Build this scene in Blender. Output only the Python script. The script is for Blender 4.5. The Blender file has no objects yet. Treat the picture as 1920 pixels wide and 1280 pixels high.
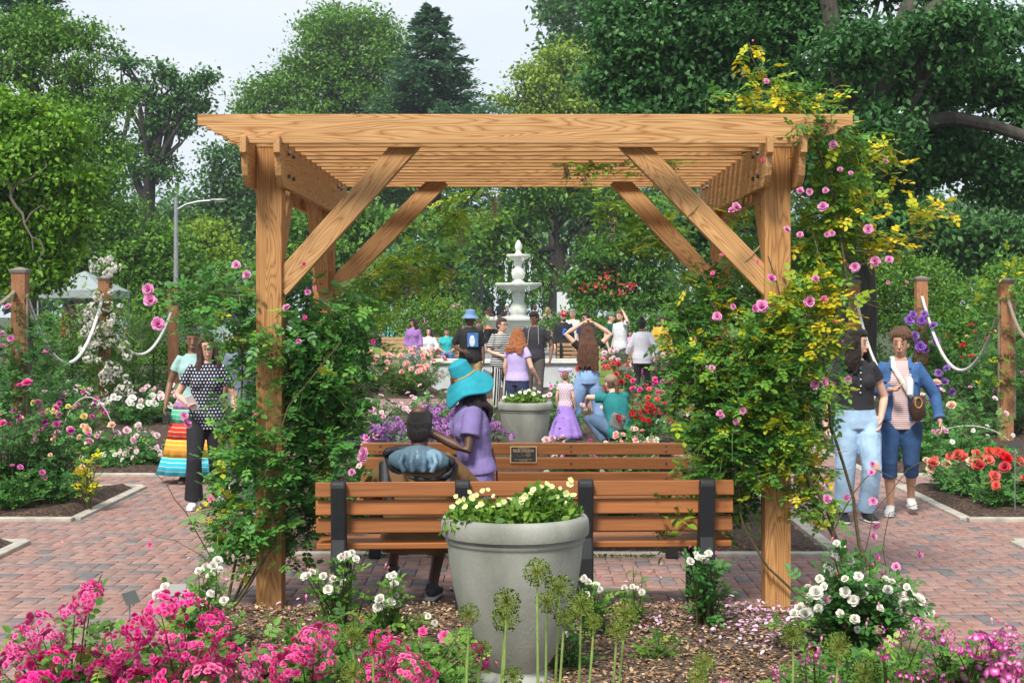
import bpy, bmesh, math, random
import numpy as np
from mathutils import Vector, Matrix
C = bpy.context.scene.collection
R = math.radians
random.seed(5); rng = np.random.default_rng(5)
# ---------------------------------------------------------------- camera, sky, sun, exposure
F, VX, HY, CH = 2763.0, 976.0, 578.0, 1.85          # focal length in photo pixels, vanishing point, eye height
cam = bpy.data.objects.new('camera', bpy.data.cameras.new('camera')); C.objects.link(cam)
cam.location = (0, 0, CH); cam.rotation_euler = (R(90), 0, 0)
cam.data.sensor_width = 36; cam.data.lens = 36*F/1920
cam.data.shift_x = -(VX-960)/1920; cam.data.shift_y = -(640-HY)/1920
cam.data.clip_end = 2000; cam.data.clip_start = 0.05
S = bpy.context.scene; S.camera = cam
S.view_settings.view_transform = 'Standard'; S.view_settings.look = 'None'
S.view_settings.exposure = 0.45; S.view_settings.gamma = 1
S.view_settings.use_curve_mapping = False
w = bpy.data.worlds.new('World'); S.world = w; w.use_nodes = True
nt = w.node_tree; nt.nodes.clear(); N = nt.nodes.new; L = nt.links.new
sky = N('ShaderNodeTexSky'); sky.sky_type = 'NISHITA'; sky.sun_disc = False
sky.sun_elevation = R(58); sky.sun_rotation = R(200); sky.air_density = 1.3; sky.dust_density = 3
mul = N('ShaderNodeVectorMath'); mul.operation = 'SCALE'; mul.inputs[3].default_value = 0.07
L(sky.outputs[0], mul.inputs[0])
tc = N('ShaderNodeTexCoord'); mp = N('ShaderNodeMapping'); mp.inputs['Scale'].default_value = (1, 1, 3)
no = N('ShaderNodeTexNoise'); no.inputs['Scale'].default_value = 2.2; no.inputs['Detail'].default_value = 5; no.inputs['Roughness'].default_value = .5
cr = N('ShaderNodeValToRGB'); cr.color_ramp.elements[0].position = .36; cr.color_ramp.elements[1].position = .66
cr.color_ramp.elements[0].color = (.60, .69, .80, 1); cr.color_ramp.elements[1].color = (.76, .80, .84, 1)
L(tc.outputs['Generated'], mp.inputs[0]); L(mp.outputs[0], no.inputs['Vector']); L(no.outputs['Fac'], cr.inputs[0])
mx = N('ShaderNodeMixRGB'); mx.inputs[0].default_value = .88
L(mul.outputs[0], mx.inputs[1]); L(cr.outputs[0], mx.inputs[2])
bg = N('ShaderNodeBackground'); bg.inputs[1].default_value = 1.0; L(mx.outputs[0], bg.inputs[0])
wo = N('ShaderNodeOutputWorld'); L(bg.outputs[0], wo.inputs[0])
sun = bpy.data.objects.new('sun', bpy.data.lights.new('sun', 'SUN')); C.objects.link(sun)
sun.data.energy = 3.7; sun.data.angle = R(14); sun.data.color = (1, .95, .86)
sun.rotation_euler = (R(36), R(-16), 0)      # high, from behind-left of the camera

# ---------------------------------------------------------------- helpers
def P(x, y, Y): return np.array([(x-VX)*Y/F, Y, CH-(y-HY)*Y/F])
def pm(Y): return F/Y
def tag(o, label=None, cat=None, group=None, kind=None):
    if label: o['label'] = label
    if cat: o['category'] = cat
    if group: o['group'] = group
    if kind: o['kind'] = kind
    return o
def empty(name, loc, label=None, cat=None, group=None, rz=0):
    o = bpy.data.objects.new(name, None); C.objects.link(o); o.location = tuple(float(v) for v in loc); o.rotation_euler = (0, 0, rz)
    o.empty_display_size = .1
    return tag(o, label, cat, group)
def link(name, me, parent=None, loc=None, rot=None, scale=None):
    o = bpy.data.objects.new(name, me); C.objects.link(o)
    if parent is not None: o.parent = parent
    if loc is not None: o.location = tuple(float(v) for v in loc)
    if rot is not None: o.rotation_euler = rot
    if scale is not None: o.scale = scale
    return o
def copy_tree(o, parent=None):
    c = o.copy(); C.objects.link(c); c.parent = parent
    for ch in list(o.children): copy_tree(ch, c)
    return c
def qmesh(name, V, Q, mat, rnd=None, smooth=False):
    """mesh from numpy arrays, Q (m,4) quads or (m,3)"""
    V = np.asarray(V, dtype=np.float32); Q = np.asarray(Q, dtype=np.int32); k = Q.shape[1]
    me = bpy.data.meshes.new(name); me.vertices.add(len(V)); me.vertices.foreach_set('co', V.ravel())
    me.loops.add(Q.size); me.loops.foreach_set('vertex_index', Q.ravel())
    me.polygons.add(len(Q)); me.polygons.foreach_set('loop_start', np.arange(0, Q.size, k, dtype=np.int32))
    if smooth: me.polygons.foreach_set('use_smooth', np.ones(len(Q), dtype=bool))
    me.update(calc_edges=True)
    if rnd is not None:
        a = me.attributes.new('rnd', 'FLOAT', 'POINT'); a.data.foreach_set('value', np.asarray(rnd, dtype=np.float32))
    me.materials.append(mat)
    return me
class MB:
    def __init__(s): s.v = []; s.f = []; s.r = []
    def add(s, V, Fc, r=0.5):
        b = len(s.v); s.v.extend([tuple(map(float, p)) for p in V]); s.f.extend([tuple(i+b for i in f) for f in Fc]); s.r.extend([r]*len(V)); return s
    def box(s, c, d, rz=0, r=.5, M=None):
        x, y, z = [q/2 for q in d]
        V = [(i*x, j*y, k*z) for i in (-1, 1) for j in (-1, 1) for k in (-1, 1)]
        ca, sa = math.cos(rz), math.sin(rz)
        V = [(p[0]*ca-p[1]*sa, p[0]*sa+p[1]*ca, p[2]) for p in V]
        if M is not None: V = [tuple(M @ Vector(p)) for p in V]
        V = [(p[0]+c[0], p[1]+c[1], p[2]+c[2]) for p in V]
        return s.add(V, [(0,1,3,2),(4,6,7,5),(0,4,5,1),(2,3,7,6),(0,2,6,4),(1,5,7,3)], r)
    def tube(s, pts, rad, seg=8, cap=True, r=.5, ell=None, up=None):
        """swept tube; ell = per point (rx, ry) in (side, up) frame"""
        P_ = [Vector(tuple(map(float, p))) for p in pts]; n = len(P_)
        if not hasattr(rad, '__len__'): rad = [rad]*n
        V = []; prev = Vector(up) if up else None
        for i in range(n):
            t = (P_[min(i+1, n-1)]-P_[max(i-1, 0)])
            if t.length < 1e-9: t = Vector((0, 0, 1))
            t.normalize()
            if prev is None: prev = Vector((0, 0, 1)) if abs(t.z) < .9 else Vector((0, 1, 0))
            a = t.cross(prev)
            if a.length < 1e-6: a = t.orthogonal()
            a.normalize(); b = a.cross(t); b.normalize()
            if not up: prev = b
            for k in range(seg):
                th = 2*math.pi*k/seg
                ra, rb = ell[i] if ell else (rad[i], rad[i])
                V.append(P_[i]+a*math.cos(th)*ra+b*math.sin(th)*rb)
        Fc = [(i*seg+k, i*seg+(k+1) % seg, (i+1)*seg+(k+1) % seg, (i+1)*seg+k) for i in range(n-1) for k in range(seg)]
        if cap:
            Fc.append(tuple(range(seg-1, -1, -1))); Fc.append(tuple(range((n-1)*seg, n*seg)))
        return s.add(V, Fc, r)
    def lathe(s, prof, seg=32, c=(0, 0, 0), flute=None, r=.5, sx=1, sy=1):
        """prof list of (radius, z)"""
        V = []
        for i, (ra, z) in enumerate(prof):
            for k in range(seg):
                th = 2*math.pi*k/seg; rr = ra
                if flute and flute[0] <= z <= flute[1]: rr = ra*(1-flute[2]*abs(math.sin(th*flute[3]/2)) )
                V.append((c[0]+rr*sx*math.cos(th), c[1]+rr*sy*math.sin(th), c[2]+z))
        n = len(prof)
        Fc = [(i*seg+k, i*seg+(k+1) % seg, (i+1)*seg+(k+1) % seg, (i+1)*seg+k) for i in range(n-1) for k in range(seg)]
        if prof[0][0] > 1e-4: Fc.append(tuple(range(seg-1, -1, -1)))
        if prof[-1][0] > 1e-4: Fc.append(tuple(range((n-1)*seg, n*seg)))
        return s.add(V, Fc, r)
    def ball(s, c, rad, seg=12, rings=8, M=None, r=.5):
        rx, ry, rz = rad if hasattr(rad, '__len__') else (rad,)*3
        V = []
        for i in range(rings+1):
            ph = math.pi*(i+.001)/(rings+.002)
            for k in range(seg):
                th = 2*math.pi*k/seg
                p = Vector((rx*math.sin(ph)*math.cos(th), ry*math.sin(ph)*math.sin(th), -rz*math.cos(ph)))
                if M is not None: p = M @ p
                V.append(p+Vector(tuple(map(float, c))))
        Fc = [(i*seg+k, i*seg+(k+1) % seg, (i+1)*seg+(k+1) % seg, (i+1)*seg+k) for i in range(rings) for k in range(seg)]
        Fc.append(tuple(range(seg-1, -1, -1))); Fc.append(tuple(range(rings*seg, (rings+1)*seg)))
        return s.add(V, Fc, r)
    def prism(s, poly, d0, d1, axis=1):
        """extrude a closed outline (a,b) between d0 and d1 along the axis"""
        n = len(poly)
        def mk(a, b, d): return {0: (d, a, b), 1: (a, d, b), 2: (a, b, d)}[axis]
        V = [mk(a, b, d0) for a, b in poly]+[mk(a, b, d1) for a, b in poly]
        Fc = [(i, (i+1) % n, n+(i+1) % n, n+i) for i in range(n)]+[tuple(range(n-1, -1, -1)), tuple(range(n, 2*n))]
        return s.add(V, Fc)
    def mesh(s, name, mat, smooth=True, ang=40):
        me = bpy.data.meshes.new(name); me.from_pydata(s.v, [], s.f)
        bm = bmesh.new(); bm.from_mesh(me); bmesh.ops.recalc_face_normals(bm, faces=bm.faces); bm.to_mesh(me); bm.free()
        a = me.attributes.new('rnd', 'FLOAT', 'POINT'); a.data.foreach_set('value', np.array(s.r, dtype=np.float32))
        me.materials.append(mat)
        if smooth:
            me.polygons.foreach_set('use_smooth', np.ones(len(me.polygons), dtype=bool))
            if ang: me.set_sharp_from_angle(angle=R(ang))
        return me
    def build(s, name, mat, parent=None, smooth=True, ang=40, bevel=0, loc=None, rot=None):
        o = link(name, s.mesh(name, mat, smooth, ang), parent, loc, rot)
        if bevel:
            m = o.modifiers.new('bevel', 'BEVEL'); m.width = bevel; m.segments = 2; m.limit_method = 'ANGLE'; m.angle_limit = R(40)
        return o
# ---------------------------------------------------------------- materials
def newmat(name):
    m = bpy.data.materials.new(name); m.use_nodes = True
    t = m.node_tree; b = t.nodes['Principled BSDF']
    return m, t, b
def c4(c): return (c[0], c[1], c[2], 1)
def M(name, col, rough=.6, var=.15, scale=6., bump=.0, bscale=None, metal=0, spec=.5, col2=None, detail=6, stretch=None, sheen=0):
    m, t, b = newmat(name); n = t.nodes.new; l = t.links.new
    b.inputs['Roughness'].default_value = rough; b.inputs['Metallic'].default_value = metal
    b.inputs['Specular IOR Level'].default_value = spec
    if sheen: b.inputs['Sheen Weight'].default_value = sheen
    tc = n('ShaderNodeTexCoord'); mp = n('ShaderNodeMapping'); l(tc.outputs['Object'], mp.inputs[0])
    if stretch: mp.inputs['Scale'].default_value = stretch
    no = n('ShaderNodeTexNoise'); no.inputs['Scale'].default_value = scale; no.inputs['Detail'].default_value = detail; l(mp.outputs[0], no.inputs['Vector'])
    cr = n('ShaderNodeValToRGB'); cr.color_ramp.elements[0].position = .3; cr.color_ramp.elements[1].position = .7
    c2 = col2 or [min(1, x*(1+var)) for x in col]
    cr.color_ramp.elements[0].color = c4([x*(1-var) for x in col]); cr.color_ramp.elements[1].color = c4(c2)
    l(no.outputs['Fac'], cr.inputs[0]); l(cr.outputs[0], b.inputs['Base Color'])
    if bump:
        n2 = n('ShaderNodeTexNoise'); n2.inputs['Scale'].default_value = bscale or scale*4; n2.inputs['Detail'].default_value = 5; l(mp.outputs[0], n2.inputs['Vector'])
        bp = n('ShaderNodeBump'); bp.inputs['Strength'].default_value = bump; bp.inputs['Distance'].default_value = .02
        l(n2.outputs['Fac'], bp.inputs['Height']); l(bp.outputs[0], b.inputs['Normal'])
    return m
def RM(name, stops, rough=.5, trans=0.3, spec=.35, bump=0, vary=0):
    """colour from the 'rnd' attribute: per leaf, brick or petal variation"""
    m, t, b = newmat(name); n = t.nodes.new; l = t.links.new
    at = n('ShaderNodeAttribute'); at.attribute_name = 'rnd'
    cr = n('ShaderNodeValToRGB'); e = cr.color_ramp.elements
    while len(e) < len(stops): e.new(.5)
    for i, (p, c) in enumerate(stops): e[i].position = p; e[i].color = c4(c)
    l(at.outputs['Fac'], cr.inputs[0])
    if vary:      # every bloom fades a little differently
        hs = n('ShaderNodeHueSaturation'); oi = n('ShaderNodeObjectInfo'); l(cr.outputs[0], hs.inputs['Color'])
        for k_, (lo, hi), mul_ in (('Value', (1-vary*.8, 1+vary*.35), 1), ('Saturation', (1-vary*1.1, 1.05), 7.31), ('Hue', (.5-vary*.05, .5+vary*.05), 3.77)):
            q = n('ShaderNodeMath'); q.operation = 'MULTIPLY'; q.inputs[1].default_value = mul_; l(oi.outputs['Random'], q.inputs[0])
            fq = n('ShaderNodeMath'); fq.operation = 'PINGPONG'; fq.inputs[1].default_value = 1; l(q.outputs[0], fq.inputs[0])
            mr = n('ShaderNodeMapRange'); mr.inputs[3].default_value = lo; mr.inputs[4].default_value = hi; l(fq.outputs[0], mr.inputs[0]); l(mr.outputs[0], hs.inputs[k_])
        cr = hs
    l(cr.outputs[0], b.inputs['Base Color'])
    b.inputs['Roughness'].default_value = rough; b.inputs['Specular IOR Level'].default_value = spec
    if bump:
        tc = n('ShaderNodeTexCoord')
        n2 = n('ShaderNodeTexNoise'); n2.inputs['Scale'].default_value = bump; n2.inputs['Detail'].default_value = 6; l(tc.outputs['Object'], n2.inputs['Vector'])
        bp = n('ShaderNodeBump'); bp.inputs['Strength'].default_value = .5; bp.inputs['Distance'].default_value = .004
        l(n2.outputs['Fac'], bp.inputs['Height']); l(bp.outputs[0], b.inputs['Normal'])
        mm = n('ShaderNodeMixRGB'); mm.blend_type = 'MULTIPLY'; mm.inputs[0].default_value = .5
        l(cr.outputs[0], mm.inputs[1]); n3 = n('ShaderNodeTexNoise'); n3.inputs['Scale'].default_value = bump*.25; n3.inputs['Detail'].default_value = 8
        l(tc.outputs['Object'], n3.inputs['Vector']); c3 = n('ShaderNodeValToRGB'); c3.color_ramp.elements[0].position = .3; c3.color_ramp.elements[0].color = (.35, .35, .38, 1)
        c3.color_ramp.elements[1].position = .6; l(n3.outputs['Fac'], c3.inputs[0]); l(c3.outputs[0], mm.inputs[2]); l(mm.outputs[0], b.inputs['Base Color'])
    if trans:
        tr = n('ShaderNodeBsdfTranslucent'); l(cr.outputs[0], tr.inputs[0]); mi = n('ShaderNodeMixShader'); mi.inputs[0].default_value = trans
        out = t.nodes['Material Output']; l(b.outputs[0], mi.inputs[1]); l(tr.outputs[0], mi.inputs[2]); l(mi.outputs[0], out.inputs[0])
    return m
def wood(name, light, dark, seed=0, ring=26, knots=True, rough=.6):
    """sawn softwood: warped growth rings running along the board's own X axis"""
    m, t, b = newmat(name); n = t.nodes.new; l = t.links.new
    tc = n('ShaderNodeTexCoord'); oi = n('ShaderNodeObjectInfo')
    off = n('ShaderNodeVectorMath'); off.operation = 'MULTIPLY_ADD'; l(oi.outputs['Random'], off.inputs[0]); off.inputs[1].default_value = (37, 11, 23); l(tc.outputs['Object'], off.inputs[2])
    mp = n('ShaderNodeMapping'); mp.inputs['Scale'].default_value = (.5, 6.5, 6.5); l(off.outputs[0], mp.inputs[0])
    no = n('ShaderNodeTexNoise'); no.inputs['Scale'].default_value = 1.5; no.inputs['Detail'].default_value = 2; no.inputs['Roughness'].default_value = .4; l(mp.outputs[0], no.inputs['Vector'])
    ph = n('ShaderNodeMath'); ph.operation = 'MULTIPLY'; ph.inputs[1].default_value = ring; l(no.outputs['Fac'], ph.inputs[0])
    kn = None
    if knots:
        m2 = n('ShaderNodeMapping'); m2.inputs['Scale'].default_value = (1.0, 4.2, 4.2); l(off.outputs[0], m2.inputs[0])
        vo = n('ShaderNodeTexVoronoi'); vo.inputs['Scale'].default_value = 1.0; l(m2.outputs[0], vo.inputs['Vector'])
        kn = n('ShaderNodeMapRange'); kn.inputs[1].default_value = .04; kn.inputs[2].default_value = .34; kn.inputs[3].default_value = 1; kn.inputs[4].default_value = 0; kn.interpolation_type = 'SMOOTHSTEP'; l(vo.outputs['Distance'], kn.inputs[0])
        ad = n('ShaderNodeMath'); ad.operation = 'MULTIPLY_ADD'; ad.inputs[1].default_value = 4.5; l(kn.outputs[0], ad.inputs[0]); l(ph.outputs[0], ad.inputs[2]); ph = ad
    fr = n('ShaderNodeMath'); fr.operation = 'PINGPONG'; fr.inputs[1].default_value = .5; l(ph.outputs[0], fr.inputs[0])
    cr = n('ShaderNodeValToRGB'); e = cr.color_ramp.elements; e[0].position = 0.0; e[0].color = c4(dark); e[1].position = .5; e[1].color = c4(light)
    x = e.new(.16); x.color = c4([(a*.6+d*.4) for a, d in zip(light, dark)])
    l(fr.outputs[0], cr.inputs[0])
    m3 = n('ShaderNodeMapping'); m3.inputs['Scale'].default_value = (3, 160, 160); l(off.outputs[0], m3.inputs[0])
    fi = n('ShaderNodeTexNoise'); fi.inputs['Scale'].default_value = 1; fi.inputs['Detail'].default_value = 3; l(m3.outputs[0], fi.inputs['Vector'])
    fc = n('ShaderNodeValToRGB'); fc.color_ramp.elements[0].position = .3; fc.color_ramp.elements[0].color = (.78, .74, .7, 1); fc.color_ramp.elements[1].position = .6; l(fi.outputs['Fac'], fc.inputs[0])
    mu = n('ShaderNodeMixRGB'); mu.blend_type = 'MULTIPLY'; mu.inputs[0].default_value = 1; l(cr.outputs[0], mu.inputs[1]); l(fc.outputs[0], mu.inputs[2])
    hv = n('ShaderNodeHueSaturation'); l(mu.outputs[0], hv.inputs['Color'])
    vr = n('ShaderNodeMapRange'); vr.inputs[3].default_value = .82; vr.inputs[4].default_value = 1.12; l(oi.outputs['Random'], vr.inputs[0]); l(vr.outputs[0], hv.inputs['Value'])
    last = hv.outputs[0]
    if knots:
        kc = n('ShaderNodeMapRange'); kc.inputs[1].default_value = .035; kc.inputs[2].default_value = .075; kc.inputs[3].default_value = .85; kc.inputs[4].default_value = 0; l(vo.outputs['Distance'], kc.inputs[0])
        mk = n('ShaderNodeMixRGB'); mk.inputs[2].default_value = (.07, .03, .015, 1); l(kc.outputs[0], mk.inputs[0]); l(last, mk.inputs[1]); last = mk.outputs[0]
    l(last, b.inputs['Base Color']); b.inputs['Roughness'].default_value = rough; b.inputs['Specular IOR Level'].default_value = .25
    bp = n('ShaderNodeBump'); bp.inputs['Strength'].default_value = .25; bp.inputs['Distance'].default_value = .003; l(fi.outputs['Fac'], bp.inputs['Height']); l(bp.outputs[0], b.inputs['Normal'])
    return m
pine = wood('pine_lumber', (.61, .36, .16), (.37, .165, .055), ring=22)
pine_dark = wood('pine_post', (.52, .275, .105), (.29, .125, .042), ring=18)
oldpost = wood('weathered_post', (.42, .20, .095), (.26, .115, .055), ring=18)
slatm = wood('bench_slat_wood', (.37, .138, .044), (.31, .11, .033), ring=5, knots=False, rough=.45)
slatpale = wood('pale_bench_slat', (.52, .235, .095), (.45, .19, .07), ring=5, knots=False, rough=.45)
blackm = M('black_plastic', (.008, .009, .012), .55, .4, 90, .1, 200, col2=(.017, .018, .022))
steel = M('grey_steel', (.12, .12, .13), .4, .2, 20, metal=.8)
concrete = M('weathered_concrete', (.22, .225, .185), .9, .36, 3.2, .16, 110, col2=(.38, .385, .34), detail=15, stretch=(1, 1, .4))
curbm = M('limestone_edging', (.40, .37, .31), .85, .25, 8, .2, 80)
stonew = M('white_cast_stone', (.60, .62, .57), .7, .18, 5, .1, 50)
wallw = M('pale_painted_wall', (.50, .53, .53), .7, .12, 3, .05, 40)
bark = M('tree_bark', (.045, .038, .03), .9, .5, 8, .8, 25, stretch=(1, 1, .25))
bark2 = M('oak_bark', (.065, .055, .044), .9, .5, 8, .8, 25, stretch=(1, 1, .25))
barkd = M('dark_bark', (.028, .024, .02), .9, .5, 8, .8, 25, stretch=(1, 1, .25))
canem = M('rose_cane', (.075, .06, .025), .7, .4, 30)
gstem = M('green_stem', (.10, .17, .035), .6, .3, 30)
soil = M('potting_soil', (.03, .02, .014), .95, .5, 50, .5)
def green(name, a, b_, c, d=None, trans=.3, rough=.5):
    st = [(0, a), (.5, b_), (1, c)]
    if d: st = [(0, a), (.45, b_), (.9, c), (1, d)]
    return RM(name, st, rough, trans)
# ---------------------------------------------------------------- leaf machinery
LEAF4 = (np.array([(0, 0, 0), (-.3, .45, .07), (0, 1, -.05), (.3, .45, .07)]), np.array([(0, 3, 2, 1)]))
LEAF6 = (np.array([(0, 0, 0), (-.27, .28, .06), (-.24, .68, .05), (0, 1, -.08), (.24, .68, .05), (.27, .28, .06)]), np.array([(0, 3, 2, 1), (0, 5, 4, 3)]))
def compound(n=5, w=1., leaf=LEAF6):
    """rose-type leaf: paired leaflets along a stalk, unit length"""
    Vs, Qs = [], []; b = 0
    spec = [(1.0, 0, .42)]+[(p, s, .36-.05*i) for i, p in enumerate((.68, .36, .1)[:(n-1)//2]) for s in (-1, 1)]
    for p, s, sz in spec:
        a = s*R(62); ca, sa = math.cos(a), math.sin(a)
        V = leaf[0]*np.array([w, 1, 1])*sz
        V = np.stack([V[:, 0]*ca-V[:, 1]*sa*-1, V[:, 0]*-sa*1+V[:, 1]*ca, V[:, 2]], 1) if s else V
        V = V+np.array([0, p*.75, -.12*p*p]); Vs.append(V); Qs.append(leaf[1]+b); b += len(V)
    st = np.array([(-.012, 0, 0), (.012, 0, 0), (.012, .75, -.12), (-.012, .75, -.12)]); Vs.append(st); Qs.append(np.array([(0, 1, 2, 3)])+b)
    return np.vstack(Vs), np.vstack(Qs)
COMP5 = compound(5, 1.15); COMP7 = compound(7, 1.1); COMP5F = compound(5, 1.2, LEAF4)
WIST = compound(7, .75)
CLUST = None
def frames(d, n):
    d = d/np.maximum(np.linalg.norm(d, axis=1, keepdims=True), 1e-9)
    x = np.cross(d, n); x /= np.maximum(np.linalg.norm(x, axis=1, keepdims=True), 1e-9)
    z = np.cross(x, d)
    return np.stack([x, d, z], 2)      # columns
def scatter(tpl, pos, d, n, s, rnd):
    V, Q = tpl; Rm = frames(d, n); k = len(V)
    W = np.einsum('nij,kj->nki', Rm, V)*s[:, None, None]+pos[:, None, :]
    q = (Q[None, :, :]+(np.arange(len(pos))*k)[:, None, None]).reshape(-1, 4)
    return W.reshape(-1, 3), q, np.repeat(rnd, k)
def unit(n, g=None):
    g = g or rng; v = g.normal(size=(n, 3)); return v/np.linalg.norm(v, axis=1, keepdims=True)
def merge(parts):
    Vs, Qs, Rs = [], [], []; b = 0
    for V, Q, r_ in parts: Vs.append(V); Qs.append(Q+b); Rs.append(r_); b += len(V)
    return np.vstack(Vs), np.vstack(Qs), np.concatenate(Rs)
def crown_arrays(lobes, nclump, per, leaf, cr_, g, tpl=LEAF4, flat=.6, back=.55, sag=.0, tone=None, shell=.62):
    vol = np.array([(l[3]*l[4]+l[4]*l[5]+l[3]*l[5]) for l in lobes]); share = vol/vol.sum()
    parts = []
    for li, l in enumerate(lobes):
        n = max(3, int(nclump*share[li])); dr = unit(n, g)
        bk = (dr[:, 1] > .35) & (g.random(n) < back); dr = dr[~bk]; n = len(dr)
        lo = (dr[:, 2] < -.55) & (g.random(n) < .5); dr = dr[~lo]; n = len(dr)
        rr = shell+(1.04-shell)*g.random(n)**.6
        rr *= 1+.10*np.sin(dr[:, 0]*7+li)*np.cos(dr[:, 2]*6+li*2)
        ctr = np.array(l[:3])+dr*rr[:, None]*np.array(l[3:6])
        ct = np.clip(g.normal(.5, .22, n)+(tone[li] if tone else 0), 0, 1)
        k = n*per; ci = np.repeat(np.arange(n), per)
        cs = (cr_*(.6+.8*g.random(n)))[ci]
        o = g.normal(size=(k, 3))*.5*np.array([1, 1, flat]); pos = ctr[ci]+o*cs[:, None]; pos[:, 2] -= sag*(o[:, 0]**2+o[:, 1]**2)*cs
        d = dr[ci]*.5+unit(k, g)+np.array([0, 0, -.25]); nn = unit(k, g)*.75+np.array([0, 0, .8])+dr[ci]*.35
        rn = np.clip(ct[ci]*.55+g.random(k)*.45, 0, 1)
        parts.append(scatter(tpl, pos, d, nn, leaf*(.6+.8*g.random(k)), rn))
    return merge(parts)
def boughs(lobes, g, k=8):
    """break every big lobe into layered boughs so the outline is uneven and gaps stay between them"""
    out = []
    for l in lobes:
        out.append(tuple(l[:3])+(l[3]*.72, l[4]*.7, l[5]*.66))
        for i in range(k):
            u = unit(1, g)[0]; u[2] = u[2]*.8+.12; q = g.uniform(.60, .88); s_ = g.uniform(.26, .44)
            out.append((l[0]+u[0]*q*l[3], l[1]+u[1]*q*l[4], l[2]+u[2]*q*l[5], l[3]*s_*1.15, l[4]*s_*1.1, l[5]*s_*.75))
    return out
def limbs(mb, base, r0, lobes, g, trunk_top=None, bend=.3, sub=3):
    base = np.array(base, float); top = np.array(trunk_top if trunk_top is not None else np.mean([l[:3] for l in lobes], 0)-np.array([0, 0, lobes[0][5]*.5]))
    n = 7; pts = [base+(top-base)*t+np.array([g.normal(0, r0*bend), 0, 0])*math.sin(t*3.1) for t in np.linspace(0, 1, n)]
    rad = [r0*(1.5 if i == 0 else 1-.45*i/(n-1)) for i in range(n)]; mb.tube(pts, rad, 10)
    for l in lobes:
        t0 = g.uniform(.55, 1.0); s0 = base+(top-base)*t0; e = np.array(l[:3]); ln = np.linalg.norm(e-s0)
        mid = (s0+e)/2+g.normal(0, .08, 3)*ln+np.array([0, 0, .1*ln])
        q = [s0, s0*.45+mid*.55, mid, (mid+e)/2+g.normal(0, .03, 3)*ln, e]
        rr = r0*.5*min(1, (l[3]*1.6/ max(.1, max(k[3] for k in lobes)))**.5); mb.tube(q, [rr, rr*.8, rr*.6, rr*.42, rr*.2], 7)
        for j in range(sub):
            a = q[g.integers(1, 4)]; dd = unit(1, g)[0]; dd[2] = abs(dd[2])*.8; ee = e+dd*np.array(l[3:6])*.85
            mb.tube([a, (a+ee)/2+g.normal(0, .05, 3)*ln, ee], [rr*.4, rr*.28, rr*.06], 5)
def tree(name, label, base, r0, lobes, mat, barkmat, nclump, per, leaf, cr_, seed, trunk_top=None, cat='tree', group=None, tpl=LEAF4, sub=3, **kw):
    g = np.random.default_rng(seed); base = np.array(base, float)
    root = empty(name, base, label, cat, group)
    lb = [tuple(np.array(l[:3])-base)+tuple(l[3:6]) for l in lobes]
    fine = boughs(lb, g)
    V, Q, rn = crown_arrays(fine, nclump, per, leaf, cr_, g, tpl, **kw)
    link('crown', qmesh('crown', V, Q, mat, rn), root)
    mb = MB(); limbs(mb, (0, 0, 0), r0, lb, g, None if trunk_top is None else np.array(trunk_top)-base, sub=sub)
    mb.build('trunk', barkmat, root)
    return root
def PL(x, y, Y, rx, ry, rd=None):
    """crown lobe given in photo pixels at depth Y -> metres"""
    p = P(x, y, Y); k = Y/F; return (p[0], p[1], p[2], rx*k, (rd if rd else max(rx, ry)*k*.8), ry*k)
# ---------------------------------------------------------------- ground, paving, beds
def terrain(Y): 
    t = np.clip((Y-36)/12, 0, 1); return .3*t*t*(3-2*t)
mb = MB()
ys = [-60, 0, 8, 16, 24, 36, 38, 40, 42, 44, 46, 48, 60, 90, 150, 200, 260]
xs = [-260, -60, -20, 0, 20, 60, 260]
V = [(x, y, float(terrain(y))-.07) for y in ys for x in xs]
Fc = [(j*7+i, j*7+i+1, (j+1)*7+i+1, (j+1)*7+i) for j in range(len(ys)-1) for i in range(6)]
mb.add(V, Fc)
gm = M('dark_grass_soil', (.035, .055, .018), .95, .5, 1.2, .5, 40, col2=(.07, .10, .03))
tag(mb.build('ground', gm), kind='structure')
# brick paving in a 90 degree herringbone, every brick a block of the one sheet
def in_bed(x, y):
    a = (abs(x+.02) < 1.9) & (y < 9.0)
    b = (np.abs(x-.02) < 2.35) & (y > 11.06) & (y < 26.1)
    c = (np.abs(x) > 3.9) & (y < 11.7)
    d = (np.abs(x) > 3.9) & (y > 12.85) & (y < 15.25)
    e = (np.abs(x) > 3.9) & (y > 16.3) & (y < 29)
    return a | b | c | d | e
bw = .105
I, J = np.meshgrid(np.arange(-72, 73), np.arange(36, 290)); I = I.ravel(); J = J.ravel()
k = (I-J) % 4; H = k == 0; Vv = k == 3
def bricks(I, J, horiz):
    x0 = I*bw; y0 = J*bw; dx = np.full(len(I), bw*2 if horiz else bw); dy = np.full(len(I), bw if horiz else bw*2)
    cx = x0+dx/2; cy = y0+dy/2; m = ~in_bed(cx, cy) & (np.abs(cx) < (cy*.42+1.0)) 
    return x0[m], y0[m], dx[m], dy[m]
x0, y0, dx, dy = [np.concatenate(q) for q in zip(bricks(I[H], J[H], True), bricks(I[Vv], J[Vv], False))]
n = len(x0); gap = .0028; bev = .004
zt = rng.normal(0, .0012, n); r_ = rng.random(n)
def ringv(ins, z): return np.stack([np.stack([x0+ins, y0+ins, z], 1), np.stack([x0+dx-ins, y0+ins, z], 1), np.stack([x0+dx-ins, y0+dy-ins, z], 1), np.stack([x0+ins, y0+dy-ins, z], 1)], 1)
V = np.concatenate([ringv(gap+bev, zt), ringv(gap, zt-bev), ringv(gap, zt-.03)], 1)
q = [(0, 1, 2, 3)]+[(a+4*j, (a+1) % 4+4*j, (a+1) % 4+4*(j-1), a+4*(j-1)) for j in (1, 2) for a in range(4)]
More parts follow.
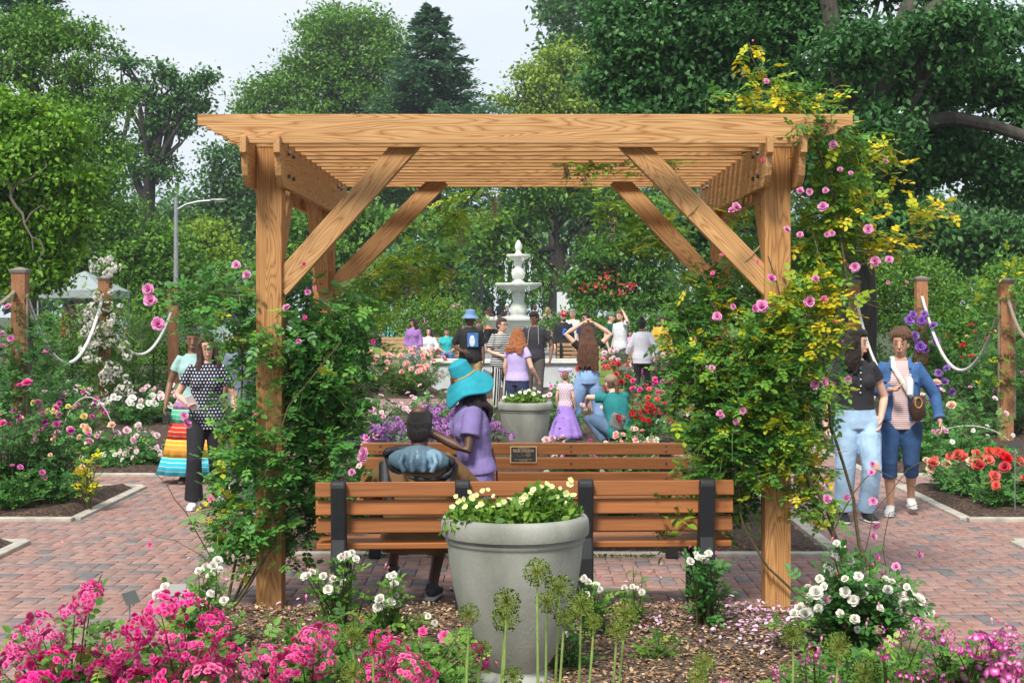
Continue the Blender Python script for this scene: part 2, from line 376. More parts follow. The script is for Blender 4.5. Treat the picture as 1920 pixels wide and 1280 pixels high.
Q = (np.array(q)[None]+(np.arange(n)*12)[:, None, None]).reshape(-1, 4)
brickm = RM('paving_brick', [(0, (.17, .16, .16)), (.10, (.22, .19, .185)), (.20, (.30, .195, .17)), (.55, (.36, .225, .19)), (.8, (.33, .18, .15)), (1, (.29, .215, .195))], .85, 0, .25, bump=60)
tag(link('paving', qmesh('paving', V.reshape(-1, 3), Q, brickm, np.repeat(r_, 12))), kind='structure')
mb = MB(); mb.box((0, 14, -.045), (40, 36, .06)); tag(mb.build('paving_bed', M('joint_sand', (.10, .085, .06), .95, .4, 30, .4, col2=(.09, .11, .05))), kind='structure')
# mulch beds and stone edging
def mulchmat(name, c1, c2, c3):
    m, t, b = newmat(name); n = t.nodes.new; l = t.links.new
    tc = n('ShaderNodeTexCoord'); mp = n('ShaderNodeMapping'); mp.inputs['Scale'].default_value = (1, 1.6, 1); l(tc.outputs['Object'], mp.inputs[0])
    vo = n('ShaderNodeTexVoronoi'); vo.inputs['Scale'].default_value = 45; l(mp.outputs[0], vo.inputs['Vector'])
    no = n('ShaderNodeTexNoise'); no.inputs['Scale'].default_value = 2; no.inputs['Detail'].default_value = 8; l(tc.outputs['Object'], no.inputs['Vector'])
    cr = n('ShaderNodeValToRGB'); e = cr.color_ramp.elements; e[0].color = c4(c1); e[0].position = .2; e[1].color = c4(c3); e[1].position = .95; x = e.new(.7); x.color = c4(c2)
    sp = n('ShaderNodeSeparateColor'); l(vo.outputs['Color'], sp.inputs[0]); l(sp.outputs[0], cr.inputs[0])
    mm = n('ShaderNodeMixRGB'); mm.blend_type = 'MULTIPLY'; mm.inputs[0].default_value = .8; l(cr.outputs[0], mm.inputs[1]); l(no.outputs['Color'], mm.inputs[2])
    l(cr.outputs[0], b.inputs['Base Color']); b.inputs['Roughness'].default_value = .95
    bp = n('ShaderNodeBump'); bp.inputs['Strength'].default_value = 1; bp.inputs['Distance'].default_value = .02; l(vo.outputs['Distance'], bp.inputs['Height']); l(bp.outputs[0], b.inputs['Normal'])
    return m
mulch = mulchmat('bark_mulch', (.035, .02, .014), (.085, .045, .028), (.17, .10, .06))
mulch2 = mulchmat('weathered_mulch', (.06, .045, .035), (.16, .11, .075), (.32, .25, .18))
def bed(x0, x1, y0, y1, mat, name='planting_bed', amp=.04, edge=True, z=.03):
    nx = max(4, int((x1-x0)/.12)); ny = max(4, int((y1-y0)/.12)); nx = min(nx, 90); ny = min(ny, 110)
    X, Y_ = np.meshgrid(np.linspace(x0, x1, nx), np.linspace(y0, y1, ny)); 
    Z = z+amp*(.5+.5*np.sin(X*3.1+1.3*Y_)*np.cos(Y_*2.3-X))*.7+rng.normal(0, .006, X.shape)
    e = np.minimum(np.minimum(X-x0, x1-X), np.minimum(Y_-y0, y1-Y_)); Z = np.where(e < .02, z-.05, Z)
    V = np.stack([X, Y_, Z], 2).reshape(-1, 3); i, j = np.meshgrid(np.arange(nx-1), np.arange(ny-1)); a = (j*nx+i).ravel()
    tag(link(name, qmesh(name, V, np.stack([a, a+1, a+nx+1, a+nx], 1), mat, smooth=True)), kind='structure')
def kerb(segs, name='stone_edging'):
    mb = MB()
    for (ax, ay, bx_, by) in segs:
        Ln = math.hypot(bx_-ax, by-ay); k = max(1, round(Ln/1.2)); an = math.atan2(by-ay, bx_-ax)
        for i in range(k):
            t = (i+.5)/k; mb.box((ax+(bx_-ax)*t, ay+(by-ay)*t, -.022+random.uniform(-.003, .003)), (Ln/k-.006, .10, .10), an)
    o = mb.build(name, curbm, bevel=.008); tag(o, kind='structure')
bed(-1.9, 1.88, 4.4, 9.0, mulch2); bed(-2.3, 2.35, 11.1, 26.1, mulch, amp=.05)
for s in (-1, 1):
    a, b_ = (3.95, 12) ; 
    for (y0_, y1_, xx) in ((5, 11.65, 9), (12.9, 15.2, 11), (16.35, 29, 17)):
        bed(min(s*a, s*xx), max(s*a, s*xx), y0_, y1_, mulch, amp=.06)
    kerb([(s*3.9, 5, s*3.9, 11.6), (s*3.9, 11.65, s*9, 11.65), (s*3.9, 12.85, s*11, 12.85), (s*3.9, 12.9, s*3.9, 15.2), (s*3.9, 15.25, s*11, 15.25), (s*3.9, 16.3, s*17, 16.3), (s*3.9, 16.35, s*3.9, 29)])
kerb([(-2.33, 11.04, 2.38, 11.04), (-2.34, 11.1, -2.34, 26), (2.39, 11.1, 2.39, 26), (-2.33, 26.15, 2.38, 26.15), (1.92, 4.5, 1.92, 8.9), (-1.94, 4.5, -1.94, 8.9)])
# far planting, fountain terrace, lawn
bed(-9, -1.9, 30.2, 36, mulch); bed(2.2, 9, 30.2, 36, mulch); bed(-1.9, 2.2, 30.2, 33.6, mulch)
mb = MB()
V = []; yy = [33.6, 36, 38, 40, 42, 44, 46, 48, 70]
for y in yy: V += [(-4.6, y, float(terrain(y))-.035), (5.5, y, float(terrain(y))-.035)]
mb.add(V, [(2*i, 2*i+1, 2*i+3, 2*i+2) for i in range(len(yy)-1)])
m_, t_, b_ = newmat('grey_flagstones'); tcn = t_.nodes.new('ShaderNodeTexCoord'); br = t_.nodes.new('ShaderNodeTexBrick'); br.inputs['Scale'].default_value = 1.2
br.inputs['Color1'].default_value = (.24, .24, .235, 1); br.inputs['Color2'].default_value = (.31, .31, .30, 1); br.inputs['Mortar'].default_value = (.12, .12, .11, 1); br.inputs['Mortar Size'].default_value = .012
t_.links.new(tcn.outputs['Object'], br.inputs['Vector']); t_.links.new(br.outputs[0], b_.inputs['Base Color']); b_.inputs['Roughness'].default_value = .85
tag(mb.build('terrace', m_), kind='structure')
mb = MB(); V = []; yy = [44, 46, 48, 60, 90]
for x0_, x1_ in ((-16, -4.7),):
    for y in yy: V += [(x0_, y, float(terrain(y))-.02), (x1_, y, float(terrain(y))-.02)]
mb.add(V, [(2*i, 2*i+1, 2*i+3, 2*i+2) for i in range(len(yy)-1)])
tag(mb.build('lawn', M('lawn_grass', (.11, .21, .02), .9, .3, 4, .3, 200, col2=(.17, .30, .03))), kind='structure')
# loose chips and fallen petals on the front bed
def chips(name, n, xr, yr, mat, size, z=.075, label=None, flatn=1.):
    g = rng; pos = np.stack([g.uniform(*xr, n), g.uniform(*yr, n), z+g.random(n)*.02], 1)
    pos[:, 2] = .03+.04*(.5+.5*np.sin(pos[:, 0]*3.1+1.3*pos[:, 1])*np.cos(pos[:, 1]*2.3-pos[:, 0]))*.7+.008+g.random(n)*.012
    d = unit(n); d[:, 2] *= .25; nn = unit(n)*.35+np.array([0, 0, 1.])
    V, Q, rn = scatter(LEAF6, pos, d, nn, size*(.5+g.random(n)), g.random(n))
    o = link(name, qmesh(name, V, Q, mat, rn)); tag(o, label, None, None, 'stuff'); return o
chipm = RM('wood_chips', [(0, (.06, .035, .022)), (.35, (.14, .08, .045)), (.7, (.33, .19, .10)), (1, (.55, .40, .25))], .9, 0)
chips('mulch_chips', 30000, (-1.85, 1.83), (5.6, 8.95), chipm, .024, label='brown and tan shredded wood chips covering the front bed')
petm = RM('pink_petal', [(0, (.62, .33, .55)), (1, (.85, .62, .80))], .6, .2)
g_ = rng; n = 420; 
def petals(pts_px, n, spread, label):
    c = [P(x, y, 1.85*F/(y-HY)) for x, y in pts_px]; pos = np.array([c[i] for i in g_.integers(0, len(c), n)])+g_.normal(0, 1, (n, 3))*np.array([spread, spread*1.6, 0])
    pos[:, 2] = np.where(pos[:, 1] < 9.0, .085, .012)+g_.random(n)*.008
    d = unit(n); d[:, 2] *= .3; nn = unit(n)*.4+np.array([0, 0, 1.])
    V, Q, rn = scatter(LEAF6, pos, d, nn, .03*(.7+.6*g_.random(n)), g_.random(n)); V = V.reshape(-1, 6, 3)
    tag(link('fallen_petals', qmesh('fallen_petals', V.reshape(-1, 3), Q, petm, rn)), label, None, None, 'stuff')
petals([(1400, 1165), (1440, 1180), (1480, 1190), (1380, 1200), (1430, 1220), (1340, 1175), (1500, 1200), (1250, 1190)], 420, .14, 'pale pink petals fallen on the mulch right of the urn')
petals([(560, 1160), (600, 1170), (720, 1160), (430, 1050), (1400, 1030), (1230, 1080)], 90, .2, 'pink petals scattered on the bricks and mulch')
mossm = green('moss', (.05, .09, .015), (.08, .14, .02), (.14, .2, .04))
n = 2600; pos = np.stack([g_.uniform(-1.4, 1.45, n), g_.choice([8.97, 9.02, 10.95, 10.99], n)+g_.normal(0, .03, n), np.full(n, .012)], 1); keep = (np.sin(pos[:, 0]*4)+np.sin(pos[:, 0]*9)) > -.3; pos = pos[keep]; n = len(pos)
V, Q, rn = scatter(LEAF4, pos, unit(n)*np.array([1, 1, .4])+np.array([0, 0, .3]), unit(n)+np.array([0, 0, .8]), np.full(n, .022), g_.random(n))
pos[:, 2] += np.where(pos[:, 1] < 9.0, .05, 0)
tag(link('moss', qmesh('moss', V, Q, mossm, rn)), 'green moss growing along the edge of the brick paving', None, None, 'stuff')
# ---------------------------------------------------------------- pergola
pg = empty('pergola', (0, 10.4, 0), 'large new timber pergola of slatted roof beams on four square posts over two benches', 'pergola')
inv = Matrix.Translation((0, -10.4, 0))
def board(name, a, b_, w_, h_, mat=pine, parent=pg, up=(0, 0, 1), bevel=.004, o0=(0, 10.4, 0), label=None):
    """a straight board from a to b with its own x axis along the grain"""
    a = Vector(a)-Vector(o0); b_ = Vector(b_)-Vector(o0); x = (b_-a); ln = x.length; x.normalize()
    z = Vector(up); y = z.cross(x); y.normalize(); z = x.cross(y)
    mb = MB(); mb.box((0, 0, 0), (ln, w_, h_)); o = mb.build(name, mat, parent, smooth=False, bevel=bevel)
    mt = Matrix((x, y, z)).transposed().to_4x4(); mt.translation = (a+b_)/2; o.matrix_local = mt
    if label: o['label'] = label
    return o
pw = .158; PX0, PX1 = -1.548, 1.583; FY, BY = 9.14, 11.62
for X_ in (PX0, PX1):
    for Y_ in (FY, BY): board('post', (X_, Y_, -.1), (X_, Y_, 2.86), pw, pw, pine_dark, up=(0, 1, 0))
ZB0, ZB1 = 2.585, 2.875
for X_ in (PX0, PX1):
    for s in (-1, 1):
        xx = X_+s*(pw/2+.021); prof = [(8.74, ZB1), (12.12, ZB1), (12.12, ZB1-.1), (12.08, ZB1-.14), (12.04, ZB0+.06), (12.0, ZB0), (8.90, ZB0), (8.86, ZB0+.02), (8.82, ZB0+.06), (8.80, ZB0+.11), (8.79, ZB1-.12), (8.76, ZB1-.10), (8.74, ZB1-.10)]
        mb = MB(); mb.prism([(-(y-10.4), z) for y, z in prof], -.019, .019, 1); 
        o = mb.build('side_beam', pine, pg, smooth=False, bevel=.003); o.rotation_euler = (0, 0, R(-90)); o.location = (xx, 0, 0)
        for (y, z) in ((9.05, 2.80), (9.05, 2.66), (9.24, 2.80), (9.24, 2.66), (11.52, 2.80), (11.52, 2.66), (11.72, 2.80), (11.72, 2.66)):
            mb = MB(); mb.tube([(-s*.018, 0, 0), (s*.018, 0, 0)], .014, 6); o = mb.build('bolt', steel, pg, smooth=False); o.location = (xx+s*.018, y-10.4, z)
nP = 14; mbp = None
XL, XR = -1.93, 1.99
for i in range(nP):
    y = 8.83+i*(12.02-8.83)/(nP-1); z0, z1 = 2.838, 3.012
    def ogee(x0, s):   # scrolled end, s=+1 left end
        return [(x0, z1), (x0, z1-.068), (x0+s*.045, z1-.07), (x0+s*.075, z1-.085), (x0+s*.10, z1-.11), (x0+s*.15, z1-.128), (x0+s*.175, z1-.135), (x0+s*.195, z1-.158), (x0+s*.23, z1-.168), (x0+s*.26, z0)]
    pr = ogee(XL, 1)+list(reversed(ogee(XR, -1))); mb = MB(); mb.prism(pr, -.019, .019, 1)
    o = mb.build('roof_slat', pine, pg, smooth=False, bevel=.003); o.location = (random.uniform(-.01, .01), y-10.4, random.uniform(-.002, .002))
def brace(a, b_, w_=.088, h_=.14, **k):
    # brace whose broad face is square to the view
    a = Vector(a); b_ = Vector(b_); board('brace', a, b_, w_, h_, **k)
def pb(x, y, Y): return tuple(P(x, y, Y))
for Y_, pts in ((9.14, ((783, 250, 522, 540), (1164, 250, 1446, 540))), (11.62, ((828, 335, 622, 545), (1156, 335, 1350, 545)))):
    for (xa, ya, xb, yb) in pts: brace(pb(xa, ya, Y_), pb(xb, yb, Y_), up=(0, 0, 1))
for X_ in (PX0, PX1):
    brace((X_, 9.2, 2.02), (X_, 9.82, 2.72)); brace((X_, 11.56, 2.02), (X_, 10.94, 2.72))
for (x, y) in ((1300, 395), (1408, 480)):
    c = P(x, y, 9.08); dirv = Vector((.7, 0, .7)); 
    mb = MB(); mb.tube([tuple(Vector(c)+dirv*math.cos(t)*.09+Vector((0, math.sin(t)*.055+.06, 0))-Vector((0, 10.4, 0))) for t in np.linspace(0, 6.28, 14)], .003, 5); mb.build('twine', M('jute_twine', (.35, .25, .12), .9, .2, 50), pg)
# ---------------------------------------------------------------- benches
def bench(name, loc, rz, label, x0=-1.24, x1=1.27, sup=(-1.1, -.365, .37, 1.1), group='slatted park benches', s=1, slatm=slatm):
    """seat in front (+y local), backrest at y=0; legs black"""
    r = empty(name, loc, label, 'bench', group, rz)
    def slat(nm, c, d, tilt):
        mb = MB(); mb.box((0, 0, 0), d); o = mb.build(nm, slatm, r, smooth=False, bevel=.006); o.location = c; o.rotation_euler = (tilt, 0, 0); return o
    ln = x1-x0; cx = (x0+x1)/2
    for k_, z in enumerate((.77, .66, .55)):
        slat('back_slat', (cx, .055+.012*k_*2, z), (ln, .035, .09), R(-10))
    for k_ in range(4): slat('seat_slat', (cx, .16+.112*k_, .425-.004*k_), (ln, .104, .036), R(2))
    for xs_ in sup:
        mb = MB()
        prof = [(-.03, .0), (.07, .0), (.07, .36), (.46, .36), (.46, 0), (.54, 0), (.54, .40), (.12, .402), (.10, .50), (.045, .80), (.02, .83), (-.01, .835), (-.035, .82), (-.04, .79), (.0, .48), (-.03, .36)]
        mb.prism(prof, -.045, .045, 0); o = mb.build('support', blackm, r, smooth=False, bevel=.012); o.location = (xs_, 0, 0)
        for k_, z in enumerate((.79, .75, .66, .55)): mb = MB(); mb.ball((0, 0, 0), (.009, .006, .009), 8, 5); o = mb.build('bolt', steel, r); o.location = (xs_, .076+.012*2*(k_ if k_ < 2 else k_-1), z)
    return r
b1 = bench('park_bench', (0.02, 8.78, 0), R(2.8), 'brown slatted bench with its back to the viewer and black supports, behind the stone urn')
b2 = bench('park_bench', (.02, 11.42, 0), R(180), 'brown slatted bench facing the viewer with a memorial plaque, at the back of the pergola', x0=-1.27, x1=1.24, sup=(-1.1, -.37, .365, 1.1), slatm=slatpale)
# memorial plaque
brass = M('brass_letters', (.78, .56, .28), .45, .1, 40); plqm = M('bronze_plate', (.025, .024, .026), .5, .2, 60)
pq = empty('plaque', (0, 0, 0)); pq.parent = b2; pq.location = (-.02-(.033*0), .098, .735); pq.rotation_euler = (R(-10), 0, R(180))
cxp = (981.5-976)*11.3/F; pq.location = (-(cxp-.02), .10, .728)
mb = MB(); mb.box((0, .004, 0), (.205, .008, .128)); mb.build('rim', brass, pq, smooth=False, bevel=.002)
mb = MB(); mb.box((0, -.001, 0), (.190, .004, .113)); mb.build('plate', plqm, pq, smooth=False)
def text(body, size, loc, mat, parent, name='lettering', ext=.0012, rot=(R(90), 0, 0)):
    cu = bpy.data.curves.new(name, 'FONT'); cu.body = body; cu.size = size; cu.align_x = 'CENTER'; cu.align_y = 'CENTER'; cu.extrude = ext
    o = bpy.data.objects.new('tmp_txt', cu); C.objects.link(o); dg = bpy.context.evaluated_depsgraph_get(); dg.update()
    me = bpy.data.meshes.new_from_object(o.evaluated_get(dg)); bpy.data.objects.remove(o); me.name = name; me.materials.clear(); me.materials.append(mat)
    return link(name, me, parent, loc, rot)
text('In Memory of', .015, (0, -.004, .0485), brass, pq); text('ROSE WILSON', .025, (0, -.004, .031), brass, pq)
text('SEPTEMBER 6, 1938 - JANUARY 8, 2021', .0088, (0, -.004, .019), brass, pq)
text('MAY YOUR SWEET GENTLE SPIRIT', .0088, (0, -.004, -.038), brass, pq); text('LIVE ON HERE', .0088, (0, -.004, -.048), brass, pq)
mb = MB(); mb.tube([(-.055, -.005, -.005), (-.035, -.006, -.016), (0, -.006, -.008), (.02, -.006, -.004)], [.0015, .002, .002, .002], 6)
mb.tube([(-.02, -.005, .008), (.0, -.006, -.008), (.01, -.005, -.018)], .0016, 6)
for i in range(7): mb.ball((.035+.012*math.cos(i*1.1), -.004, -.006+.010*math.sin(i*1.1)), (.009, .004, .007), 8, 5)
mb.build('rose_relief', M('bronze_relief', (.20, .13, .075), .4, .2, 60), pq)
# ---------------------------------------------------------------- urns
def urn(loc, s, label, seg=64):
    r = empty('stone_urn', loc, label, 'urn', 'tapered concrete urns')
    prof = [(.0, 0), (.215, 0), (.22, .03), (.205, .05), (.17, .07), (.15, .085), (.147, .10), (.16, .115), (.165, .125), (.19, .16), (.235, .26), (.275, .38), (.305, .50), (.323, .62), (.331, .70), (.333, .715), (.341, .722), (.341, .733), (.335, .738), (.337, .745), (.357, .752), (.362, .77), (.362, .80), (.358, .825), (.348, .84), (.33, .847), (.312, .843), (.303, .83), (.30, .79)]
    mb = MB(); mb.lathe([(a*s, b_*s) for a, b_ in prof], seg); mb.build('pot', concrete, r, ang=50)
    mb = MB(); mb.lathe([(0.001, .79*s), (.302*s, .785*s)], seg); mb.build('soil', soil, r)
    return r
u1 = urn((P(966, 0, 7.2)[0], 7.2, 0), 1.0, 'large grey concrete urn with pale yellow petunias in front of the near bench')
u2 = urn((P(985, 0, 17.0)[0], 17.0, .03), .88, 'grey concrete urn planted with white flowers behind the far bench')
u3 = urn((P(997, 0, 32.5)[0], 32.5, .05), .82, 'small pale concrete urn standing before the white pool wall', 32)
# ---------------------------------------------------------------- fountain
fo = empty('fountain', (P(972, 0, 50)[0], 50, .28), 'white three-tiered stone fountain with a pineapple finial and dripping water', 'fountain')
def lat(name, prof, fl=None, mat=stonew, seg=48):
    mb = MB(); mb.lathe(prof, seg, flute=fl); return mb.build(name, mat, fo, ang=50)
lat('pedestal', [(.75, 0), (.75, .12), (.5, .18), (.34, .3), (.30, .5), (.42, .72), (.55, .8)])
lat('large_basin', [(.3, .78), (.6, .80), (.95, .93), (1.16, 1.08), (1.2, 1.16), (1.26, 1.18), (1.27, 1.25), (1.24, 1.28), (1.15, 1.27), (1.1, 1.2), (.001, 1.15)])
lat('lower_column', [(.30, 1.14), (.30, 1.3), (.26, 1.34), (.30, 1.42), (.31, 1.5), (.27, 1.66), (.19, 1.78), (.20, 1.9), (.23, 2.05), (.20, 2.14), (.26, 2.17)], (1.35, 1.72, .10, 22))
lat('middle_basin', [(.18, 2.12), (.4, 2.16), (.65, 2.26), (.73, 2.33), (.79, 2.35), (.80, 2.41), (.77, 2.43), (.7, 2.41), (.001, 2.32)])
lat('upper_column', [(.22, 2.31), (.22, 2.47), (.16, 2.50), (.14, 2.55), (.21, 2.62), (.24, 2.75), (.22, 2.87), (.13, 2.95), (.12, 3.05), (.16, 3.12), (.17, 3.2), (.2, 3.22)], (2.58, 2.92, .12, 18))
lat('top_basin', [(.12, 3.18), (.28, 3.22), (.36, 3.3), (.41, 3.33), (.415, 3.38), (.39, 3.40), (.3, 3.38), (.001, 3.32)])
lat('finial', [(.12, 3.3), (.13, 3.42), (.08, 3.5), (.09, 3.54), (.115, 3.6), (.12, 3.68), (.095, 3.78), (.05, 3.86), (.001, 3.9)], (3.54, 3.84, .12, 14), seg=40)
watm, t_, b_ = newmat('water_drops'); b_.inputs['Base Color'].default_value = (.85, .9, .92, 1); b_.inputs['Roughness'].default_value = .1
mb = MB(); g = np.random.default_rng(3)
for rad, z0_, z1_, nn in ((1.22, 0.1, 1.2, 30), (.78, 1.3, 2.35, 130), (.40, 2.5, 3.33, 90)):
    for i in range(nn):
        th = g.choice([0.2, 1.1, 2.0, 2.9, 3.6, 4.3, 5.1, 5.8])+g.normal(0, .06); z = g.uniform(z0_, z1_); rr = rad+g.normal(0, .025)+.04
        mb.tube([(rr*math.cos(th), rr*math.sin(th), z), (rr*math.cos(th), rr*math.sin(th), z-g.uniform(.02, .09))], [.007, .012], 4)
tag(mb.build('water_drops', watm, fo), kind='stuff')
wm, t_, b_ = newmat('pool_water'); b_.inputs['Base Color'].default_value = (.10, .14, .13, 1); b_.inputs['Roughness'].default_value = .08
mb = MB(); mb.lathe([(.001, 1.2), (1.13, 1.205)], 40); mb.build('basin_water', wm, fo)
# raised pool in front of it
pl = empty('raised_pool', (P(968, 0, 34.3)[0], 34.7, 0), 'long low white-walled pool in front of the fountain', 'pool')
mb = MB()
for (c, d) in (((0, -.75, .27), (3.9, .2, .64)), ((0, .75, .27), (3.9, .2, .64)), ((-1.85, 0, .27), (.2, 1.298, .64)), ((1.85, 0, .27), (.2, 1.298, .64))): mb.box(c, d)
mb.build('wall', wallw, pl, smooth=False, bevel=.01)
mb = MB()
for (c, d) in (((0, -.77, .613), (4.0, .30, .05)), ((0, .77, .613), (4.0, .30, .05)), ((-1.87, 0, .613), (.28, 1.238, .05)), ((1.87, 0, .613), (.28, 1.238, .05))): mb.box(c, d)
mb.build('coping', stonew, pl, smooth=False, bevel=.01)
mb = MB(); mb.box((0, 0, .3), (3.5, 1.3, .4)); mb.build('water', wm, pl, smooth=False)
# ---------------------------------------------------------------- trees
oakg = green('oak_leaves', (.024, .09, .026), (.052, .16, .042), (.095, .245, .06), (.16, .35, .085))
midg = green('mid_green_leaves', (.05, .14, .018), (.11, .255, .028), (.19, .37, .04), (.29, .48, .055))
brig = green('bright_leaves', (.05, .15, .010), (.12, .28, .015), (.23, .42, .025), (.34, .52, .04))
yelg = green('yellow_green_leaves', (.10, .19, .015), (.21, .34, .025), (.34, .46, .04), (.45, .55, .07))
drkg = green('dark_leaves', (.03, .10, .024), (.06, .17, .036), (.11, .26, .05), (.18, .35, .065))
bluG = green('conifer_needles', (.028, .09, .048), (.055, .145, .07), (.10, .21, .10), (.15, .28, .13))
jmap = green('fresh_maple_leaves', (.03, .10, .014), (.07, .19, .022), (.13, .28, .03), (.20, .36, .05))
def gz(Y): return float(terrain(Y))-.05
# left side
Y=26; tree('leafy_tree', 'bright green leafy tree with a crooked pale branch at the left edge', (P(60,0,Y)[0], Y, gz(Y)), .13,
 [PL(30,230,Y,75,70), PL(95,270,Y,75,60), PL(60,330,Y,110,70), PL(130,390,Y,60,60), PL(30,430,Y,100,80), PL(95,460,Y,60,60), PL(40,520,Y,80,55), PL(-80,350,Y,110,150)], brig, bark, 1400, 46, .10, .30, 11, trunk_top=P(20,370,Y))
mb = MB(); root = empty('bare_branch', P(30,470,25), 'crooked pale bare branch curving through the bright tree at the far left', 'branch')
Y=25.2; c0 = np.array(P(30,470,25))
def bpts(l, Y): return [P(x,y,Y)-c0 for x,y in l]
mb.tube(bpts([(-5,335),(10,338),(22,350),(20,370),(30,388),(42,400),(46,420),(60,445),(62,470)],Y), [.035,.035,.03,.03,.027,.025,.02,.015,.01], 8)
mb.tube(bpts([(46,420),(58,400),(78,385),(90,395),(98,380)],Y), [.016,.014,.011,.008,.004], 5)
mb.tube(bpts([(60,445),(75,450),(82,470),(70,490),(78,505)],Y), [.014,.012,.01,.008,.004], 5)
mb.tube(bpts([(22,360),(32,345),(50,338),(66,330),(88,312),(84,300)],Y), [.022,.02,.016,.013,.009,.005], 6)
mb.build('branch', M('pale_bark', (.15,.13,.10), .9, .3, 20), root)
Y=50; tree('big_tree', 'tall dark green tree filling the upper left behind the bright one', (P(150,0,Y)[0], Y, gz(Y)), .3,
 [PL(60,60,Y,80,60), PL(130,110,Y,90,60), PL(20,130,Y,90,90), PL(175,180,Y,70,60), PL(110,230,Y,110,80), PL(200,280,Y,45,60), PL(150,350,Y,90,80), PL(200,420,Y,60,70), PL(220,500,Y,65,60), PL(110,450,Y,90,70), PL(60,400,Y,120,120), PL(-60,250,Y,100,200)], midg, barkd, 2300, 46, .14, .48, 12, trunk_top=P(150,300,Y))
Y=60; 
def conifer(label, bx, topy, boty, halfw, Y, mat, seed, lean=0, n=30, group=None, name='conifer_tree'):
    g = np.random.default_rng(seed); base = np.array([P(bx,0,Y)[0], Y, gz(Y)]); zt = P(0,topy,Y)[2]-base[2]; zb = P(0,boty,Y)[2]-base[2]
    root = empty(name, base, label, 'tree', group); mb = MB(); mb.tube([(0,0,0),(0,0,zt*.5),(lean,0,zt)], [.35,.25,.03], 8)
    parts = []; k = Y/F
    for i in range(n):
        t = (i+.3)/n; z = zt-(zt-zb)*t; wmax = halfw*k*(t**.75)*(.75+.5*g.random())
        for j in range(int(6+t*6)):
            th = g.uniform(0, 2*math.pi); L_ = wmax*(.7+.4*g.random()); d = np.array([math.cos(th), math.sin(th), 0])
            if d[1] > .5 and g.random() < .5: continue
            tt = np.linspace(0, 1, 5); pts = [np.array([lean*(1-t), 0, z])+d*L_*q+np.array([0, 0, L_*(.12*q-.38*q*q)+.30*L_*q**4]) for q in tt]
            mb.tube(pts, [.05*(1-q*.8) for q in tt], 4)
            m = int(40+L_*34); q = g.random(m)**.7; base_p = np.array([lean*(1-t), 0, z])+d*(L_*q)[:, None]+np.stack([0*q, 0*q, L_*(.12*q-.38*q*q)+.30*L_*q**4], 1)
            o = g.normal(0, 1, (m, 3))*np.array([.22, .22, .08])*L_*.45; pos = base_p+o
            dd = d[None]*1.0+unit(m, g)*.7; parts.append(scatter(LEAF4, pos, dd, unit(m, g)*.5+np.array([0, 0, 1]), .30*(.7+.6*g.random(m))*(Y/80), np.clip(.25+.5*q+g.normal(0, .15, m), 0, 1)))
    V, Q, rn = merge(parts); V = V*1.0
    link('crown', qmesh('crown', V, Q, mat, rn), root); mb.build('trunk', barkd, root); return root
conifer('dark spruce whose drooping tip shows at the top left corner', 60, -120, 60, 75, 55, bluG, 13, n=22)
Y=80; tree('open_tree', 'airy tree with spreading bare limbs against the sky at left', (P(262,0,Y)[0], Y, gz(Y)), .5,
 [PL(290,140,Y,40,22), PL(345,165,Y,38,25), PL(255,175,Y,35,25), PL(375,205,Y,32,22), PL(310,200,Y,35,25), PL(335,240,Y,38,20), PL(280,240,Y,30,28), PL(290,300,Y,35,20), PL(300,330,Y,40,22), PL(240,300,Y,30,40), PL(385,150,Y,18,12), PL(238,120,Y,22,12)], drkg, barkd, 250, 30, .24, .65, 14, trunk_top=P(285,250,Y), sub=6, shell=.3)
Y=95; tree('dark_oak', 'dark round-headed tree behind the left end of the pergola roof', (P(420,0,Y)[0], Y, gz(Y)), .5,
 [PL(430,300,Y,50,40), PL(410,350,Y,50,45), PL(470,340,Y,60,60), PL(440,420,Y,80,60), PL(350,420,Y,70,50), PL(500,400,Y,60,80)], drkg, barkd, 700, 32, .28, 1.0, 15, back=.8)
Y=100; tree('broad_tree', 'huge broad green tree rising behind the left half of the pergola', (P(640,0,Y)[0], Y, gz(Y)), .8,
 [PL(640,50,Y,75,50), PL(680,90,Y,90,60), PL(600,110,Y,70,60), PL(560,150,Y,60,50), PL(720,150,Y,90,70), PL(640,180,Y,110,70), PL(510,190,Y,60,40), PL(480,215,Y,50,30), PL(560,230,Y,110,60), PL(750,200,Y,80,70), PL(800,250,Y,70,50), PL(620,300,Y,150,80), PL(760,330,Y,120,80), PL(600,420,Y,130,90)], midg, barkd, 2900, 46, .26, 1.0, 16, back=.85)
conifer('tall dark conifer with drooping layered boughs right of the broad tree', 818, 8, 340, 155, 85, bluG, 17, lean=-.4, n=40)
Y=90; tree('yellow_tree', 'yellow-green feathery tree behind the middle of the pergola roof', (P(1040,0,Y)[0], Y, gz(Y)), .4,
 [PL(1060,115,Y,60,32), PL(1000,150,Y,55,30), PL(1100,150,Y,60,40), PL(970,190,Y,45,30), PL(1050,190,Y,80,45), PL(1120,210,Y,70,50), PL(1000,240,Y,70,35), PL(1090,270,Y,90,50)], yelg, bark, 900, 36, .25, .8, 18, trunk_top=P(1040,260,Y), sub=5, back=.75, shell=.35)
Y=105; tree('dark_oak', 'dark high tree at the top edge just right of the sky gap', (P(1100,0,Y)[0], Y, gz(Y)), .6,
 [PL(1060,20,Y,55,45), PL(1110,50,Y,60,60), PL(1050,85,Y,40,25), PL(1090,-30,Y,90,60), PL(1150,110,Y,60,80)], drkg, barkd, 420, 28, .42, 1.2, 19, back=.85)
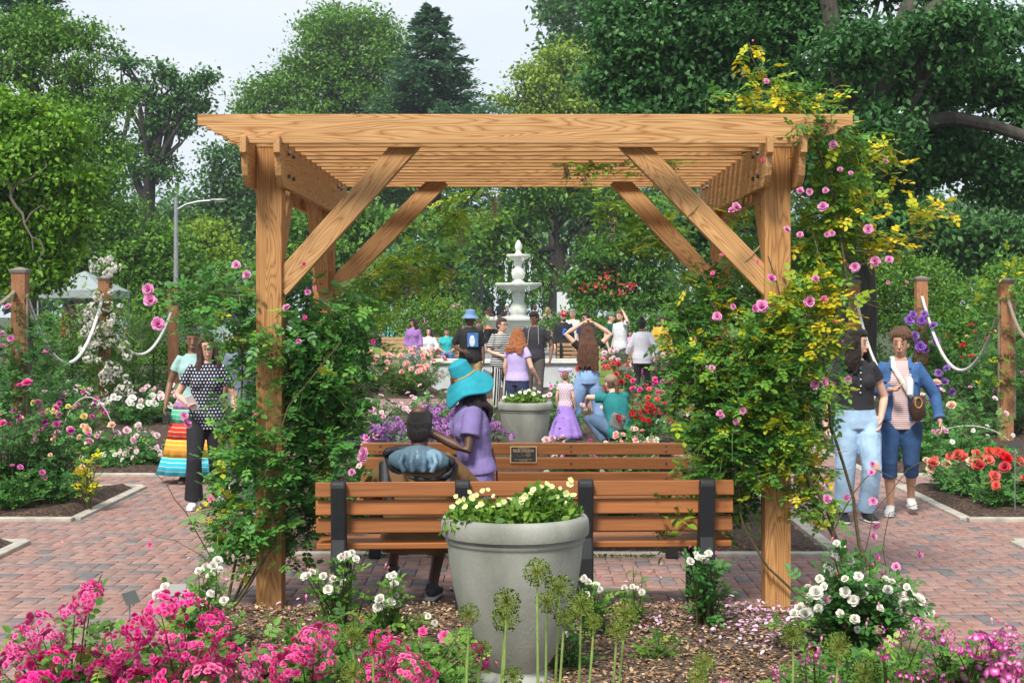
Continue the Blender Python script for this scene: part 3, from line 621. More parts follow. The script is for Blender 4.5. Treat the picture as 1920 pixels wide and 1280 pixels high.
Y=27; tree('giant_oak', 'giant dark green oak spreading over the whole upper right', (P(1612,0,Y)[0], Y, gz(Y)), .40,
 [PL(1230,60,Y,110,80), PL(1180,150,Y,80,55), PL(1290,150,Y,90,80), PL(1210,240,Y,70,50), PL(1380,60,Y,110,90), PL(1350,230,Y,90,70), PL(1450,150,Y,90,80), PL(1500,30,Y,80,70), PL(1560,230,Y,90,80), PL(1470,-60,Y,150,60), PL(1700,160,Y,90,70), PL(1760,280,Y,110,70), PL(1830,150,Y,90,60), PL(1860,60,Y,80,40), PL(1900,330,Y,90,80), PL(1700,-40,Y,110,60), PL(1660,320,Y,90,70), PL(1300,-40,Y,120,50), PL(1950,200,Y,80,90), PL(1600,100,25,70,60), PL(1560,330,25,60,70), PL(1650,250,25,60,60), PL(1780,60,25,70,60), PL(1640,420,25.5,70,50)], oakg, bark2, 4600, 48, .12, .42, 20, trunk_top=P(1600,200,Y), sub=2, shell=.5)
mb = MB(); o0 = np.array([P(1605,0,27)[0], 27, gz(27)])
def bp2(l, Y): return [P(x,y,Y)-o0 for x,y in l]
oak = [o for o in bpy.data.objects if o.name.startswith('giant_oak')][0]
mb.tube(bp2([(1605,335),(1590,260),(1570,150),(1555,60),(1540,-30)],26.2), [.30,.24,.2,.17,.14], 12)
mb.tube(bp2([(1605,330),(1630,200),(1665,110),(1690,30),(1715,-30)],26.0), [.20,.19,.17,.15,.13], 10)
mb.tube(bp2([(1690,60),(1740,20),(1800,-20)],26.0), [.15,.14,.12], 8)
mb.tube(bp2([(1610,300),(1700,232),(1780,222),(1850,235),(1920,258),(1990,280)],26.0), [.17,.14,.13,.12,.11,.10], 9)
mb.build('limb', bark2, oak)
Y=75; tree('shade_tree', 'green shade tree with a dark forked trunk behind the fountain', (P(1050,0,Y)[0], Y, gz(Y)), .42,
 [PL(960,400,Y,80,45), PL(1050,380,Y,90,45), PL(1140,390,Y,80,45), PL(900,440,Y,70,40), PL(960,480,Y,70,35), PL(1130,450,Y,60,35), PL(1200,400,Y,80,60), PL(1020,320,Y,150,60), PL(880,520,Y,60,40), PL(980,540,Y,50,25)], midg, barkd, 1100, 36, .23, .7, 21, trunk_top=P(1048,450,Y), sub=3, back=.7, shell=.4)
Y=58; tree('maple_tree', 'small dark-trunked maple left of the fountain above pink flowers', (P(778,0,Y)[0], Y, gz(Y)), .13,
 [PL(760,500,Y,60,30), PL(800,480,Y,60,35), PL(840,520,Y,45,25), PL(720,520,Y,45,30), PL(780,540,Y,70,30), PL(830,560,Y,40,18)], drkg, barkd, 420, 30, .2, .45, 22, trunk_top=P(775,560,Y))
Y=52; tree('flowering_tree', 'layered fresh green small tree with scarlet blossom right of the fountain', (P(1190,0,Y)[0], Y, gz(Y)), .11,
 [PL(1130,480,Y,55,22), PL(1190,460,Y,60,28), PL(1100,520,Y,45,20), PL(1160,520,Y,70,25), PL(1230,510,Y,50,30), PL(1120,560,Y,60,22), PL(1190,565,Y,60,22), PL(1090,545,Y,30,14), PL(1240,560,Y,40,30)], jmap, barkd, 620, 30, .16, .4, 23, trunk_top=P(1195,570,Y))
ft = [o for o in bpy.data.objects if o.name.startswith('flowering_tree')][0]; g = np.random.default_rng(4)
redb = RM('scarlet_blossom', [(0, (.42, .04, .03)), (1, (.66, .12, .07))], .6, .2)
cs = np.array([P(x, y, 50)-np.array(ft.location) for x, y in [(1108,537),(1122,532),(1130,540),(1095,540),(1158,545),(1170,537),(1180,535),(1190,537),(1165,548),(1137,512),(1140,520)]])
n = 120; pos = cs[g.integers(0, len(cs), n)]+g.normal(0, .12, (n, 3))*np.array([1.3, 1, .6]); V, Q, rn = scatter(LEAF6, pos, unit(n, g), unit(n, g), .13*(.6+.6*g.random(n)), g.random(n))
tag(link('blossom', qmesh('blossom', V, Q, redb, rn), ft), kind='stuff')
# yellowish bush behind lamp post, hedges, and the far wood
Y=62; tree('round_tree', 'small round olive-green tree behind the street lamp', (P(375,0,Y)[0], Y, gz(Y)), .15, [PL(375,440,Y,55,40), PL(350,470,Y,50,40), PL(410,470,Y,45,35)], yelg, bark, 260, 28, .2, .5, 24)
Y=50; tree('leafy_tree', 'bushy fresh green tree behind the tent at left', (P(270,0,Y)[0], Y, gz(Y)), .15, [PL(290,450,Y,70,45), PL(250,500,Y,60,50), PL(330,500,Y,60,50), PL(280,560,Y,70,45), PL(380,530,Y,60,50), PL(360,570,Y,60,30)], midg, bark, 560, 28, .18, .45, 25)
Y=66; tree('leafy_tree', 'green tree seen through the left side of the pergola', (P(600,0,Y)[0], Y, gz(Y)), .2, [PL(560,430,Y,60,50), PL(640,440,Y,70,50), PL(700,420,Y,70,55), PL(600,500,Y,80,50), PL(690,510,Y,70,45), PL(500,500,Y,60,60), PL(650,560,Y,80,35), PL(840,430,Y,60,45)], midg, barkd, 760, 28, .24, .6, 26, back=.75)
Y=44; tree('dark_shrub_tree', 'dense dark green tree right of the pergola behind the hedge', (P(1750,0,Y)[0], Y, gz(Y)), .25, [PL(1560,470,Y,70,60), PL(1700,420,Y,90,70), PL(1800,460,Y,90,80), PL(1900,470,Y,90,90), PL(1650,500,Y,80,60), PL(1480,480,Y,90,80), PL(1370,450,Y,80,70), PL(1290,430,Y,60,60)], drkg, barkd, 1150, 28, .2, .5, 27, back=.75)
# ground-hugging far wood: one mass
g = np.random.default_rng(9); lobes = []
for i in range(60):
    x = -150+i*38; lobes.append(PL(x, 455+g.uniform(-50, 30), 118+g.uniform(-6, 6), 60, 100+g.uniform(-25, 20)))
    lobes.append(PL(x+20, 555, 110+g.uniform(-5, 5), 50, 40))
V, Q, rn = crown_arrays(lobes, 4200, 22, .6, 1.5, g, LEAF4, back=.95)
tag(link('far_wood', qmesh('far_wood', V, Q, drkg, rn)), 'dark wood closing the view behind the garden', None, None, 'stuff')
def hedge(label, lobes, mat, seed, ncl, per=34, leaf=.055, cr_=.16, name='hedge', cat='hedge', group=None):
    g = np.random.default_rng(seed); V, Q, rn = crown_arrays(lobes, ncl, per, leaf, cr_, g, LEAF4, flat=.9, back=.6, shell=.8)
    b = np.array([np.mean([l[0] for l in lobes]), np.mean([l[1] for l in lobes]), .0]); r = empty(name, b, label, cat, group)
    link('foliage', qmesh('foliage', V-b, Q, mat, rn), r); mb = MB()
    for l in lobes:
        mb.tube([(l[0]-b[0], l[1]-b[1], 0), (l[0]-b[0], l[1]-b[1], l[2])], [.03, .015], 6)
    mb.build('stem', bark, r); return r
Y=30; hedge('clipped boxwood hedge behind the left rope posts', [PL(x,645+10*math.sin(x),Y,46,50,.5) for x in range(60,420,38)]+[PL(x,700,Y,46,50,.5) for x in range(60,420,38)], midg, 31, 1100)
Y=34; hedge('tall dense evergreen hedge behind the right rope posts', [PL(1600,560,Y,60,70,.8), PL(1680,540,Y,55,65,.8), PL(1640,640,Y,80,80,.8), PL(1740,600,Y,60,80,.8), PL(1530,600,Y,60,80,.8), PL(1740,530,Y,45,45,.8)], midg, 32, 1100, leaf=.075, cr_=.2)
Y=26; hedge('loose flowering shrub with tiny red blooms at the far right', [PL(1820,590,Y,70,60,.7), PL(1900,560,Y,60,70,.7), PL(1850,660,Y,80,60,.7), PL(1760,650,Y,45,60,.7), PL(1900,740,Y,60,60,.7), PL(1800,730,Y,60,50,.7)], midg, 33, 900, leaf=.07, cr_=.2, name='flowering_shrub', cat='shrub')
Y=44; hedge('low rounded shrubs behind the standing visitors right of the fountain', [PL(x,615,Y,40,28,.6) for x in range(1050,1300,40)], jmap, 34, 420, leaf=.09, cr_=.25, name='shrub', cat='shrub')
Y=46; hedge('leafy shrub below the maple left of the fountain', [PL(x,600,Y,42,30,.6) for x in range(640,880,45)], midg, 35, 420, leaf=.09, cr_=.25, name='shrub', cat='shrub')
# ---------------------------------------------------------------- flowers
def petal(az, tilt, ln, wd, curl, z0=0, cup=.25, g=None, rj=0):
    V = []; T = []
    w3 = (.28, 1.0, .72)
    for i, t in enumerate((0, .55, 1)):
        a = tilt+curl*t; rr = ln*t*math.cos(R(tilt+curl*t*.5)); zz = ln*t*math.sin(R(tilt+curl*t*.5))+z0
        for s in (-1, 0, 1):
            y = s*wd*.5*w3[i]; z = zz+abs(s)*cup*wd*.4*w3[i]; x = rr*(1-.10*abs(s) if i == 2 else 1)
            V.append((x*math.cos(az)-y*math.sin(az), x*math.sin(az)+y*math.cos(az), z)); T.append(min(1, max(0, t+rj)))
    Q = [(j*3+k, j*3+k+1, (j+1)*3+k+1, (j+1)*3+k) for j in range(2) for k in range(2)]
    return np.array(V), np.array(Q), np.array(T)
def bloom(rings, seed=0, stamen=0):
    g = np.random.default_rng(seed); ps = []
    for (n, tilt, ln, wd, curl, z0) in rings:
        a0 = g.uniform(0, 6.28)
        for i in range(n): ps.append(petal(a0+i*6.283/n+g.normal(0, .08), tilt+g.normal(0, 5), ln*g.uniform(.9, 1.1), wd, curl, z0, .25, g, g.normal(0, .08)))
    for i in range(stamen):
        a = g.uniform(0, 6.28); r_ = g.uniform(.02, .16); p = np.array([math.cos(a)*r_, math.sin(a)*r_, .12]); s = .035
        V = np.array([p+(s, 0, 0), p+(0, s, 0), p+(-s, 0, 0), p+(0, -s, 0)]); ps.append((V, np.array([(0, 1, 2, 3)]), np.full(4, -1.)))
    return merge(ps)
DOUBLE = [bloom([(6, 8, 1, .95, -8, 0), (6, 28, .9, .85, 5, .02), (5, 50, .72, .7, 12, .04), (5, 66, .52, .52, 20, .06), (4, 80, .38, .4, 20, .08)], s) for s in range(3)]
SEMI = [bloom([(6, 5, 1, .9, -12, 0), (6, 28, .8, .75, 5, .02), (4, 55, .5, .5, 10, .05)], s+10, 8) for s in range(3)]
SINGLE = [bloom([(5, 14, 1, 1.05, -6, 0)], s+20, 14) for s in range(3)]
LOW = [bloom([(5, 12, 1, 1.0, 0, 0), (4, 50, .7, .8, 15, .03)], s+30) for s in range(2)]
def cluster(base, n, r, seed, dome=.8):
    g = np.random.default_rng(seed); ps = []
    for i in range(n):
        u = unit(1, g)[0]; u[2] = abs(u[2])*1.1-.25; u /= np.linalg.norm(u); p = u*np.array([1, 1, dome])*g.uniform(.72, 1.02)
        V, Q, T = base[g.integers(0, len(base))]; d = unit(1, g)*.5; Fm = frames(np.cross(u[None], d+np.array([[.3, .2, .1]])), u[None])[0]
        ps.append(((V @ Fm.T)*r*g.uniform(.75, 1.15)+p, Q, T)); e_ = np.array([.004, .004, 0]); ps.append((np.array([-e_, e_, p+e_, p-e_]), np.array([(0, 1, 2, 3)]), np.zeros(4)))
    return merge(ps)
def fmesh(name, arr, mat): return [qmesh(name, V, Q, mat, T, smooth=True) for V, Q, T in arr]
def fm(name, c0, c1, c2=None, st=None):
    s = [(0, c0), (.5, c1), (1, c2 or c1)]
    if st: s = [(0, st), (.02, c0), (.5, c1), (1, c2 or c1)]
    return RM(name, s, .55, .25, .2, vary=.13)
hotpink = fm('hot_pink_petal', (.60, .006, .15), (.85, .018, .28), (.92, .16, .50)); midpink = fm('pink_petal_two_tone', (.50, .05, .26), (.80, .22, .52), (.86, .42, .66))
palep = fm('pale_pink_petal', (.75, .35, .42), (.86, .55, .62), (.88, .70, .74)); salmon = fm('salmon_petal', (.85, .26, .24), (.90, .42, .38), (.90, .55, .50))
creamw = fm('cream_white_petal', (.72, .58, .34), (.82, .78, .66), (.86, .85, .80)); whitep = fm('white_petal', (.75, .66, .40), (.84, .82, .76), (.86, .85, .82), st=(.62, .36, .05))
magw = fm('magenta_white_petal', (.86, .80, .82), (.72, .16, .50), (.52, .015, .26), st=(.75, .5, .08)); coral = fm('coral_petal', (.82, .36, .18), (.82, .20, .13), (.78, .10, .09))
redp = fm('red_petal', (.32, .0, .01), (.60, .01, .02), (.70, .03, .04)); peach = fm('peach_petal', (.90, .35, .12), (.90, .52, .32), (.88, .68, .52)); yelp = fm('yellow_petal', (.80, .55, .03), (.86, .68, .10), (.88, .78, .30))
ramb = fm('rambler_petal', (.74, .66, .42), (.85, .83, .76), (.87, .86, .82))
lilac = fm('lilac_petal', (.30, .06, .34), (.50, .18, .55), (.64, .34, .70)); purp = fm('purple_petal', (.14, .04, .30), (.22, .07, .42), (.35, .15, .55)); magp = fm('magenta_petal', (.40, .01, .20), (.62, .03, .36), (.70, .10, .46))
def fset(col, kind='d'):
    key = (col.name, kind)
    if key not in FS:
        src = {'d': DOUBLE, 's': SEMI, '5': SINGLE, 'l': LOW, 'c': [cluster(SEMI, 34, .215, k) for k in range(3)] if kind == 'c' else None, 'k': [cluster(LOW, 12, .34, k+5) for k in range(3)] if kind == 'k' else None, 'v': [cluster(SINGLE, 18, .34, k+9) for k in range(2)] if kind == 'v' else None}[kind]
        FS[key] = fmesh('flower_cluster' if kind in 'ckv' else 'flower', src, col)
    return FS[key]
FS = {}
roseg = green('rose_leaves', (.03, .105, .025), (.06, .20, .036), (.12, .31, .05), (.22, .42, .06), trans=.25)
roseg2 = green('rose_leaves_light', (.04, .11, .016), (.09, .20, .025), (.17, .31, .035), (.45, .45, .03), trans=.3)
yvine = RM('yellowing_rose_leaves', [(0, (.035, .12, .025)), (.35, (.08, .24, .035)), (.60, (.17, .35, .04)), (.74, (.42, .48, .02)), (1, (.75, .58, .02))], .5, .3)
vineg = RM('climbing_rose_leaves', [(0, (.03, .12, .03)), (.4, (.07, .23, .04)), (.75, (.13, .33, .055)), (.93, (.22, .44, .06)), (.97, (.5, .48, .03)), (1, (.55, .5, .03))], .45, .25)
def put(root, g, meshes, p, r_, up=None, name=None):
    me = meshes[int(g.integers(0, len(meshes)))]; u = Vector(up if up is not None else (0, 0, 1)); q = u.to_track_quat('Z', 'Y')
    e = (q.to_matrix() @ Matrix.Rotation(g.uniform(0, 6.28), 3, 'Z')).to_euler()
    return link(name or me.name.split('.')[0], me, root, p, e, (r_, r_, r_))
def curve(a, b_, bulge, n=6):
    t = np.linspace(0, 1, n)[:, None]; m = (np.array(a)+np.array(b_))/2+np.array(bulge)
    return (1-t)**2*np.array(a)+2*t*(1-t)*m+t*t*np.array(b_)
def leafy(paths, g, step, t0=.3, out=.5):
    """leaf attachment points along stems"""
    ps, ds, ns = [], [], []
    for pts in paths:
        seg = np.linalg.norm(np.diff(pts, axis=0), axis=1); L_ = seg.sum(); cum = np.concatenate([[0], np.cumsum(seg)])/max(L_, 1e-6)
        k = max(1, int(L_*(1-t0)/step)); t = t0+(1-t0)*(np.arange(k)+g.random(k)*.7)/k
        p = np.stack([np.interp(t, cum, pts[:, j]) for j in range(3)], 1)
        ax = pts[-1]-pts[0]; ax = ax/max(np.linalg.norm(ax), 1e-6)
        d = unit(k, g)*np.array([1, 1, .6])+ax*.25+np.array([0, 0, .1]); ps.append(p); ds.append(d); ns.append(unit(k, g)*.45+np.array([0, -.25, 1.0]))
    return np.vstack(ps), np.vstack(ds), np.vstack(ns)
SEED = [100]
BUD = []
def bush(label, X, Y, h, r, fl=None, flist=None, nfl=10, fr=.04, extra=22, step=.05, ls=.10, lm=None, tpl=COMP5, name='rose_bush', cat='rose bush', group=None, z0=.03, stemr=.004, ups=None, low=.3, tone=0):
    SEED[0] += 1; g = np.random.default_rng(SEED[0]); lm = lm or roseg
    root = empty(name, (X, Y, z0), label, cat, group); mb = MB(); paths = []
    def rp(k=1.):
        a = g.uniform(0, 6.283); q = g.random()**.5*k; return np.array([r*q*math.cos(a), r*q*math.sin(a), h*(1-.35*q*q)*g.uniform(.78, 1)])
    fpos = [np.array(p)-np.array([X, Y, z0]) for p, _ in flist] if flist else [rp() for _ in range(nfl)]
    frs = [q for _, q in flist] if flist else [fr*g.uniform(.75, 1.2) for _ in range(nfl)]
    for p in fpos+[rp(1.05)*np.array([1, 1, g.uniform(low, .95)]) for _ in range(extra)]:
        st = np.array([p[0]*.15+g.normal(0, .03), p[1]*.15+g.normal(0, .03), -.02]); c = curve(st, p, (-p[0]*.15, -p[1]*.15, .1*h)); mb.tube(c, [stemr*(1.5-q) for q in np.linspace(0, 1, 6)], 4); paths.append(c)
        if g.random() < .7:
            a = c[int(g.integers(2, 5))]; b_ = a+unit(1, g)[0]*np.array([.3, .3, .2])*max(r, .2)+np.array([0, 0, .06*h]); c2 = curve(a, b_, (0, 0, .03)); mb.tube(c2, [stemr*(.8-.4*q) for q in np.linspace(0, 1, 6)], 3); paths.append(c2)
    p, d, n = leafy(paths, g, step, .22); k = len(p)
    V, Q, rn = scatter(tpl, p, d, n, ls*(.7+.6*g.random(k)), np.clip(g.normal(.45+tone, .22, k), 0, 1))
    link('foliage', qmesh('foliage', V, Q, lm, rn), root)
    mb.build('stem', gstem if h < .5 else canem, root)
    if fl and flist:
        for p, q in list(zip(fpos, frs))[::2]: put(root, g, BUD, np.array(p)+g.normal(0, 1, 3)*q*1.6+np.array([0, 0, q*.6]), .011, g.normal(0, .3, 3)+np.array([0, 0, 1]), 'bud')
    if fl:
        for p, q in list(zip(fpos, frs))[:80]:
            put(root, g, fl, p, q, (p[0]*.8+g.normal(0, .25), p[1]*.5-.45+g.normal(0, .25), .75*h+.1))
    return root
def FL(lst, Y, jit=.0):
    return [(P(x, y, Y+ (((i*37) % 11)/11-.5)*jit), rp*(.86 if rp < 20 else .94)*Y/F) for i, (x, y, rp) in enumerate(lst)]
def gx(x, Y): return P(x, 0, Y)[0]
# --- climbing roses on the pergola
def vine(label, lobes, nsh, step, ls, lm, canes, fl, name='climbing_rose', cat='climbing rose', base=None, seed=1, shl=(.25, .55), tpl=COMP5, group=None, tonef=None, petr=None, weep=0.25, cmat=None, buds=0):
    g = np.random.default_rng(seed); base = np.array(base if base is not None else lobes[0][:3]); root = empty(name, base, label, cat, group)
    mb = MB(); paths = []; tones = []
    vol = np.array([l[3]*l[5] for l in lobes]); vol = vol/vol.sum()
    for li, l in enumerate(lobes):
        for _ in range(max(2, int(nsh*vol[li]))):
            u = unit(1, g)[0]*g.random()**.45; a = np.array(l[:3])-base+u*np.array(l[3:6])*.85; dr = u*np.array([1, .6, .8])+g.normal(0, .6, 3)*np.array([1, .6, .7]); dr /= np.linalg.norm(dr)+1e-6
            L_ = g.uniform(*shl)*min(1., l[3]*2.2+.12); b_ = a+dr*L_+np.array([0, 0, -weep*L_])
            c = curve(a, b_, (0, 0, .2*L_)); mb.tube(c, [.003, .0028, .0025, .002, .0016, .0012], 3); paths.append(c); tones.append(l[6] if len(l) > 6 else .4)
    P_, D_, N_, T_ = [], [], [], []
    for c, tn in zip(paths, tones):
        p, d, n = leafy([c], g, step, .0); P_.append(p); D_.append(d); N_.append(n); T_.append(np.clip(g.normal(tn, .17, 1)+g.normal(0, .14, len(p)), 0, 1))
    p = np.vstack(P_); V, Q, rn = scatter(tpl, p, np.vstack(D_), np.vstack(N_), ls*(.65+.6*g.random(len(p))), np.concatenate(T_))
    link('foliage', qmesh('foliage', V, Q, lm, rn), root); mb.build('vine', gstem, root)
    for (pts, r0, r1) in canes:
        q = [np.array(a)-base for a in pts]; m = MB(); qq = []
        for i in range(len(q)-1):
            for t in (0, .5): qq.append(q[i]*(1-t)+q[i+1]*t+g.normal(0, .006, 3))
        qq.append(q[-1]); m.tube(qq, list(np.linspace(r0, r1, len(qq))), 6); m.build('cane', cmat or canem, root)
    for p, q, me in fl: put(root, g, me, np.array(p)-base, q, g.normal(0, .35, 3)+np.array([0, -.9, .35]))
    if buds:
        for _ in range(buds): l = lobes[int(g.integers(0, len(lobes)))]; put(root, g, BUD, np.array(l[:3])-base+unit(1, g)[0]*np.array(l[3:6])*np.array([.9, 1, .9])*np.sign([1, 1, 1])+np.array([0, -.04, 0]), .014, g.normal(0, .6, 3)+np.array([0, 0, .8]), 'bud')
    return root
def VL(x, y, Y, rx, ry, rd=.3, tone=.4): return PL(x, y, Y, rx, ry, rd)+(tone,)
_b = MB(); _b.lathe([(.001, -1.6), (.10, -1.5), (.12, -.6), (.42, -.3), (.5, .1), (.38, .6), (.12, 1.0), (.001, 1.1)], 8); BUD = [_b.mesh('bud', RM('rose_bud', [(0, (.75, .06, .22)), (1, (.75, .06, .22))], .6, .1, vary=.4))]
dp = fset(midpink); ds_ = fset(midpink, 's'); hp = fset(hotpink, 's')
def FV(lst, Y, dflt): return [(P(x, y, Y), rr*.84*Y/F, m or dflt) for x, y, rr, m in lst]
Y = 9.35
LL = [VL(420,560,Y,90,45,.3,.5), VL(350,550,Y,50,30,.25,.5), VL(490,630,Y,60,60,.3), VL(560,580,9.5,70,60), VL(640,620,9.5,70,70), VL(590,690,9.5,100,80), VL(470,700,9.5,34,60,.22,.5), VL(560,800,9.5,90,80,.3,.45), VL(620,760,9.6,60,90,.3,.42), VL(468,790,9.3,34,60,.2,.75), VL(462,880,9.3,50,70,.25,.5), VL(560,900,9.45,80,70,.3,.35), VL(440,960,9.2,45,60,.25,.8), VL(490,1000,9.3,70,50,.3,.45), VL(600,960,9.4,40,60,.2,.35), VL(500,850,8.96,60,90,.1,.45), VL(520,640,8.96,40,60,.08,.5), VL(480,980,8.96,60,50,.1,.5), VL(440,760,9.1,38,90,.2,.5), VL(425,860,9.1,35,50,.15,.8), VL(430,960,9.1,42,60,.2,.6), VL(400,1010,9.1,30,40,.1,.55), VL(610,860,9.2,50,90,.2,.4), VL(580,700,9.2,80,70,.2,.45), VL(650,590,9.3,50,40,.2,.5)]
cn = lambda l, Y: [P(x, y, Y) for x, y in l]
vine('climbing rose with pink blooms wrapping the left front post of the pergola', LL, 1100, .034, .11, vineg,
 [(cn([(430,1140),(455,1085),(480,1020),(460,900),(450,780),(455,660),(430,580)], 9.3), .011, .005), (cn([(432,1145),(480,1070),(560,1000),(640,930),(620,800),(600,650)], 9.3), .010, .004),
  (cn([(425,1135),(450,1000),(510,860),(590,760),(560,620),(470,560),(380,545)], 9.2), .010, .004), (cn([(428,1150),(470,1090),(520,1010),(500,900),(540,760),(640,640)], 8.95), .012, .004), (cn([(420,1130),(400,1050),(345,960),(310,910),(265,860)], 9.0), .005, .0015), (cn([(400,1060),(360,1030),(330,1015),(280,1000)], 8.9), .003, .0015)],
 FV([(443,497,11,None),(463,515,11,None),(278,542,15,None),(281,563,16,None),(296,608,17,None),(350,795,13,None),(345,780,11,None),(577,548,8,None),(537,577,10,None),(572,595,5,hp),(683,847,13,None),(678,860,12,None),(620,993,12,None),(590,540,5,hp),(570,495,5,hp),(281,1020,6,hp),(700,640,6,hp),(660,885,9,None),(560,640,7,None),(630,1010,8,None),(395,935,5,hp)], 8.95, dp), base=P(430,1140,9.3), seed=3, shl=(.15, .34), buds=26)
Y = 9.4
RL = [VL(1408,98,9.1,18,25,.12,.85), VL(1420,150,9.1,35,25,.2,.75), VL(1450,185,9.2,70,28,.3,.7), VL(1345,192,9.2,40,10,.15,.6), VL(1520,195,9.2,60,28,.3,.55), VL(1545,235,8.85,50,25,.15,.45), VL(1570,275,9.2,70,45,.3,.5), VL(1640,300,9.2,40,40,.25,.78), VL(1560,340,9.2,55,50,.3,.5), VL(1600,370,9.1,45,40,.25,.66), VL(1540,410,9.2,50,50,.3,.5), VL(1740,395,9.0,45,22,.15,.95), VL(1580,430,9.1,45,35,.25,.6), VL(1525,490,9.2,60,50,.3,.55), VL(1590,470,9.2,45,25,.25,.65), VL(1550,550,9.1,45,50,.3,.68), VL(1515,600,9.0,55,55,.3,.85), VL(1545,640,9.1,32,45,.25,.6), VL(1430,600,9.4,80,70,.35,.45), VL(1340,545,9.5,75,45,.3,.36), VL(1310,610,9.4,55,60,.3,.40), VL(1350,680,9.3,90,70,.35,.40), VL(1290,700,9.3,40,70,.25,.36), VL(1420,680,9.0,60,60,.15,.42), VL(1400,800,9.0,80,60,.15,.4), VL(1330,850,9.2,50,50,.2,.36), VL(1470,690,9.1,90,60,.35,.5), VL(1508,740,9.1,42,65,.25,.38), VL(1410,770,9.3,100,60,.35,.34), VL(1340,790,9.5,60,60,.3,.3), VL(1482,820,9.1,64,55,.3,.55), VL(1400,860,9.3,60,50,.3,.38), VL(1515,880,9.1,38,60,.2,.65), VL(1350,900,9.4,60,60,.25,.3), VL(1460,760,8.96,50,110,.1,.4), VL(1450,640,8.96,50,60,.1,.55), VL(1440,870,8.98,50,50,.1,.4), VL(1490,560,8.96,45,40,.1,.55), VL(1500,920,9.1,50,35,.25,.6), VL(1532,950,9.0,34,45,.2,.5), VL(1380,950,9.5,45,50,.2,.35), VL(1395,420,9.8,35,55,.2,.45), VL(1650,450,9.1,60,20,.2,.85)]
vine('huge climbing rose with pink blooms and yellow leaves covering the right side of the pergola', RL, 2100, .034, .105, yvine,
 [(cn([(1640,1130),(1600,1060),(1560,1000),(1520,930),(1500,820),(1520,700),(1590,520),(1560,350),(1500,210),(1420,130),(1405,80)], 9.0), .014, .003), (cn([(1640,1125),(1570,1010),(1540,940),(1490,850),(1400,700),(1330,560)], 8.95), .011, .004),
  (cn([(1650,1120),(1610,1020),(1600,930),(1560,800),(1540,640),(1470,590),(1440,480)], 9.0), .013, .004), (cn([(1655,1120),(1580,1050),(1560,1000),(1600,920),(1640,880),(1730,920)], 8.9), .007, .002), (cn([(1655,1130),(1660,1060),(1655,1000),(1665,960),(1700,950),(1740,940)], 8.8), .004, .0015),
  (cn([(1500,1120),(1440,1060),(1395,990),(1385,930),(1380,850)], 9.0), .009, .006), (cn([(1600,470),(1660,470),(1720,440),(1770,400),(1800,370)], 9.0), .004, .0015), (cn([(1480,420),(1540,400),(1620,330),(1680,290)], 9.1), .005, .002), (cn([(1610,500),(1660,480),(1720,470),(1720,455)], 9.0), .003, .0015), (cn([(1590,560),(1660,580),(1700,530)], 9.0), .003, .0015), (cn([(1640,1120),(1620,1050),(1640,960),(1700,880),(1740,860)], 8.85), .004, .0015)],
 FV([(1528,252,9,None),(1562,272,12,None),(1437,153,7,None),(1660,303,8,None),(1543,388,13,None),(1518,360,9,None),(1548,357,8,None),(1500,358,9,None),(1575,318,7,None),(1595,325,6,None),(1628,430,12,None),(1603,501,12,None),(1641,490,13,None),(1667,487,10,None),(1446,522,12,None),(1345,593,12,None),(1428,575,16,None),(1415,578,10,None),(1517,566,14,None),(1529,523,10,None),(1530,720,14,None),(1545,716,12,None),(1335,690,8,None),(1430,300,5,hp),(1353,478,5,hp),(1420,490,5,hp),(1336,512,6,hp),(1550,935,12,None),(1587,932,10,None),(1637,940,11,None),(1634,886,9,None),(1643,985,11,None),(1637,1005,11,None),(1723,1038,12,None),(1680,1062,11,None),(1668,1078,9,None),(1590,710,9,None),(1393,770,9,None),(1352,778,9,None),(1380,388,12,None),(1372,395,9,None),(1328,925,13,None),(1375,575,7,None),(1550,440,7,None),(1475,430,9,None),(1500,440,8,None),(1560,438,8,None),(1350,775,9,None),(1700,530,5,None),(1665,530,5,None),(1636,870,7,None),(1645,1045,8,None),(1380,790,8,None),(1545,560,8,hp),(1470,690,6,None)], 8.85, dp), base=P(1640,1130,9.0), seed=4, shl=(.13, .32), buds=48)
# wisteria hanging inside the roof
wist = green('wisteria_leaves', (.10, .22, .02), (.22, .40, .03), (.38, .54, .05), (.62, .62, .07), trans=.4)
racm = RM('faded_wisteria_blossom', [(0, (.28, .22, .08)), (.5, (.50, .42, .22)), (1, (.42, .32, .48))], .7, .2)
def wisteria(label, lobes, rac, canes, seed, nsh=26):
    r = vine(label, lobes, nsh, .055, .20, wist, canes, [], 'wisteria_vine', 'wisteria', seed=seed, shl=(.2, .4), tpl=WIST, weep=.5)
    g = np.random.default_rng(seed); b0 = np.array(r.location)
    for (x, y0, y1, w_, Y) in rac:
        a = P(x, y0, Y)-b0; L_ = (y1-y0)*Y/F; n = 110; t = g.random(n); pos = a+np.stack([g.normal(0, 1, n)*w_*Y/F*.45*(1-.5*t), g.normal(0, 1, n)*w_*Y/F*.45*(1-.5*t), -t*L_], 1)
        V, Q, rn = scatter(LEAF6, pos, unit(n, g), unit(n, g), .022*(.7+.6*g.random(n)), np.clip(t*.6+g.random(n)*.4, 0, 1))
        o = link('blossom', qmesh('blossom', V-np.tile(a, (len(V), 1)), Q, racm, rn), r, a)
wisteria('wisteria spray hanging from the roof slats left of the right brace', [VL(1090,290,10.2,35,14,.15,.5), VL(1130,300,10.2,30,14,.15,.5)], [(1062,292,335,14,10.2),(1095,290,345,18,10.2)], [], 41, 14)
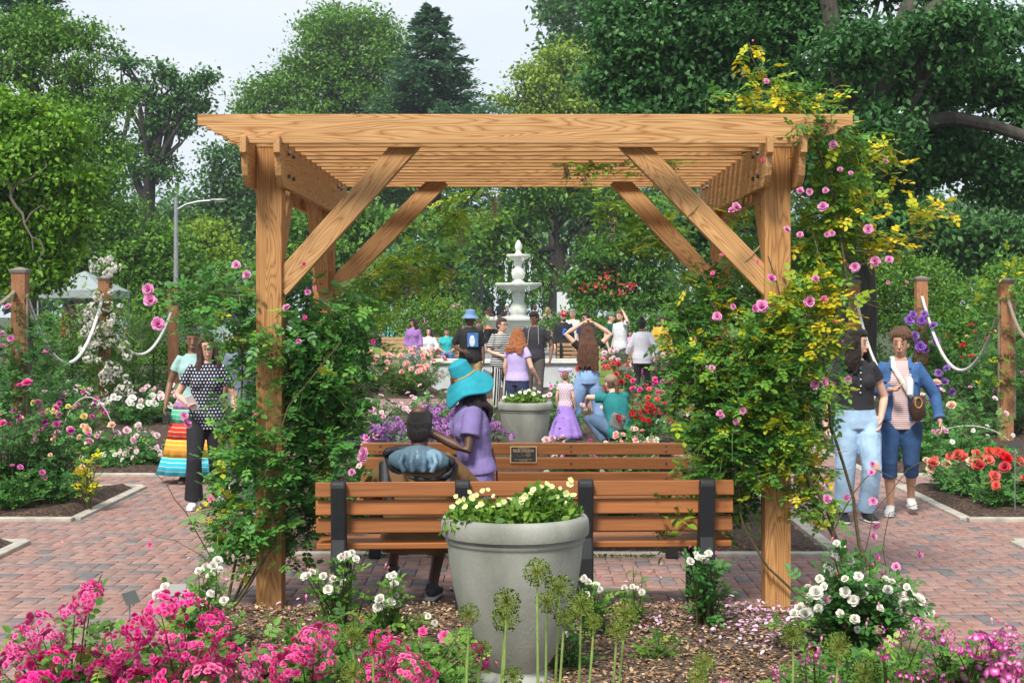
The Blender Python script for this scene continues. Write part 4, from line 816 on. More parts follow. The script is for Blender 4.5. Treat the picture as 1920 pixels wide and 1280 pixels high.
wisteria('yellow-green wisteria draping below the back beam at left of the fountain', [VL(880,380,12.2,45,22,.25,.6), VL(850,400,12.2,40,22,.2,.6), VL(770,490,12,60,25,.25,.65), VL(720,520,12,50,25,.2,.7), VL(830,500,12,40,20,.2,.6), VL(690,560,12,40,30,.2,.6)], [(865,400,470,22,12.2),(928,370,405,12,12.2),(765,500,555,14,12),(780,500,555,14,12),(845,500,540,12,12),(738,530,560,14,12)], [(cn([(900,350),(870,390),(800,450),(760,490),(700,540)], 12.1), .006, .002)], 42, 70)
wisteria('wisteria with pale lilac racemes hanging over the rear right brace', [VL(1170,380,12.2,45,25,.2,.5), VL(1220,420,12.2,50,40,.25,.45), VL(1260,450,12.2,30,40,.2,.45), VL(1200,440,12.2,30,30,.2,.5)], [(1148,380,450,18,12.2),(1245,420,460,12,12.2)], [(cn([(1160,350),(1220,410),(1280,500),(1290,560)], 12.1), .006, .002)], 43, 45)
wisteria('small wisteria shoot in the roof corner right of the near brace', [VL(1225,290,10,35,20,.12,.5), VL(1260,310,10,20,15,.12,.5)], [(1258,300,350,12,10)], [], 44, 10)
wisteria('wisteria sprig with a lilac flower tip dangling over the near bench', [VL(1255,940,9.0,16,50,.06,.3), VL(1300,920,9.1,25,50,.1,.3), VL(1250,990,9.0,14,26,.05,.3)], [(1237,990,1030,10,9.0)], [(cn([(1310,850),(1290,900),(1250,960),(1240,1010)], 9.0), .003, .0015)], 45, 22)
# --- front bed
hc = fset(hotpink, 'c'); wd_ = fset(creamw); ms = fset(magw, 'v')
frontg = green('front_rose_leaves', (.045, .14, .02), (.10, .25, .03), (.19, .37, .045), (.32, .50, .07), trans=.3)
fg = 'hot pink shrub roses along the front edge'
bush('hot pink shrub rose with tall upright clusters at the lower left corner', gx(110,6.2), 6.3, .55, .45, hc, FL([(165,1125,34),(140,1150,30),(70,1175,36),(45,1205,34),(95,1200,30),(30,1245,46),(95,1255,44),(150,1245,40),(160,1280,46),(220,1215,38),(205,1255,40),(60,1290,45),(175,1105,22)], 6.1, .5), fr=.1, extra=60, ls=.095, lm=frontg, step=.045, group=fg)
bush('hot pink shrub rose in full bloom between the corner bush and the left pergola post', gx(330,6.2), 6.4, .5, .45, hc, FL([(300,1145,40),(345,1140,34),(395,1165,32),(410,1180,26),(260,1180,34),(330,1200,40),(370,1220,40),(285,1230,44),(240,1250,46),(330,1265,48),(400,1245,42),(390,1280,46),(255,1290,46)], 6.1, .5), fr=.1, extra=60, ls=.095, lm=frontg, step=.045, group=fg)
bush('hot pink shrub rose with a rounded spray just left of centre at the bottom', gx(560,6.3), 6.4, .5, .4, hc, FL([(590,1205,38),(565,1225,34),(615,1190,26),(540,1250,40),(500,1235,34),(465,1250,36),(450,1280,40),(600,1245,34),(520,1280,40),(430,1225,24)], 6.2, .5), fr=.1, extra=54, ls=.095, lm=frontg, step=.045, group=fg)
bush('low hot pink shrub rose left of the foot of the stone urn', gx(730,6.3), 6.4, .42, .3, hc, FL([(715,1200,26),(735,1225,34),(700,1245,34),(760,1255,38),(790,1270,34),(735,1285,40),(690,1275,28),(880,1165,10),(905,1240,18),(895,1215,14)], 6.2, .4), fr=.1, extra=26, ls=.085, lm=frontg, step=.045, group=fg)
bush('leafy young rose with few blooms filling the mulch left of the urn', gx(620,7.2), 7.4, .35, .45, None, extra=44, ls=.085, lm=roseg2, step=.045, nfl=0)
bush('leafy rose foliage against the left side of the urn foot', gx(810,6.9), 7.0, .33, .28, fset(hotpink,'s'), nfl=4, fr=.03, extra=34, ls=.085, lm=frontg, step=.045)
bush('cream white rose cluster at the base of the left climbing rose', gx(385,7.8), 7.8, .42, .28, wd_, FL([(400,1060,11),(408,1052,13),(385,1063,10),(372,1070,9),(395,1078,11),(412,1068,10),(345,1110,12),(352,1118,11),(330,1120,10),(310,1100,12),(315,1112,12),(295,1115,13),(380,1125,14),(405,1130,12),(420,1125,11),(328,1160,12),(345,1155,11),(395,1112,10),(360,1140,10)], 7.7, .3), extra=22, lm=frontg, ls=.085)
bush('white rose on wiry stems standing in front of the left bench support', gx(640,8.1), 8.1, .5, .2, wd_, FL([(650,1040,10),(660,1036,9),(640,1045,10),(667,1048,10),(625,1085,9),(645,1092,10),(615,1105,12),(618,1098,11),(630,1108,10),(572,1080,10),(585,1072,10),(578,1078,9),(606,1080,10)], 7.9, .2), extra=12, lm=frontg, ls=.08)
bush('white rose with full round blooms standing over the bricks left of the urn', gx(735,8.3), 8.2, .45, .2, wd_, FL([(738,1078,9),(730,1080,9),(739,1094,11),(712,1122,12),(733,1128,12),(745,1132,11),(708,1138,12),(722,1132,10),(742,1115,9),(803,1155,8),(815,1167,8)], 8.0, .2), extra=14, lm=frontg, ls=.08)
bush('slim white rose just right of the stone urn', gx(1110,8.3), 8.3, .45, .12, wd_, FL([(1095,1084,9),(1103,1091,9),(1117,1097,10),(1100,1115,10),(1125,1105,8),(1060,1190,10),(1055,1212,10),(1065,1215,9)], 8.0, .2), extra=9, lm=frontg, ls=.08)
bush('small white rose with four blooms over the bricks right of the urn', gx(1185,8.5), 8.5, .4, .1, wd_, FL([(1171,1102,8),(1186,1099,7),(1193,1103,7),(1203,1110,9)], 8.3, .1), extra=5, lm=frontg, ls=.07)
bush('upright white rose growing up the right bench support', gx(1322,8.5), 8.4, .55, .14, wd_, FL([(1294,1052,10),(1310,1045,9),(1322,1050,10),(1329,1037,9),(1347,1057,8),(1305,1038,7),(1318,1045,8)], 8.2, .1), extra=20, lm=roseg, ls=.085, step=.04)
bush('large white rose bush below the right climbing rose at the corner of the bed', gx(1610,7.7), 7.8, .62, .42, wd_, FL([(1530,1110,17),(1548,1124,16),(1500,1140,14),(1512,1150,16),(1490,1150,12),(1572,1125,15),(1600,1125,14),(1555,1072,12),(1565,1065,10),(1537,1085,11),(1602,1090,12),(1610,1080,11),(1595,1052,9),(1574,1030,9),(1568,1018,9),(1580,1025,8),(1573,1048,8),(1585,1110,13),(1630,1100,12),(1650,1108,13),(1665,1105,12),(1705,1118,17),(1722,1125,17),(1695,1130,14),(1715,1135,13),(1660,1085,9),(1672,1090,9),(1682,1100,9),(1602,1160,12),(1615,1145,11),(1628,1160,11),(1685,1145,10),(1745,1148,10),(1730,1150,8),(1608,1180,9),(1520,1120,14),(1585,1085,10),(1620,1115,12),(1515,1100,9),(1545,1100,10),(1560,1095,9),(1640,1125,10),(1650,1140,10),(1590,1140,11),(1575,1150,10),(1535,1140,12),(1555,1145,11),(1700,1100,9),(1690,1115,10),(1600,1070,8),(1565,1040,7),(1550,1060,8)], 7.6, .4), extra=46, lm=roseg, ls=.095, step=.042)
bush('magenta and white single-flowered shrub rose at the lower right corner', gx(1830,6.4), 6.6, .5, .45, ms, FL([(1835,1210,26),(1850,1235,26),(1820,1225,24),(1872,1200,22),(1890,1190,20),(1900,1205,22),(1865,1225,24),(1890,1235,24),(1775,1190,18),(1740,1185,16),(1760,1200,18),(1880,1265,30),(1910,1275,28),(1820,1265,26),(1900,1250,24),(1860,1280,28),(1800,1245,16),(1790,1215,14),(1845,1195,16)], 6.3, .5), extra=40, lm=frontg, ls=.085)
bush('magenta and white shrub rose between the corner bush and the white rose bush', gx(1690,6.5), 6.6, .42, .35, ms, FL([(1735,1183,15),(1690,1190,13),(1665,1210,16),(1655,1225,16),(1720,1165,12),(1680,1240,16),(1695,1270,18),(1740,1255,18),(1755,1270,18),(1720,1280,18),(1775,1275,18),(1650,1180,10)], 6.3, .5), extra=34, lm=frontg, ls=.085)
bush('low magenta and white rose peeping up beside the right alliums', gx(1530,6.6), 6.6, .3, .25, ms, FL([(1525,1222,16),(1510,1235,14),(1460,1262,14),(1453,1255,10),(1538,1245,12),(1360,1278,10),(1565,1275,14)], 6.3, .3), extra=22, lm=frontg, ls=.085)
bush('low leafy seedling on the mulch right of the alliums', gx(1225,7.6), 7.6, .22, .16, None, nfl=0, extra=16, lm=roseg2, ls=.07)
bush('leafy dark green rose shoot at the right side of the urn foot', gx(1065,7.4), 7.4, .3, .14, None, nfl=0, extra=16, lm=roseg, ls=.08)
bush('low light green seedlings on the mulch at the bottom right of the urn', gx(1320,6.6), 6.6, .16, .3, None, nfl=0, extra=16, lm=roseg2, ls=.07)
bush('sprawling green rose foliage right at the bottom edge beneath the white rose bush', gx(1620,6.5), 6.7, .4, .3, None, nfl=0, extra=40, lm=roseg, ls=.09)
# alliums
alg = RM('allium_seed_head', [(0, (.08, .19, .02)), (.5, (.20, .31, .04)), (1, (.42, .40, .10))], .6, .1); alstem = M('allium_stem', (.22, .32, .08), .5, .2, 30)
def allium_head(seed):
    g = np.random.default_rng(seed); n = 230; u = unit(n, g); L_ = g.uniform(.8, 1.05, n); ps = []
    a = np.cross(u, unit(n, g)); a /= np.linalg.norm(a, axis=1)[:, None]; b_ = np.cross(u, a); s = .012
    tip = u*L_[:, None]
    V = np.stack([u*.03+a*s, u*.03-a*s, tip-a*s*.7, tip+a*s*.7], 1); ps.append((V.reshape(-1, 3), (np.array([(0, 1, 2, 3)])[None]+(np.arange(n)*4)[:, None, None]).reshape(-1, 4), np.repeat(g.uniform(.4, 1, n), 4)))
    V = np.stack([u*.03+b_*s, u*.03-b_*s, tip-b_*s*.7, tip+b_*s*.7], 1); ps.append((V.reshape(-1, 3), (np.array([(0, 1, 2, 3)])[None]+(np.arange(n)*4)[:, None, None]).reshape(-1, 4), np.repeat(g.uniform(.4, 1, n), 4)))
    r_ = .078; c = tip
    V = np.stack([c+a*r_, c+b_*r_, c-a*r_, c-b_*r_, c+u*r_*1.1, c-u*r_*.9], 1); q = np.array([(0, 1, 4, 4), (1, 2, 4, 4), (2, 3, 4, 4), (3, 0, 4, 4)])
    q = np.array([(5, 0, 4, 1), (5, 1, 4, 2), (5, 2, 4, 3), (5, 3, 4, 0)])
    ps.append((V.reshape(-1, 3), (q[None]+(np.arange(n)*6)[:, None, None]).reshape(-1, 4), np.repeat(g.uniform(0, .7, n), 6)))
    return merge(ps)
AH = [qmesh('flower_head', *[x for x in allium_head(s)][:2], alg, allium_head(s)[2]) for s in range(3)]
al = [(1007,1072,26,1010,'tallest allium seed head, standing over the right half of the urn'),(1050,1103,27,1035,'large allium seed head against the right rim side of the urn body'),(1025,1128,22,1022,'allium seed head tucked below the two tallest ones'),(950,1128,26,938,'upper of the two allium heads crossing the middle of the urn'),(948,1160,26,932,'lower of the two allium heads crossing the middle of the urn'),
 (1090,1133,26,1082,'allium seed head just off the right side of the urn'),(1058,1155,20,1040,'small allium head low against the right side of the urn'),(1114,1166,17,1092,'thin allium head right of the urn over the mulch'),(1173,1150,29,1150,'widest allium seed head standing alone right of the urn'),(1157,1182,22,1140,'ragged allium head below the widest one'),
 (880,1150,20,868,'allium head at the left edge of the urn body'),(905,1215,16,882,'small dry allium head low at the left of the urn foot'),(662,1190,22,668,'dry tan allium head over the pink roses at left'),(700,1205,16,700,'small dry allium head beside the tan one'),(662,1262,24,664,'dry allium head at the bottom edge among pink roses'),(875,1195,14,872,'tiny allium head over the hot pink flowers by the urn'),
 (1488,1190,24,1485,'green allium head standing in front of the white rose bush'),(1572,1212,28,1560,'round green allium head among the magenta roses'),(1622,1262,29,1615,'green allium head low at the bottom right'),(1322,1240,22,1325,'sparse allium head low over the mulch'),(1308,1268,20,1308,'sparse allium head at the bottom edge right of the urn'),(962,1268,20,960,'low allium head in front of the urn foot')]
g = np.random.default_rng(77)
for i, (x, y, rp, bx, lab) in enumerate(al):
    Y = 5.9+.5*((i*5) % 7)/7; hd = P(x, y, Y); bs = P(bx, 0, Y); r = empty('allium', (bs[0], Y, .05), lab, 'allium', 'alliums gone to seed in the front bed'); h_ = hd-np.array([bs[0], Y, .05])
    put(r, g, [AH[i % 3]], h_, rp*Y/F, unit(1, g)[0])
    mb = MB(); mb.tube(curve((0, 0, -.02), h_, (h_[0]*.1, 0, 0)), [.0065, .006, .006, .005, .005, .004], 8); mb.build('stem', alstem, r)
# urn planting
ylw = fm('pale_yellow_petal', (.75, .75, .12), (.82, .82, .35), (.84, .84, .50)); yf = fset(ylw, '5'); g = np.random.default_rng(6)
def petunia(label, lst, Y, c, r_, h, n, lm, fl, fr, z0, seed, ls=.05):
    root = empty('petunia_plant', (c[0], c[1], z0), label, 'petunia'); g = np.random.default_rng(seed); k = n; a = g.uniform(0, 6.28, k); q = g.random(k)**.5
    pos = np.stack([q*r_*np.cos(a), q*r_*np.sin(a), g.random(k)*h*(.5+.5*(1-q*q))], 1)
    V, Q, rn = scatter(LEAF6, pos, unit(k, g)+np.array([0, 0, .3]), unit(k, g)+np.array([0, 0, .7]), ls*(.6+.6*g.random(k)), g.random(k)); link('foliage', qmesh('foliage', V, Q, lm, rn), root)
    mb = MB()
    for i in range(10): p = pos[i]; mb.tube([(0, 0, -.01), tuple(p*.6), tuple(p)], [.003, .002, .001], 4)
    mb.build('stem', gstem, root)
    for (x, y, rr) in lst:
        p = P(x, y, Y)-np.array([c[0], c[1], z0]); put(root, g, fl, p, rr*.78*Y/F, np.array([p[0]*1.5, -.7, .5])+g.normal(0, .3, 3))
    return root
petg = green('petunia_leaves', (.06, .15, .02), (.13, .27, .03), (.24, .40, .05), trans=.3)
petunia('pale yellow petunias spilling over the left half of the near urn', [(848,950,8),(860,940,9),(872,950,8),(885,932,9),(893,928,7),(902,945,8),(905,920,7),(915,918,6),(925,930,6),(935,946,6),(870,935,7),(925,950,5),(945,940,7),(955,935,7),(895,950,6),(880,922,6),(855,930,6)], 7.0, (P(900,0,7.1)[0], 7.1), .17, .13, 900, petg, yf, .02, .79, 1)
petunia('taller pale yellow petunias in the right half of the near urn', [(1026,908,9),(1068,908,9),(1070,900,8),(1062,925,9),(1075,928,9),(980,935,9),(985,930,9),(978,940,8),(1000,918,8),(995,925,7),(1035,912,7),(1015,912,6),(1045,930,6),(1050,915,5),(1012,935,5),(1060,942,6)], 7.05, (P(1020,0,7.15)[0], 7.15), .17, .19, 1100, petg, yf, .02, .79, 2)
petunia('white flowering plant in the urn behind the far bench', [(985,735,6),(992,732,5),(1000,738,6),(1010,735,5),(975,736,5),(960,742,5),(1020,742,5),(945,745,5)], 16.9, (u2.location[0], 17.0), .22, .16, 500, petg, fset(whitep,'5'), .02, .73, 3, .06)
# --- planting beds, middle and sides (label, x, ytop, Y, radius, flowers, n, size)
def B(label, x, yt, Y, r, fl, n, fr=.04, lm=None, extra=None, ls=.10, name='rose_bush', cat='rose bush', group=None, step=None, tpl=None, z0=None, **kw):
    z0 = (.05 if z0 is None else z0); h = P(x, yt, Y)[2]-z0; far = Y > 17
    return bush(label, gx(x, Y), Y, max(.15, h), r, fl, None, n, fr, extra if extra is not None else int(16+30*r*(1.0 if not far else .9)), step or (.05 if not far else .07), ls*(1 if not far else 1.25), lm, tpl or (COMP5 if not far else COMP5F), name, cat, group, z0, **kw)
Lr = lambda c, k='l': fset(c, k)
mixed = [
 ('white groundcover rose behind the left end of the far bench', 690, 905, 12.3, .35, Lr(whitep,'5'), 26, .022), ('orange and pink low rose seen between the far bench slats', 830, 895, 12.4, .35, Lr(peach), 16, .03), ('white low rose behind the middle of the far bench', 1010, 880, 12.6, .4, Lr(whitep,'5'), 30, .025), ('white low rose behind the right half of the far bench', 1160, 878, 12.6, .4, Lr(creamw), 30, .028),
 ('yellow and cream rose at the right end of the far bench', 1310, 850, 12.8, .35, Lr(yelp), 20, .03), ('coral pink rose cluster above the right end of the far bench', 1220, 822, 13.8, .4, Lr(salmon,'d'), 26, .04), ('peach rose behind the far bench right of the crouching visitor', 1285, 835, 14.5, .35, Lr(peach,'d'), 16, .04), ('magenta sweet william beside the far bench support', 1110, 826, 13.5, .22, Lr(magp), 30, .02), ('big pink and white rose head right of the urn behind the far bench', 1040, 815, 14.2, .22, Lr(palep,'d'), 14, .05), ('pink rose low behind the plaque end of the far bench', 1075, 835, 13.4, .3, Lr(midpink), 16, .03),
 ('pink rose behind the seated man at left', 690, 815, 13.6, .35, Lr(midpink), 12, .035), ('leafy rose with pale blooms behind the left end of the far bench', 745, 830, 13.2, .35, Lr(palep), 12, .03)]
for m_ in mixed: B(*m_)
for i, (x, yt, Y, r, n, lab) in enumerate([(770,765,15.2,.5,24,'front of the lilac phlox mass behind the seated man'),(850,750,16.2,.5,24,'lilac phlox clump behind the woman with the teal hat'),(740,790,16.6,.45,18,'lilac phlox at the left end of the mass'),(880,765,15.4,.45,20,'lilac phlox next to the far urn'),(690,800,15.4,.4,14,'violet-blue phlox at the far left of the mass')]):
    B(lab, x, yt, Y, r, fset(lilac if i < 4 else purp, 'k'), n, .075, name='phlox', cat='phlox', lm=roseg, extra=20)
for a in [('dark red cluster rose beside the crouching visitor', 1205, 752, 19, .38, fset(redp,'k'), 12, .07), ('green rose with white blooms right of the dark red one', 1285, 770, 20, .4, Lr(whitep), 14, .04), ('salmon rose between the crouching visitor and the path', 1185, 800, 16, .35, Lr(salmon), 18, .035), ('cream groundcover rose by the right edge of the middle bed', 1225, 820, 16.5, .35, Lr(creamw), 22, .03), ('low pale rose near the right edging of the middle bed', 1250, 850, 14.2, .3, Lr(palep), 22, .03),
 ('yellow-green leafy perennial left of the far urn', 920, 708, 19.5, .4, None, 0), ('yellow-green leafy perennial right of the lilac shirt woman', 1045, 722, 20.5, .4, Lr(palep), 8), ('pink rose behind the toddler', 1070, 690, 24, .4, Lr(midpink), 10), ('tall pale rose left of the bucket hat man', 800, 720, 21.5, .5, Lr(palep), 14), ('pale pink rose in the left of the middle bed', 700, 738, 21, .5, Lr(palep), 22), ('pink rose by the left edging of the middle bed', 660, 745, 19, .45, Lr(midpink), 12), ('leafy rose in front of the white wall', 870, 740, 23.5, .5, Lr(midpink), 6), ('small leafy rose in front of the wall right of the urn', 1050, 712, 24, .4, Lr(palep), 5),
 ('crimson rose at the right back of the middle bed', 1165, 700, 23.5, .45, Lr(redp,'d'), 12, .05), ('bright pink rose at the right back of the middle bed', 1225, 690, 23, .45, Lr(hotpink,'d'), 12, .06), ('orange-red rose near the right back of the middle bed', 1195, 715, 21.5, .4, Lr(coral,'d'), 8, .045), ('magenta rose at the right back corner of the middle bed', 1255, 695, 24, .4, Lr(magp,'d'), 12, .06)]:
    B(*a)
for i, (x, yt, Y, lab) in enumerate([(655,655,31,'at the far left end of the row'),(700,655,32,'second from the left of the row'),(745,640,31,'in the middle of the row'),(790,645,32,'before the seated visitors'),(770,675,30.6,'in the front row below the others')]):
    B('salmon pink rose '+lab+', left of the white wall', x, yt, Y, .62, fset(salmon,'d'), 15, .062, group='salmon pink roses left of the pool', lm=roseg2, extra=34)
for i, (x, yt, Y, c, lab) in enumerate([(1130,668,31,redp,'red rose left in the bed right of the pool'),(1165,672,30.6,coral,'scarlet rose second in the bed right of the pool'),(1235,655,31.5,whitep,'white rose behind the woman in the white tunic'),(1275,650,32,palep,'pale rose at the right of the white tunic'),(1255,680,30.6,magp,'magenta rose at the right front of the far bed'),(1300,660,31,whitep,'white rose beside the right climbing rose, far off'),(1150,650,34,palep,'pale green rose in front of the park bench')]):
    B(lab, x, yt, Y, .7, fset(c,'d' if c is not whitep else 'l'), 18, .07, lm=roseg2, extra=34)
for i, (x, yt, Y, lab) in enumerate([(640,575,50,'far left under the maple'),(850,570,52,'right of the maple trunk'),(815,585,48,'in front of the others')]):
    B('tall pink rambling rose '+lab, x, yt, Y, 1.1, fset(midpink,'l'), 45, .10, lm=midg, extra=40, z0=.2, ls=.14, group='pink ramblers behind the lawn')
# left beds
for a in [('hot pink hybrid rose at the left edge of the near left bed', 15, 700, 13.6, .45, fset(hotpink,'d'), 12, .045), ('magenta rose second in the near left bed', 65, 745, 13.9, .4, fset(magp,'d'), 12, .04), ('pink and white rose third in the near left bed', 110, 770, 14.1, .4, fset(midpink,'d'), 12, .035), ('red-leaved low rose in front of the near left bed', 25, 860, 13.3, .35, fset(magp,'l'), 5, .03), ('low green rose at the right end of the near left bed', 100, 850, 13.6, .35, fset(peach), 5, .03)]:
    B(*a, extra=34)
for a in [('yellow rose behind the magenta roses at left', 100, 740, 17.5, .5, fset(yelp,'d'), 8, .05), ('magenta rose in the second left bed', 140, 730, 18.2, .5, fset(magp,'d'), 14, .04), ('peach rose beside the white rambler post', 170, 790, 17.3, .45, fset(peach,'d'), 10, .05), ('pale peach rose right of the rambler post', 245, 790, 17.3, .45, fset(palep,'d'), 14, .05), ('white groundcover rose below the rambler post', 285, 835, 17.2, .5, fset(palep,'l'), 34, .03), ('low white rose at the corner of the second left bed', 215, 850, 17.0, .45, fset(whitep,'l'), 18, .03), ('white shrub rose behind the walking women', 250, 735, 23, .7, fset(whitep,'l'), 26, .06), ('blush shrub rose right of the white one at left', 310, 720, 23.5, .7, fset(palep,'l'), 22, .06), ('cream shrub rose far left in the second bed', 90, 700, 22, .7, fset(palep,'l'), 12, .05), ('pink shrub rose at the left edge behind the rope post', 15, 620, 21.5, .7, fset(midpink,'d'), 12, .06), ('pale rose half hidden by the left climbing rose', 390, 700, 20, .6, fset(palep,'d'), 12, .05), ('deep green rose behind the left climbing rose', 450, 730, 18, .6, fset(coral,'d'), 6, .05), ('leafy shrub rose seen beyond the left pergola post', 560, 690, 20, .7, fset(palep), 10, .05)]:
    B(*a, extra=34)
B('thin young rose with yellowing leaves and two bare stems in the near left bed', 168, 765, 13.4, .13, None, 0, lm=yvine, extra=8, tone=.35)
# right beds
for a in [('coral rose with big blooms in the near right bed', 1830, 838, 14.2, .45, fset(coral,'d'), 16, .055), ('red rose at the right edge of the near right bed', 1905, 850, 13.9, .45, fset(redp,'d'), 12, .055), ('orange blend rose at the left of the near right bed', 1785, 848, 14.7, .35, fset(peach,'d'), 10, .05), ('coral rose low in front of the near right bed', 1880, 880, 13.5, .3, fset(coral,'d'), 7, .05)]:
    B(*a, extra=36)
for a in [('leafy rose with a single peach bloom beside the denim jacket woman', 1745, 700, 18, .6, fset(peach,'d'), 4, .06), ('green shrub rose between the right rope posts', 1800, 720, 19, .7, fset(palep,'l'), 6, .04), ('bushy green rose at the right edge behind the rope post', 1890, 690, 21, .8, fset(midpink,'l'), 8, .04), ('low green rose by the path behind the women at right', 1720, 790, 17.4, .55, fset(midpink,'l'), 5, .04), ('low dense green rose in front of the right rope post', 1810, 790, 17.3, .6, fset(whitep,'l'), 6, .03), ('green rose between the two women and the vine at right', 1570, 700, 20, .6, fset(palep,'d'), 6, .05), ('tall rose with small red flowers behind the right rope swag', 1840, 590, 23.5, .9, fset(redp,'l'), 24, .045), ('loose yellow-green rose arching at the far right edge', 1890, 500, 22, .7, fset(yelp,'l'), 16, .03)]:
    B(*a, extra=44)
# ---------------------------------------------------------------- rope posts with climbers
capm = M('grey_post_cap', (.20, .175, .15), .8, .2, 10); ropew = M('white_rope', (.62, .62, .60), .8, .2, 60, .4, 90); ropet = M('tan_rope', (.26, .21, .15), .85, .3, 60, .4, 90)
def rpost(x, yt, Y, label, zg=.03, extra=None):
    zt = P(x, yt, Y)[2]; r = empty('rope_post', (gx(x, Y), Y, zg), label, 'post', 'wooden posts carrying the rope swags'); h = zt-zg
    board('post', (0, 0, -.05), (0, 0, h-.05), .178, .178, oldpost, r, up=(0, 1, 0), o0=(0, 0, 0), bevel=.008)
    mb = MB(); mb.box((0, 0, h-.045), (.205, .205, .022)); mb.box((0, 0, h-.025), (.222, .222, .018))
    mb.add([(-.10, -.10, h-.0165), (.10, -.10, h-.0165), (.10, .10, h-.0165), (-.10, .10, h-.0165), (0, 0, h+.02)], [(0, 1, 4), (1, 2, 4), (2, 3, 4), (3, 0, 4)]); mb.build('cap', capm, r, smooth=False)
    if extra:
        mb = MB(); 
        for sx in extra: twist(mb, [(sx*.105, -.06, h*.86), (sx*.108, -.07, h*.5), (sx*.105, -.06, .3)], .022)
        mb.build('hanging_rope', ropet, r)
    return r
def twist(mb, pts, r_, pitch=.09):
    """three-strand rope along a path"""
    pts = [Vector(tuple(map(float, p))) for p in pts]; L_ = sum((pts[i+1]-pts[i]).length for i in range(len(pts)-1)); n = max(8, int(L_/.02)); n = min(n, 260)
    seg = [(pts[i+1]-pts[i]).length for i in range(len(pts)-1)]; out = []
    for k in range(n+1):
        d = L_*k/n; i = 0
        while i < len(seg)-1 and d > seg[i]: d -= seg[i]; i += 1
        out.append(pts[i].lerp(pts[i+1], min(1, d/max(seg[i], 1e-6))))
    for s in range(3):
        q = []
        for k, p in enumerate(out):
            t = (out[min(k+1, n)]-out[max(k-1, 0)]).normalized(); a = t.cross(Vector((0, 1, .01))).normalized() if abs(t.y) < .95 else t.cross(Vector((1, 0, 0))).normalized(); b_ = a.cross(t)
            th = 2*math.pi*(L_*k/n/pitch)+s*2.094; q.append(p+(a*math.cos(th)+b_*math.sin(th))*r_*.5)
        mb.tube(q, r_*.55, 6)
def swag(a, b_, low, label, mat=None, r_=.026, name='rope'):
    """a, b_ end points, low = lowest z"""
    a = np.array(a); b_ = np.array(b_); n = 28; pts = []
    for i in range(n+1):
        t = i/n; p = a*(1-t)+b_*t; dip = (min(a[2], b_[2])-low); tt = 1-abs(2*t-1)**2.0; p[2] = (a[2]*(1-t)+b_[2]*t)-tt*(((a[2]+b_[2])/2)-low); pts.append(p-a)
    mb = MB(); twist(mb, pts, r_); o = mb.build(name, mat or ropew, None); o.location = tuple(a); tag(o, label, 'rope', 'rope swags between the posts')
rpost(38, 503, 18.4, 'wooden post wrapped in green vine at the far left', extra=(1,)); rpost(197, 518, 23.5, 'wooden post smothered by white rambling roses at left'); rpost(325, 530, 28.8, 'wooden post behind the two walking women')
rpost(1602, 525, 26.5, 'wooden post above the heads of the two women at right'); rpost(1727, 519, 23.4, 'wooden post with purple clematis between two white ropes'); rpost(1885, 522, 20.3, 'wooden post with a tan rope coiled down its side at far right', extra=(-1, 1))
pt = lambda x, y, Y: P(x, y, Y)
swag(pt(52,560,18.6), pt(192,558,23.4), pt(0,680,21)[2], 'pale rope sagging between the vine post and the white rambler post')
swag(pt(203,600,23.6), pt(322,580,28.6), pt(0,664,26)[2], 'pale rope sagging behind the white rambler post toward the walking women')
swag(pt(-60,600,14.5), pt(26,548,18.3), pt(0,578,16)[2], 'tan rope entering from the left edge to the vine post', ropet)
swag(pt(1604,552,26.4), pt(1722,640,23.4), pt(0,708,24.6)[2], 'white rope curving down behind the two women at right')
swag(pt(1729,556,23.3), pt(1878,570,20.4), pt(0,694,21.8)[2], 'thick white rope sagging from the clematis post to the far right post')
swag(pt(1890,560,20.2), pt(1990,540,17), pt(0,640,18.5)[2], 'grey rope leaving the far right post toward the edge', ropet)
